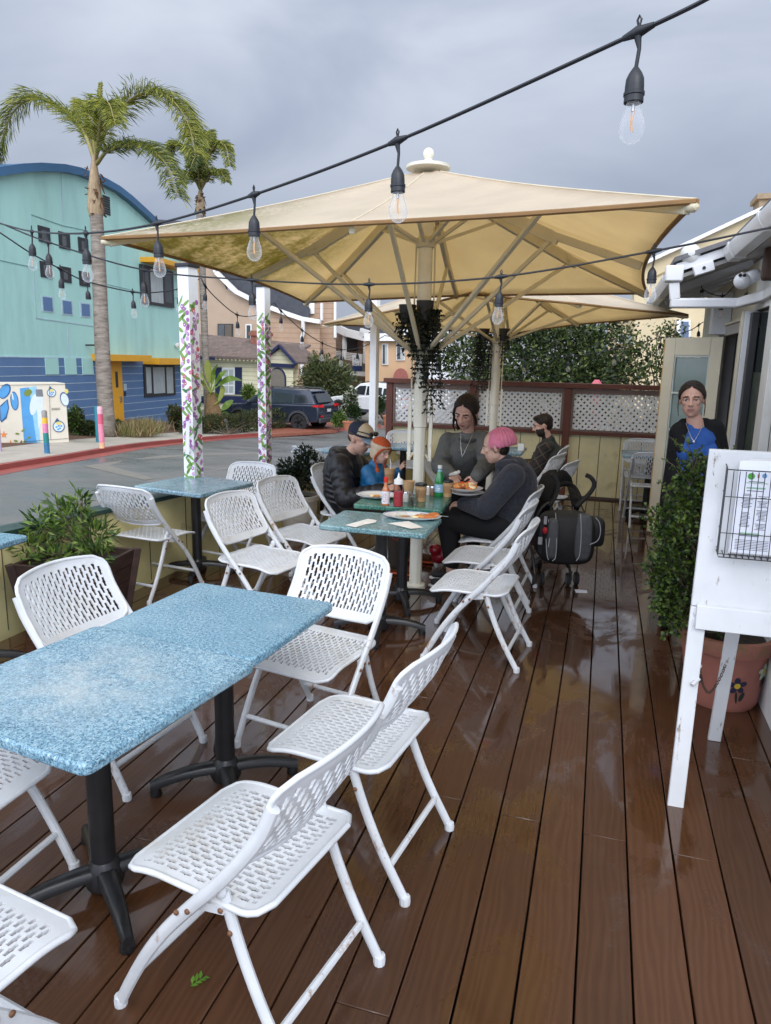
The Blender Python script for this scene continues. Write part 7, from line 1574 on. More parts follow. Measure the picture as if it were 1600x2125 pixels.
for t_ in (-1, 1): limb(mb, [hd3.p(.058, t_ * .030, .098), hd3.p(.056, t_ * .066, .052), hd3.p(.034, t_ * .082, -.005), hd3.p(.012, t_ * .082, -.06), hd3.p(-.01, t_ * .075, -.10)], [.006, .010, .012, .011, .006])
limb(mb, [hd3.p(-.08, .0, .01), hd3.p(-.10, .04, -.07), hd3.p(-.085, .085, -.13), hd3.p(-.07, .09, -.19)], [.060, .05, .032, .014]); limb(mb, [hd3.p(.02, .085, -.05), hd3.p(.03, .088, -.11), hd3.p(.02, .08, -.16)], [.012, .008, .004])
fuse(mb, 'hair', M_hair, root, .004, 1)
b = MB(); ch_ = spline([neck + V((-.05, -.055, .012)), neck + V((-.035, -.115, -.075)), neck + V((-.012, -.155, -.145)), neck + V((.015, -.125, -.08)), neck + V((.045, -.06, .01))], 6); b.tube(ch_, .0012, 5); b.ball(neck + V((-.012, -.158, -.152)), .006, 8, 6); b.build('necklace', pm('silver', (.7, .7, .68), .25, metal=1), sw_)
# ---------------------------------------------------------------- woman in the pink hat
hc = at(1030, 928, Y=5.22); neck = at(1050, 962, Y=5.24); chest = at(1068, 1000, Y=5.25); pel = V((-.62, 5.25, .53))
sL, sR = at(1064, 988, Y=5.06), at(1070, 985, Y=5.45); eL, wL = at(1008, 1056, Y=5.02), at(962, 1046, Y=5.12); eR, wR = at(1005, 1050, Y=5.50), at(975, 1040, Y=5.40)
root = thing('person', 'woman in pink knit hat and dark fleece hoodie seated facing left at the table', 'person', (pel.x, pel.y, 0))
hd4 = Head(hc, (-.95, .02, -.22), (-.12, 0, 1), .98)
mb = MB(); body_core(mb, pel, chest, neck, hc + V((.01, 0, -.04)), .9, .05); hd4.build(mb, jaw=.86); limb(mb, [sL, eL, wL], [.045, .038, .027]); limb(mb, [sR, eR, wR], [.045, .038, .027]); hand(mb, wL, (-.9, .2, -.1), (0, -.4, 1), .92, .7, 1); hand(mb, wR, (-.9, -.2, -.1), (0, .3, 1), .92, .6, -1)
lg = [(V((-1.04, 5.16, .53)), V((-1.00, 5.20, .11))), (V((-1.05, 5.36, .53)), V((-1.04, 5.40, .11)))]
for (k_, a_), s_ in zip(lg, (-1, 1)): limb(mb, [pel + V((0, s_ * .09, 0)), k_, a_], [.078, .052, .036])
fuse(mb, 'body', facemats('woman', (.60, .37, .28), (.10, .06, .04)), root, .006, 4, lambda q: hd4.mat(q) if (q - hc).length < .2 else 0)
M_fl = NT('dark_fleece'); t = M_fl; f = t.noise(45, 6, .7); t.P(Base_Color=t.ramp(f, [(.3, (.013, .014, .021)), (.7, (.034, .036, .050))]), Roughness=.95); t.P(Sheen_Weight=.15); t.bump(t.math('ADD', t.noise(8, 4, .55, dist=1.0), t.math('MULTIPLY', f, .4)), .6, .025); M_fl = t.m
mb = MB(); limb(mb, [pel + V((.02, 0, 0)), pel.lerp(chest, .5) + V((.02, 0, 0)), chest], [.165, .170, .165], n=20); limb(mb, [chest, neck - V((0, 0, .01))], [.135, .080]); capsule(mb, sL, sR, .078, .078); limb(mb, [sL, eL, wL], [.090, .080, .050]); limb(mb, [sR, eR, wR], [.085, .075, .05]); mb.ball(neck + V((.085, 0, -.03)), (.075, .105, .085), 14, 10); mb.ball(neck + V((.11, .0, -.11)), (.055, .075, .07), 12, 9); capsule(mb, neck + V((-.03, -.07, -.005)), neck + V((.05, -.08, -.0)), .036, .05); capsule(mb, neck + V((-.03, .07, -.005)), neck + V((.05, .08, 0)), .036, .05); fuse(mb, 'hoodie', M_fl, root, .008, 4)
mb = MB(); limb(mb, [pel + V((-.02, -.09, -.01)), lg[0][0], lg[0][1] + V((0, 0, .10))], [.115, .080, .062]); limb(mb, [pel + V((-.02, .09, -.01)), lg[1][0], lg[1][1] + V((0, 0, .10))], [.115, .080, .062]); fuse(mb, 'trousers', cloth('black_trousers', (.012, .012, .013)), root, .010, 4)
for k_, a_ in lg: mb = MB(); shoe(mb, a_, (-1, -.1, 0), .9); so_ = fuse(mb, 'shoe', cloth('grey_shoe', (.03, .03, .033), .6), root, .008, 2); mb = MB(); sole(mb, a_, (-1, -.1, 0), .92); fuse(mb, 'sole', pm('white_sole', (.6, .6, .6), .5), so_, .006, 1)
# cabled pink hat: ribs running from crown to brim
mb = MB(); ns = 24; vs = []; fs = []; NN = ns * 6
for i in range(13):
    th_ = math.pi * .60 * i / 12
    for k in range(NN):
        a = 2 * math.pi * k / NN; rib_ = 1 + (.045 * math.cos(a * ns) + .02 * math.cos(a * ns * .5 + i * 1.6)) * min(1, i / 3); rr = 1.0 if i < 11 else .96
        vs.append(hd4.p(-.022 - .034 + (.112 * math.sin(th_) * math.cos(a)) * rib_ * rr + .012, (.101 * math.sin(th_) * math.sin(a)) * rib_ * rr, .030 + .110 * math.cos(th_) * (1 + .05 * math.cos(a * ns) * math.sin(th_)) - .10 * (-.22) * math.sin(th_) * math.cos(a) * 0))
fs = [(i * NN + k, i * NN + (k + 1) % NN, (i + 1) * NN + (k + 1) % NN, (i + 1) * NN + k) for i in range(12) for k in range(NN)]
mb.add(vs, fs); ho = mb.build('knit_hat', cloth('pink_knit', hexlin(204, 122, 146), .95, .9, 90, .25), root, smooth=180); s_ = ho.modifiers.new('s', 'SOLIDIFY'); s_.thickness = .012
mb = MB(); hd4.ell(mb, -.05, 0, -.02, .045, .068, .05); limb(mb, [hd4.p(.012, -.066, .02), hd4.p(0, -.07, -.03)], [.012, .008]); fuse(mb, 'hair', M_hair, root, .007, 2)
# ---------------------------------------------------------------- man in plaid
hc = at(1127, 884, Y=8.12); neck = at(1138, 915, Y=8.15); chest = at(1140, 950, Y=8.16); pel = V((-.58, 8.16, .54)); 
sL, sR = at(1128, 932, Y=7.98), at(1135, 930, Y=8.36); eL, wL = at(1112, 978, Y=7.92), at(1088, 962, Y=8.02); eR, wR = at(1110, 975, Y=8.42), at(1085, 962, Y=8.30)
root = thing('person', 'bearded man in plaid shirt and dark green vest seated facing left by the back fence', 'person', (pel.x, pel.y, 0))
hd5 = Head(hc, (-.95, -.10, -.24), (-.1, 0, 1), 1.0)
mb = MB(); body_core(mb, pel, chest, neck, hc + V((.01, 0, -.04)), 1.0, .056); hd5.build(mb, jaw=1.05); limb(mb, [sL, eL, wL], [.048, .042, .03]); limb(mb, [sR, eR, wR], [.048, .042, .03]); hand(mb, wL, (-.9, .2, -.2), (0, -.3, 1), 1, .6, 1); hand(mb, wR, (-.9, -.2, -.2), (0, .3, 1), 1, .6, -1)
lg = [(V((-1.02, 8.05, .54)), V((-.98, 8.05, .10))), (V((-1.02, 8.27, .54)), V((-.98, 8.27, .10)))]
for (k_, a_), s_ in zip(lg, (-1, 1)): limb(mb, [pel + V((0, s_ * .09, 0)), k_, a_], [.08, .055, .04])
fuse(mb, 'body', facemats('plaidman', (.55, .33, .25), (.022, .016, .013)), root, .006, 4, lambda q: hd5.mat(q, True) if (q - hc).length < .2 else 0)
t = NT('plaid'); co = t.coord(); sp = t.n('ShaderNodeSeparateXYZ'); t.t.links.new(t.map((1, 1, 1), rot=(0, R(35), 0)), sp.inputs[0])
def stripe(ax, freq, lo, hi): fr_ = t.math('FRACT', t.math('MULTIPLY', sp.outputs[ax], freq)); return t.math('MULTIPLY', t.math('GREATER_THAN', fr_, lo), t.math('LESS_THAN', fr_, hi))
c = t.mix(t.math('MULTIPLY', stripe(0, 11, .0, .45), .7), (.018, .022, .030), (.008, .010, .012)); c = t.mix(t.math('MULTIPLY', stripe(2, 11, .0, .4), .6), c, (.045, .022, .018)); c = t.mix(t.math('MULTIPLY', t.math('MAXIMUM', stripe(0, 11, .62, .70), stripe(2, 11, .62, .70)), .75), c, (.16, .11, .05)); t.P(Base_Color=c, Roughness=.9); t.bump(t.noise(14, 4), .4, .02); M_plaid = t.m
mb = MB(); limb(mb, [sL, eL, wL], [.085, .068, .046]); limb(mb, [sR, eR, wR], [.085, .068, .046]); capsule(mb, sL, sR, .075, .075); limb(mb, [pel, chest], [.15, .15]); limb(mb, [chest, neck], [.11, .062]); fuse(mb, 'plaid_shirt', M_plaid, root, .009, 3)
M_vest = pm('green_vest', hexlin(38, 42, 36), .6, .15, 8, bump=.4, bscale=20); mb = MB(); limb(mb, [pel + V((.01, 0, .0)), chest], [.175, .178], puff=4, n=20); limb(mb, [chest, neck - V((0, 0, 0))], [.16, .078], puff=2); capsule(mb, sL + V((.03, .07, .01)), sR + V((.03, -.07, .01)), .085, .085); fuse(mb, 'vest', M_vest, root, .009, 3)
mb = MB(); limb(mb, [pel + V((0, -.09, 0)), lg[0][0], lg[0][1]], [.11, .08, .06]); limb(mb, [pel + V((0, .09, 0)), lg[1][0], lg[1][1]], [.11, .08, .06]); fuse(mb, 'trousers', cloth('khaki_trousers', hexlin(88, 78, 58)), root, .010, 3)
for k_, a_ in lg: mb = MB(); shoe(mb, a_, (-1, 0, 0), 1); fuse(mb, 'shoe', cloth('black_shoe', (.015, .015, .016), .6), root, .008, 2)
mb = MB(); hd5.ell(mb, -.020, 0, .050, .100, .088, .086); hd5.ell(mb, .03, 0, .098, .065, .066, .032); hd5.ell(mb, -.055, 0, .0, .055, .07, .06); fuse(mb, 'hair', M_hair, root, .007, 3)
# ---------------------------------------------------------------- woman in the doorway
hc = at(1436, 830, Y=4.86); neck = at(1441, 872, Y=4.88); chest = at(1448, 925, Y=4.90); pel = V((.60, 4.92, .84))
sR, sL = at(1413, 898, Y=4.90), at(1480, 893, Y=4.92); eR, wR = at(1408, 975, Y=4.90), at(1412, 1050, Y=4.82); eL, wL = at(1494, 970, Y=4.90), at(1488, 1050, Y=4.82)
root = thing('person', 'woman in black jacket over a blue shirt standing by the open door, facing the camera', 'person', (pel.x, pel.y, 0))
hd6 = Head(hc, (-.16, -.98, -.06), (-.06, 0, 1), .90)
mb = MB(); body_core(mb, pel, chest, neck, hc + V((.0, .01, -.03)), .9, .046); hd6.build(mb, jaw=.90); limb(mb, [sR, eR, wR], [.044, .037, .027]); limb(mb, [sL, eL, wL], [.044, .037, .027]); hand(mb, wR, (.1, -.1, -1), (-1, 0, 0), .95, .35, -1); hand(mb, wL, (-.1, -.1, -1), (1, 0, 0), .95, .35, 1)
lg = [(V((.51, 4.90, .46)), V((.51, 4.94, .09))), (V((.69, 4.92, .46)), V((.70, 4.96, .09)))]
for (k_, a_), s_ in zip(lg, (-1, 1)): limb(mb, [pel + V((s_ * .085, 0, 0)), k_, a_], [.078, .052, .037])
fuse(mb, 'body', facemats('doorwoman', (.55, .32, .245), (.025, .017, .014), (.33, .14, .115)), root, .0045, 3, lambda q: hd6.mat(q) if (q - hc).length < .2 else 0)
M_tee = NT('blue_shirt'); t = M_tee; f = t.noise(6, 5); t.P(Base_Color=t.ramp(f, [(.3, hexlin(32, 76, 150)), (.7, hexlin(48, 96, 172))]), Roughness=.85); t.bump(t.noise(7, 4, .5, t.map((1, 1, 2.4), rot=(0, R(25), 0)), 1.2), .6, .03); M_tee = t.m
mb = MB(); limb(mb, [pel + V((0, -.01, .02)), pel.lerp(chest, .5), chest], [.135, .125, .13], n=18); mb.ball(chest + V((-.06, -.06, -.03)), (.07, .07, .075)); mb.ball(chest + V((.06, -.06, -.03)), (.07, .07, .075)); limb(mb, [chest, neck - V((0, -.01, .045))], [.115, .06]); fuse(mb, 'blue_shirt', M_tee, root, .008, 4)
M_bjk = cloth('black_jacket', (.009, .009, .011), .85, .4, 30)
mb = MB()
for s_, sh, el, wr in ((-1, sR, eR, wR), (1, sL, eL, wL)):
    limb(mb, [sh, el, wr], [.072, .068, .050]); c_ = chest + V((s_ * .095, .03, 0)); limb(mb, [pel + V((s_ * .115, .02, -.02)), c_], [.085, .078]); limb(mb, [c_, sh.lerp(neck, .45) + V((0, .025, 0))], [.072, .05])
    capsule(mb, neck + V((s_ * .062, .015, -.02)), chest + V((s_ * .098, -.085, -.02)), .030, .032)
limb(mb, [pel + V((0, .08, 0)), chest + V((0, .06, .02)), neck + V((0, .04, -.02))], [.12, .12, .055]); fuse(mb, 'jacket', M_bjk, root, .008, 4)
mb = MB(); limb(mb, [pel + V((-.06, 0, .02)), lg[0][0], lg[0][1]], [.125, .075, .055]); limb(mb, [pel + V((.06, 0, .02)), lg[1][0], lg[1][1]], [.125, .075, .055]); fuse(mb, 'trousers', cloth('black_trousers', (.012, .012, .013)), root, .010, 4)
for k_, a_ in lg: mb = MB(); shoe(mb, a_, (-.1, -1, 0), .92); fuse(mb, 'shoe', cloth('black_shoe', (.015, .015, .016), .6), root, .008, 2)
mb = MB(); hd6.ell(mb, -.032, 0, .036, .088, .080, .086); strands(mb, hd6, (-.10, .0, -.03), 34, 0, .0062)
for t_ in (-1, 1): limb(mb, [hd6.p(.035, t_ * .080, .03), hd6.p(.03, t_ * .086, -.03), hd6.p(.026, t_ * .084, -.08), hd6.p(.02, t_ * .080, -.11)], [.003, .004, .0035, .0025])
hd6.ell(mb, -.10, .02, -.03, .045, .05, .045); fuse(mb, 'hair', M_hair, root, .004, 1)
b = MB(); b.tube(spline([neck + V((-.05, -.03, -.02)), neck + V((-.03, -.095, -.075)), neck + V((-.005, -.125, -.115)), neck + V((.02, -.10, -.075)), neck + V((.05, -.03, -.02))], 5), .0016, 5); b.ball(neck + V((-.005, -.128, -.122)), .008, 8, 6); b.build('necklace', pm('silver', (.7, .7, .68), .25, metal=1), root)
# ================================================================ on the tables
Z5, Z4 = .746, .721
M_china = pm('white_china', (.78, .78, .77), .15, .03); M_kraft = pm('kraft_cup', hexlin(182, 146, 104), .7, .06, 12); M_kraft2 = pm('kraft_sleeve', hexlin(160, 120, 80), .75, .08, 14); M_lid = pm('black_lid', (.012, .012, .013), .3, .1)
M_clear = thin_glass('clear_plastic', (.93, .95, .95), .12, .03, .35); M_steel = pm('steel_cutlery', (.6, .6, .6), .2, .05, metal=1)
def lathe_thing(name, label, cat, p, parts, group=None):
    root = thing(name, label, cat, p, 0, group); prev = root
    for nm, prof, mat in parts: b = MB(); b.lathe(prof, p, 20); b.build(nm, mat, root, smooth=40)
    return root
def oncup(p, h, r, label, sleeve=True, lid=True, name='coffee_cup'):
    parts = [('cup_body', [(0, 0), (r * .74, 0), (r * .95, h * .88), (r, h * .885), (r, h * .9), (0, h * .9)] if lid else [(0, 0), (r * .74, 0), (r, h), (r * 1.05, h), (r * 1.03, h + .004), (r * .95, h), (r * .72, .01), (0, .01)], M_kraft)]
    if sleeve: parts.append(('sleeve', [(r * .80, h * .22), (r * .955, h * .66)], M_kraft2))
    if lid: parts.append(('lid', [(r * 1.06, h * .88), (r * 1.07, h * .92), (r * .98, h * .93), (r * .94, h), (r * .85, h), (r * .83, h * .97), (0, h * .97)], M_lid))
    return lathe_thing(name, label, 'cup', p, parts, 'paper cups on the green table')
def top(px, py, z): return at(px, py, Z=z)
oncup(top(873, 1040, Z5), .125, .042, 'kraft coffee cup with black lid behind the clear tumbler'); oncup(top(928, 1030, Z5), .118, .040, 'kraft coffee cup with black lid right of the green bottle'); oncup(top(848, 1026, Z5), .095, .042, 'open kraft cup between the squeeze bottle and the lidded cup', False, False)
p = top(800, 1048, Z5); r_ = lathe_thing('hot_sauce_bottle', 'small hot sauce bottle with red cap and white label', 'bottle', p, [('bottle_body', [(0, 0), (.024, 0), (.026, .01), (.026, .10), (.020, .115), (.0125, .13), (.0115, .16), (.0115, .165), (0, .165)], pm('hot_sauce', hexlin(186, 108, 52), .15, .06, coat=.5)), ('bottle_label', [(.0265, .012), (.0265, .095)], pm('label_white', (.72, .72, .76), .5, .04)), ('cap', [(.0135, .155), (.0145, .158), (.0145, .186), (.012, .188), (0, .188)], pm('red_cap', hexlin(206, 44, 34), .35, .05))])
b = MB()
for z_, a0, a1, k in ((.078, -1.9, -1.2, 0), (.068, -1.95, -1.15, 0), (.055, -1.9, -1.2, 0), (.040, -2.0, -1.1, 0), (.028, -1.9, -1.4, 0), (.060, -2.3, -2.05, 1), (.045, -2.4, -2.1, 1)):
    b.k = k; b.quad(*[p + V((.0269 * math.cos(a0 + (a1 - a0) * t_), .0269 * math.sin(a0 + (a1 - a0) * t_), z_ + dz)) for t_, dz in ((0, -.003), (.33, -.002), (.66, -.004), (1, -.002), (1, .004), (.66, .003), (.33, .004), (0, .002))])
b.build('label_print', [pm('print_red', hexlin(198, 52, 44), .5), pm('print_blue', hexlin(60, 80, 150), .5)], r_, smooth=0)
p = top(826, 1050, Z5); lathe_thing('squeeze_bottle', 'clear squeeze bottle of red sauce with white nozzle', 'bottle', p, [('sauce', [(0, .002), (.030, .002), (.0305, .098), (0, .10)], pm('red_sauce', hexlin(166, 62, 70), .3, .1, 12)), ('bottle_body', [(0, 0), (.031, 0), (.032, .006), (.032, .145), (.028, .152)], thin_glass('pinkish_plastic', (.92, .82, .82), .15, .1, .4)), ('nozzle_cap', [(.031, .148), (.032, .152), (.031, .175), (.014, .188), (.010, .19), (.0035, .222), (0, .222)], M_china)])
for px, py, h, m2, l_ in ((842, 1041, .07, (.55, .55, .52), 'salt shaker with steel top beside the squeeze bottle'), (852, 1040, .064, (.16, .09, .05), 'pepper shaker beside the salt shaker'), (888, 1027, .07, (.56, .55, .52), 'salt shaker left of the green bottle'), (897, 1028, .07, (.20, .12, .06), 'pepper shaker left of the green bottle'), (841, 1018, .075, (.10, .09, .09), 'dark jam jar behind the squeeze bottle')):
    lathe_thing('shaker', l_, 'shaker', top(px, py, Z5), [('shaker_body', [(0, 0), (.019, 0), (.020, h * .1), (.019, h * .7), (.014, h * .8), (0, h * .8)], pm('shaker_%d' % px, m2, .2, .2, 60)), ('steel_top', [(.0165, h * .76), (.0165, h * .92), (.012, h), (0, h)], M_steel)], 'shakers on the green table')
p = top(858, 1049, Z5); lathe_thing('plastic_tumbler', 'clear plastic tumbler half full of water at the front of the green table', 'cup', p, [('tumbler', [(0, .002), (.027, .002), (.037, .108), (.038, .11), (.036, .109), (.026, .004), (0, .004)], M_clear), ('water', [(0, .006), (.026, .006), (.031, .06), (0, .06)], thin_glass('water_in_cup', (.88, .90, .90), .2, .02, .3))])
p = top(911, 1029, Z5); r_ = lathe_thing('water_bottle', 'green glass water bottle with pale blue label and white cap', 'bottle', p, [('glass', [(0, 0), (.031, 0), (.034, .006), (.034, .105), (.030, .135), (.018, .175), (.0135, .19), (.0130, .205), (0, .205)], pm('green_glass', hexlin(10, 124, 56), .08, .1, 3, spec=.7, coat=.6)), ('bottle_label', [(.0345, .03), (.0345, .088)], pm('label_blue', hexlin(136, 176, 204), .5, .06, 20)), ('neck_band', [(.0175, .178), (.0142, .190)], pm('label_blue', hexlin(136, 176, 204), .5)), ('cap', [(.0145, .197), (.0155, .199), (.0155, .222), (0, .223)], M_china)])
b = MB(); 
for z_, a0, a1, h_ in ((.052, -2.1, -1.2, .012), (.042, -1.95, -1.3, .004), (.073, -1.9, -1.4, .005)): b.quad(*[p + V((.0349 * math.cos(a0 + (a1 - a0) * t_), .0349 * math.sin(a0 + (a1 - a0) * t_), z_ + dz)) for t_, dz in ((0, 0), (.33, 0), (.66, 0), (1, 0), (1, h_), (.66, h_), (.33, h_), (0, h_))])
b.build('label_print', pm('print_white', (.75, .78, .8), .5), r_, smooth=0)
M_food = NT('food'); t = M_food; f = t.noise(40, 4, .7); t.P(Base_Color=t.ramp(f, [(.3, hexlin(150, 70, 34)), (.5, hexlin(206, 132, 66)), (.7, hexlin(232, 190, 120))]), Roughness=.45); t.bump(f, .4, .004); M_food = t.m
M_red = pm('tomato', hexlin(204, 70, 40), .3, .2, 30)
def plate(name, label, p, rx, ry, rot, foods, food_label, z=0):
    root = thing(name, label, 'plate', p, R(rot)); b = MB(); b.lathe([(0, .004), (.60, .004), (.64, .0), (.70, .002), (.98, .017), (1.0, .020), (.97, .021), (.70, .009), (.66, .007), (0, .007)], (0, 0, 0), 36, sq=(rx, ry)); b.build('dish', M_china, root, world=False, smooth=50)
    b = MB(); b.lathe([(.93, .0185), (.96, .0212)], (0, 0, .0005), 36, sq=(rx, ry), caps=False); b.build('rim_line', pm('blue_rim', hexlin(96, 116, 150), .3), root, world=False)
    if foods:
        f_ = thing('food', food_label, 'food', p, R(rot)); mb = MB()
        for x, y, z_, a, b_, c_, k in foods: mb.k = k; mb.ball((x, y, z_), (a, b_, c_), 12, 8, Matrix.Rotation(rnd.uniform(-.8, .8), 3, 'Z') @ Matrix.Rotation(rnd.uniform(-.4, .4), 3, 'X'))
        mb.build('helping', [M_food, M_red, pm('egg_pale', hexlin(236, 220, 176), .4, .1, 20), pm('toast', hexlin(176, 104, 54), .7, .25, 20, bump=.4)], f_, world=False, smooth=180)
    return root
def fork(label, p, q, up=0):
    p, q = V(p), V(q); root = thing('fork', label, 'cutlery', p); d = (q - p).normalized(); s_ = d.cross(V((0, 0, 1))).normalized(); b = MB(); L_ = (q - p).length
    b.bar(p, p + d * L_ * .7, .007, .0025, w2=.004); b.bar(p + d * L_ * .7, p + d * L_ * .8, .004, .002, w2=.02)
    for k in (-1.5, -.5, .5, 1.5): b.bar(p + d * L_ * .8 + s_ * k * .0055, q + s_ * k * .0055, .003, .002)
    b.build('fork_metal', M_steel, root); return root
plate('oval_plate', 'white oval plate with toast on the teal table', top(855, 1075, Z4), .185, .115, 4, [(.05, .01, .014, .045, .03, .008, 0), (.11, .0, .018, .045, .034, .012, 3), (.135, .015, .026, .04, .028, .010, 3), (.02, -.01, .012, .03, .02, .006, 2), (-.04, .0, .0105, .03, .012, .004, 0), (-.075, .01, .0105, .02, .01, .004, 2)], 'half eaten toast and omelette on the oval plate')
p = top(833, 1072, Z4 + .012); b = MB(); b.lathe([(.036, 0), (.038, .003), (.034, .02), (.024, .036), (.01, .042), (0, .043)], p, 18); single('sauce_cup', b, M_clear, 'clear upturned plastic sauce cup on the oval plate', 'cup', smooth=180)
fork('fork on the right edge of the oval plate', top(930, 1072, Z4 + .03), top(872, 1066, Z4 + .026))
plate('round_plate', 'white plate with leftovers beside the capped man\'s forearm', top(783, 1031, Z5), .15, .14, 0, [(-.02, -.02, .013, .03, .015, .006, 2), (.01, -.03, .013, .035, .015, .007, 0), (.05, -.02, .013, .03, .02, .006, 2)], 'scraps of potato and egg on the plate by the hot sauce')
fork('fork on the plate beside the puffer jacket', top(748, 1032, Z5 + .03), top(788, 1033, Z5 + .022))
pp = at(966, 1017, Y=5.04); plate('round_plate', 'white plate heaped with food in the waitress\'s hand', pp, .125, .12, 0, [(rnd.uniform(-.07, .07), rnd.uniform(-.06, .06), rnd.uniform(.015, .04), rnd.uniform(.018, .032), rnd.uniform(.015, .028), rnd.uniform(.012, .02), rnd.choice([0, 0, 0, 1, 2, 3])) for _ in range(26)], 'heap of fried food with tomato on the waitress\'s plate')
pp2 = pp - V((0, -.03, .034)); plate('round_plate', 'second white plate under the heaped one', pp2, .13, .125, 0, [], '')
def napkin(label, pts, z):
    b = MB(); P_ = [top(x, y, z) for x, y in pts]; c_ = sum(P_, V((0, 0, 0))) / len(P_); n = len(P_); vs = [c_ + V((0, 0, .012))] + [q + V((0, 0, .001 + .004 * (i % 2))) for i, q in enumerate(P_)] + [c_.lerp(q, .55) + V((0, 0, .009 if i % 2 else .003)) for i, q in enumerate(P_)]
    b.add(vs, [(0, 1 + n + i, 1 + n + (i + 1) % n) for i in range(n)] + [(1 + n + i, 1 + i, 1 + (i + 1) % n, 1 + n + (i + 1) % n) for i in range(n)]); return single('paper_napkin', b, pm('napkin', (.76, .74, .70), .8, .05, bump=.1), label, 'napkin', 'crumpled napkins on the teal table', smooth=30)
napkin('folded white napkin at the left of the teal table', [(716, 1090), (764, 1078), (782, 1080), (779, 1086), (756, 1089), (738, 1096)], Z4); napkin('crumpled white napkin at the near right edge of the teal table', [(804, 1086), (848, 1083), (879, 1095), (852, 1099)], Z4)
p = at(808, 1002, Y=5.33); r_ = oncup(p, .11, .042, 'kraft cup with a straw held by the child', True, False); b = MB(); b.tube([p + V((.0, 0, .03)), p + V((.012, -.01, .15)), p + V((.006, -.012, .19))], .004, 6); b.build('straw', M_china, r_)
p = at(944, 984, Y=5.17); b = MB(); capsule(b, p + V((-.035, .02, -.01)), p + V((.015, -.01, .01)), .013, .016, 12); b.ball(p + V((.03, -.02, .02)), .014, 10, 8); single('wiping_cloth', b, pm('cloth_white', (.6, .58, .54), .85, .15, 20, bump=.3), 'pale rolled cloth in the waitress\'s right hand', 'cloth', smooth=180)
b = MB(); p = at(1085, 921, Y=8.3); b.bb((p.x - .05, p.y - .05, .722), (p.x + .02, p.y + .02, .80)); single('napkin_holder', b, M_china, 'small white napkin holder on the table of the man in plaid', 'holder', bevel=.004)
# ================================================================ stroller with bags
DS = 5.62
def st(px, py, d=0.0): return at(px, py, D=DS + d)
root = thing('stroller', 'black folding stroller with curved handles and canopy parked behind the right hand chairs', 'stroller', (st(1150, 1215).x, st(1150, 1215).y, 0))
M_fr = pm('stroller_frame', (.10, .10, .105), .35, .2, metal=.6); M_bk = cloth('stroller_black', (.010, .010, .011), .8, .3, 40); M_grip = pm('foam_grip', (.014, .014, .015), .85, .2, 60, bump=.3)
b = MB(); b.tube(spline([st(1185, 1205, .05), st(1180, 1165, .1), st(1172, 1120, .12), st(1190, 1075, .05), st(1204, 1046, 0)], 4), .0105, 8); b.tube(spline([st(1112, 1208, -.05), st(1106, 1160, 0), st(1100, 1110, .05), st(1120, 1060, 0), st(1142, 1040, -.02)], 4), .0105, 8); b.tube([st(1108, 1180, .35), st(1150, 1130, .2), st(1190, 1080, .05)], .009, 7); b.tube([st(1190, 1195, .4), st(1150, 1130, .2), st(1118, 1085, 0)], .009, 7); b.tube([st(1112, 1160, 0), st(1180, 1160, .08)], .008, 7); b.build('frame', M_fr, root, smooth=180)
for pts in ([(1195, 1052), (1212, 1036), (1228, 1018), (1233, 1003), (1226, 991), (1216, 986)], [(1138, 1050), (1150, 1035), (1157, 1015), (1156, 998), (1149, 988), (1144, 984)]): b = MB(); b.tube(spline([st(x, y, -.08) for x, y in pts], 5), .017, 10); b.build('handle', M_grip, root, smooth=180)
for px, py, d in ((1106, 1206, -.03), (1124, 1207, .0), (1179, 1201, 0), (1196, 1202, .03), (1104, 1190, .45), (1118, 1190, .47)):
    c_ = st(px, py, d); r0 = .052; c_.z = r0; ax = V((.93, .25, 0)); b = MB(); b.lathe([(.02, -.014), (r0 * .9, -.014), (r0, -.008), (r0, .008), (r0 * .9, .014), (.02, .014)], c_, 20, ax=ax); wh = b.build('wheel', M_tyre, root, smooth=40); b = MB(); b.lathe([(0, -.018), (.012, -.018), (.034, -.015), (.036, .015), (.012, .018), (0, .018)], c_, 16, ax=ax); b.build('hub', pm('grey_hub', (.13, .135, .15), .4, .1), wh, smooth=40)
# canopy: two black segments and a hoop with a clear back window
def sail(pts, nm, bulge):
    c_ = sum(pts, V((0, 0, 0))) / len(pts); b = MB(); n = len(pts); rings = [[c_.lerp(q, t_) + bulge * (1 - t_ * t_) for q in pts] for t_ in (.0, .35, .7, 1)]; vs = [rings[0][0]] + sum(rings[1:], []); fs = [(0, 1 + i, 1 + (i + 1) % n) for i in range(n)]
    for k in range(2): fs += [(1 + k * n + i, 1 + k * n + (i + 1) % n, 1 + (k + 1) * n + (i + 1) % n, 1 + (k + 1) * n + i) for i in range(n)]
    b.add(vs, fs); o = b.build(nm, M_bk, root, smooth=180); s_ = o.modifiers.new('s', 'SOLIDIFY'); s_.thickness = .012; return o
back = V((-.05, .28, 0))
sail([st(1116, 1030, .25), st(1117, 1002, .25), st(1126, 984, .22), st(1140, 975, .2), st(1155, 974, .2), st(1160, 990, .1), st(1156, 1015, .0), st(1148, 1040, -.02), st(1132, 1058, .0), st(1112, 1062, .2), st(1104, 1050, .3)], 'canopy', V((-.03, -.10, .03)))
sail([st(1158, 978, .35), st(1166, 974, .4), st(1176, 978, .45), st(1186, 990, .5), st(1189, 1003, .5), st(1172, 1004, .4), st(1160, 1000, .3)], 'canopy', V((0, -.04, .02)))
b = MB(); b.tube(spline([st(1140, 1030, .1), st(1158, 1008, .25), st(1180, 1005, .35), st(1196, 1018, .3), st(1203, 1040, .1), st(1196, 1054, 0)], 5), .022, 8); b.tube([st(1138, 1037, -.04), st(1200, 1037, -.04)], .007, 6); b.build('hood_hoop', M_bk, root, smooth=180)
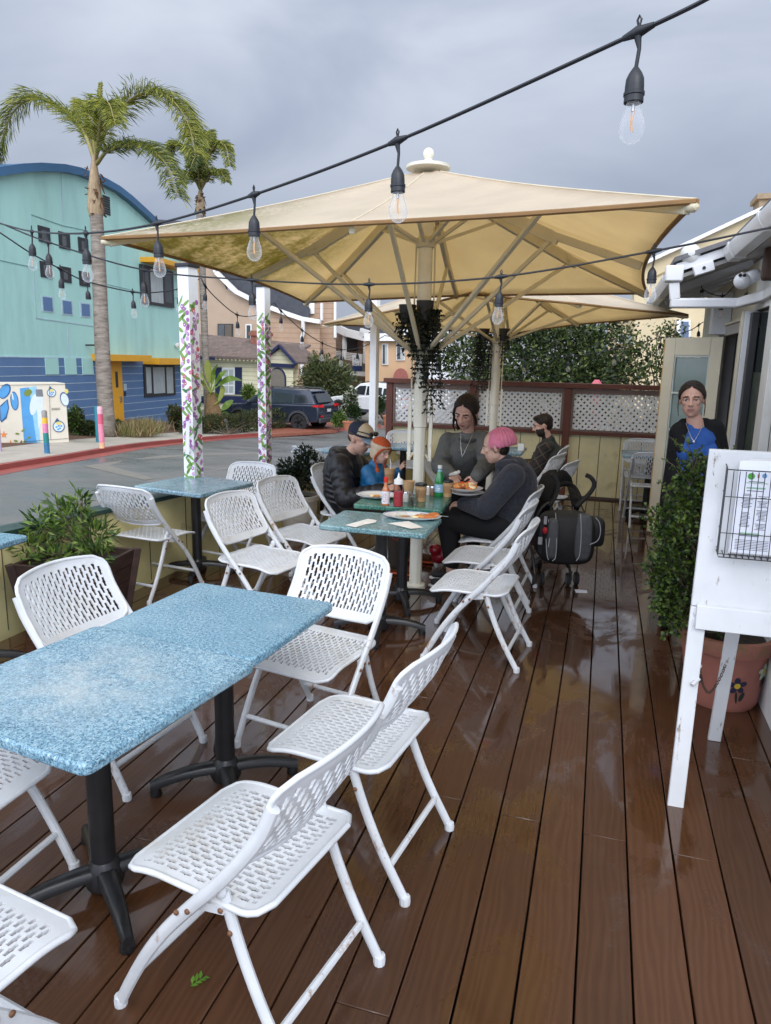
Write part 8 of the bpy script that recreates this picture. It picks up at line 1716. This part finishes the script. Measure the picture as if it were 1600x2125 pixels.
sail([st(1178, 1008, .3), st(1192, 1014, .3), st(1202, 1034, .1), st(1200, 1048, .05), st(1186, 1050, .1), st(1182, 1030, .2)], 'side_panel', V((.01, -.02, 0)))
sail([st(1104, 1060, .25), st(1118, 1050, .1), st(1145, 1045, 0), st(1150, 1060, .05), st(1120, 1110, .2), st(1100, 1120, .3)], 'seat_fabric', V((0, -.03, 0)))
sail([st(1098, 1095, .12), st(1114, 1085, .1), st(1118, 1110, .12), st(1112, 1135, .15), st(1100, 1130, .15)], 'pink_blanket', V((-.02, -.04, 0))).data.materials[0] = cloth('dusty_pink', hexlin(120, 70, 78))
root.children
# diaper backpack hanging from the handles
bag = thing('backpack', 'black and grey backpack with pale piping hanging on the stroller handles', 'bag', st(1170, 1165, -.15)); M_bg = pm('bag_black', (.012, .012, .013), .65, .3, 30, bump=.25, bscale=120); M_gy = pm('bag_grey', (.075, .078, .085), .7, .2, 30, bump=.2, bscale=120); M_pip = pm('pale_piping', (.42, .43, .45), .5)
def pad(x0, x1, y0, y1, d0, d1, nm, mat, par, rad=.22, tap=0):
    """soft rounded bag volume between image bounds at the stroller's depth"""
    b = MB(); n = 28; a = st((x0 + x1) / 2, (y0 + y1) / 2, (d0 + d1) / 2); ex = (st(x1, 0, 0) - st(x0, 0, 0)) ; ex.z = 0; hw = ex.length / 2; ex.normalize(); hh = (st(x0, y0).z - st(x0, y1).z) / 2; ey = V((-ex.y, ex.x, 0)); hd_ = (d1 - d0) / 2; vs = []; L = [(-1, .80), (-.82, .95), (-.4, 1), (.4, 1), (.82, .95), (1, .80)]
    for u_, k_ in L:
        for i in range(n):
            t_ = 2 * math.pi * i / n; cx, cz = math.cos(t_), math.sin(t_); e_ = 2 / 4.2; X_ = math.copysign(abs(cx) ** e_, cx) * hw * k_ * (1 - tap * max(0, cz)); Z_ = math.copysign(abs(cz) ** e_, cz) * hh * k_; vs.append(a + ex * X_ + V((0, 0, Z_)) + ey * (u_ * hd_))
    b.add(vs, [(j * n + i, j * n + (i + 1) % n, (j + 1) * n + (i + 1) % n, (j + 1) * n + i) for j in range(5) for i in range(n)] + [list(range(n - 1, -1, -1)), [5 * n + i for i in range(n)]]); return b.build(nm, mat, par, smooth=60)
pad(1117, 1228, 1060, 1168, -.26, .0, 'main_pouch', M_bg, bag, tap=.06); pad(1192, 1226, 1066, 1164, -.272, -.20, 'grey_panel', M_gy, bag, tap=.05); pad(1134, 1156, 1076, 1160, -.30, -.22, 'side_strip', M_gy, bag); pad(1216, 1250, 1072, 1132, -.22, -.05, 'side_pocket', M_bg, bag); pad(1112, 1134, 1078, 1150, -.24, -.08, 'mesh_pocket', pm('bag_navy', (.016, .017, .022), .7), bag)
b = MB()
for pts in ([(1153, 1064), (1155, 1110), (1153, 1155), (1146, 1164)], [(1205, 1066), (1206, 1110), (1203, 1150), (1196, 1164)], [(1138, 1078), (1141, 1110), (1138, 1135)], [(1133, 1118), (1135, 1150), (1138, 1162)], [(1236, 1074), (1244, 1085), (1246, 1105), (1240, 1122), (1224, 1130)]): b.tube(spline([st(x, y, -.30) for x, y in pts], 4), .0028, 6)
b.build('piping', M_pip, bag)
b = MB(); q = st(1131, 1101, -.30); b.ball(q, (.020, .008, .026), 12, 8); b.build('red_tag', pm('tag_red', hexlin(176, 34, 34), .5), bag, smooth=180); b = MB(); b.box(st(1132, 1080, -.30), (.022, .01, .06)); b.box(st(1121, 1122, -.27), (.03, .01, .055)); b.build('pocket_card', pm('card_grey', (.36, .35, .37), .5, .2, 40), bag)
b = MB(); b.tube(spline([st(1165, 1062, -.1), st(1172, 1050, -.06), st(1186, 1052, -.06), st(1190, 1063, -.1)], 5), .006, 6); b.tube([st(1140, 1064, -.1), st(1148, 1042, -.05)], .006, 6); b.tube([st(1214, 1066, -.1), st(1204, 1044, -.05)], .006, 6); b.build('strap', M_bg, bag)
# red bag under the chairs, dark bag by the pot, scraps on the deck
rbx = at(914, 1178, Z=0); mb = MB(); 
for k in range(7): mb.ball((rbx.x + rnd.uniform(-.05, .05), rbx.y + .05 + rnd.uniform(-.05, .05), rnd.uniform(.05, .17)), (rnd.uniform(.05, .08), rnd.uniform(.05, .08), rnd.uniform(.04, .06)), 12, 8)
rg = thing('red_bag', 'shiny red bag on the deck between the pole and the right hand chairs', 'bag', rbx); fuse(mb, 'pouch', pm('red_vinyl', hexlin(150, 24, 40), .2, .2, 20, bump=.3, bscale=24, coat=.4), rg, .009, 2)
dx = at(672, 1082, Z=0); mb = MB()
for k in range(8): mb.ball((dx.x + rnd.uniform(-.08, .08), dx.y + .1 + rnd.uniform(-.06, .06), rnd.uniform(.06, .30)), (rnd.uniform(.07, .10), rnd.uniform(.06, .09), rnd.uniform(.04, .06)), 12, 8)
dg_ = thing('folded_jacket', 'black quilted jacket heaped behind the capped man\'s chair', 'jacket', dx); fuse(mb, 'quilted_cloth', M_puff, dg_, .010, 2)
b = MB(); b.quad(*[at(x, y, Z=.0015) for x, y in ((1192, 1223), (1218, 1225), (1219, 1231), (1195, 1230))]); b.prism([V(p) for p in b.v[:4]], (0, 0, .0008)); single('paper_scrap', b, M_paper, 'white paper strip lying on the deck in front of the stroller wheel', 'paper')
p = at(408, 2037, Z=.004); ps, ds = [], []
for k in range(7): a = R(60) ; q = p + V((math.cos(a), math.sin(a), 0)) * (k * .006 - .02); s_ = 1 if k % 2 else -1; ps.append(q); e = V((math.cos(a + s_ * .9), math.sin(a + s_ * .9), .25)); ds.append(e.normalized())
ps, ds = np.array([tuple(q) for q in ps]), np.array([tuple(q) for q in ds]); lf_ = leaf_mesh('fallen_leaf', ps, ds, np.tile(np.array([[0, 0, 1.0]]), (7, 1)), np.full(7, .026), np.full(7, .012), [leaf_mat('fallen_green', hexlin(90, 132, 42), hexlin(110, 150, 56))]); tag(lf_, 'small green fallen leaf on the deck boards near the bottom edge', 'leaf')
# dark hedge right behind the lattice
c0 = V((-.6, 10.35, -.4)); bl = [((-1.75 + k * .36, 10.3, .75 + .12 * math.sin(k * 1.7)), (.30, .22, .55)) for k in range(9)]
shrub('hedge', 'dark hedge close behind the lattice panels of the back fence', 'hedge', tuple(c0), bl, 7000, (.07, .04), [T2, T1, T2], stem=.02, inner=.2, stems=3)
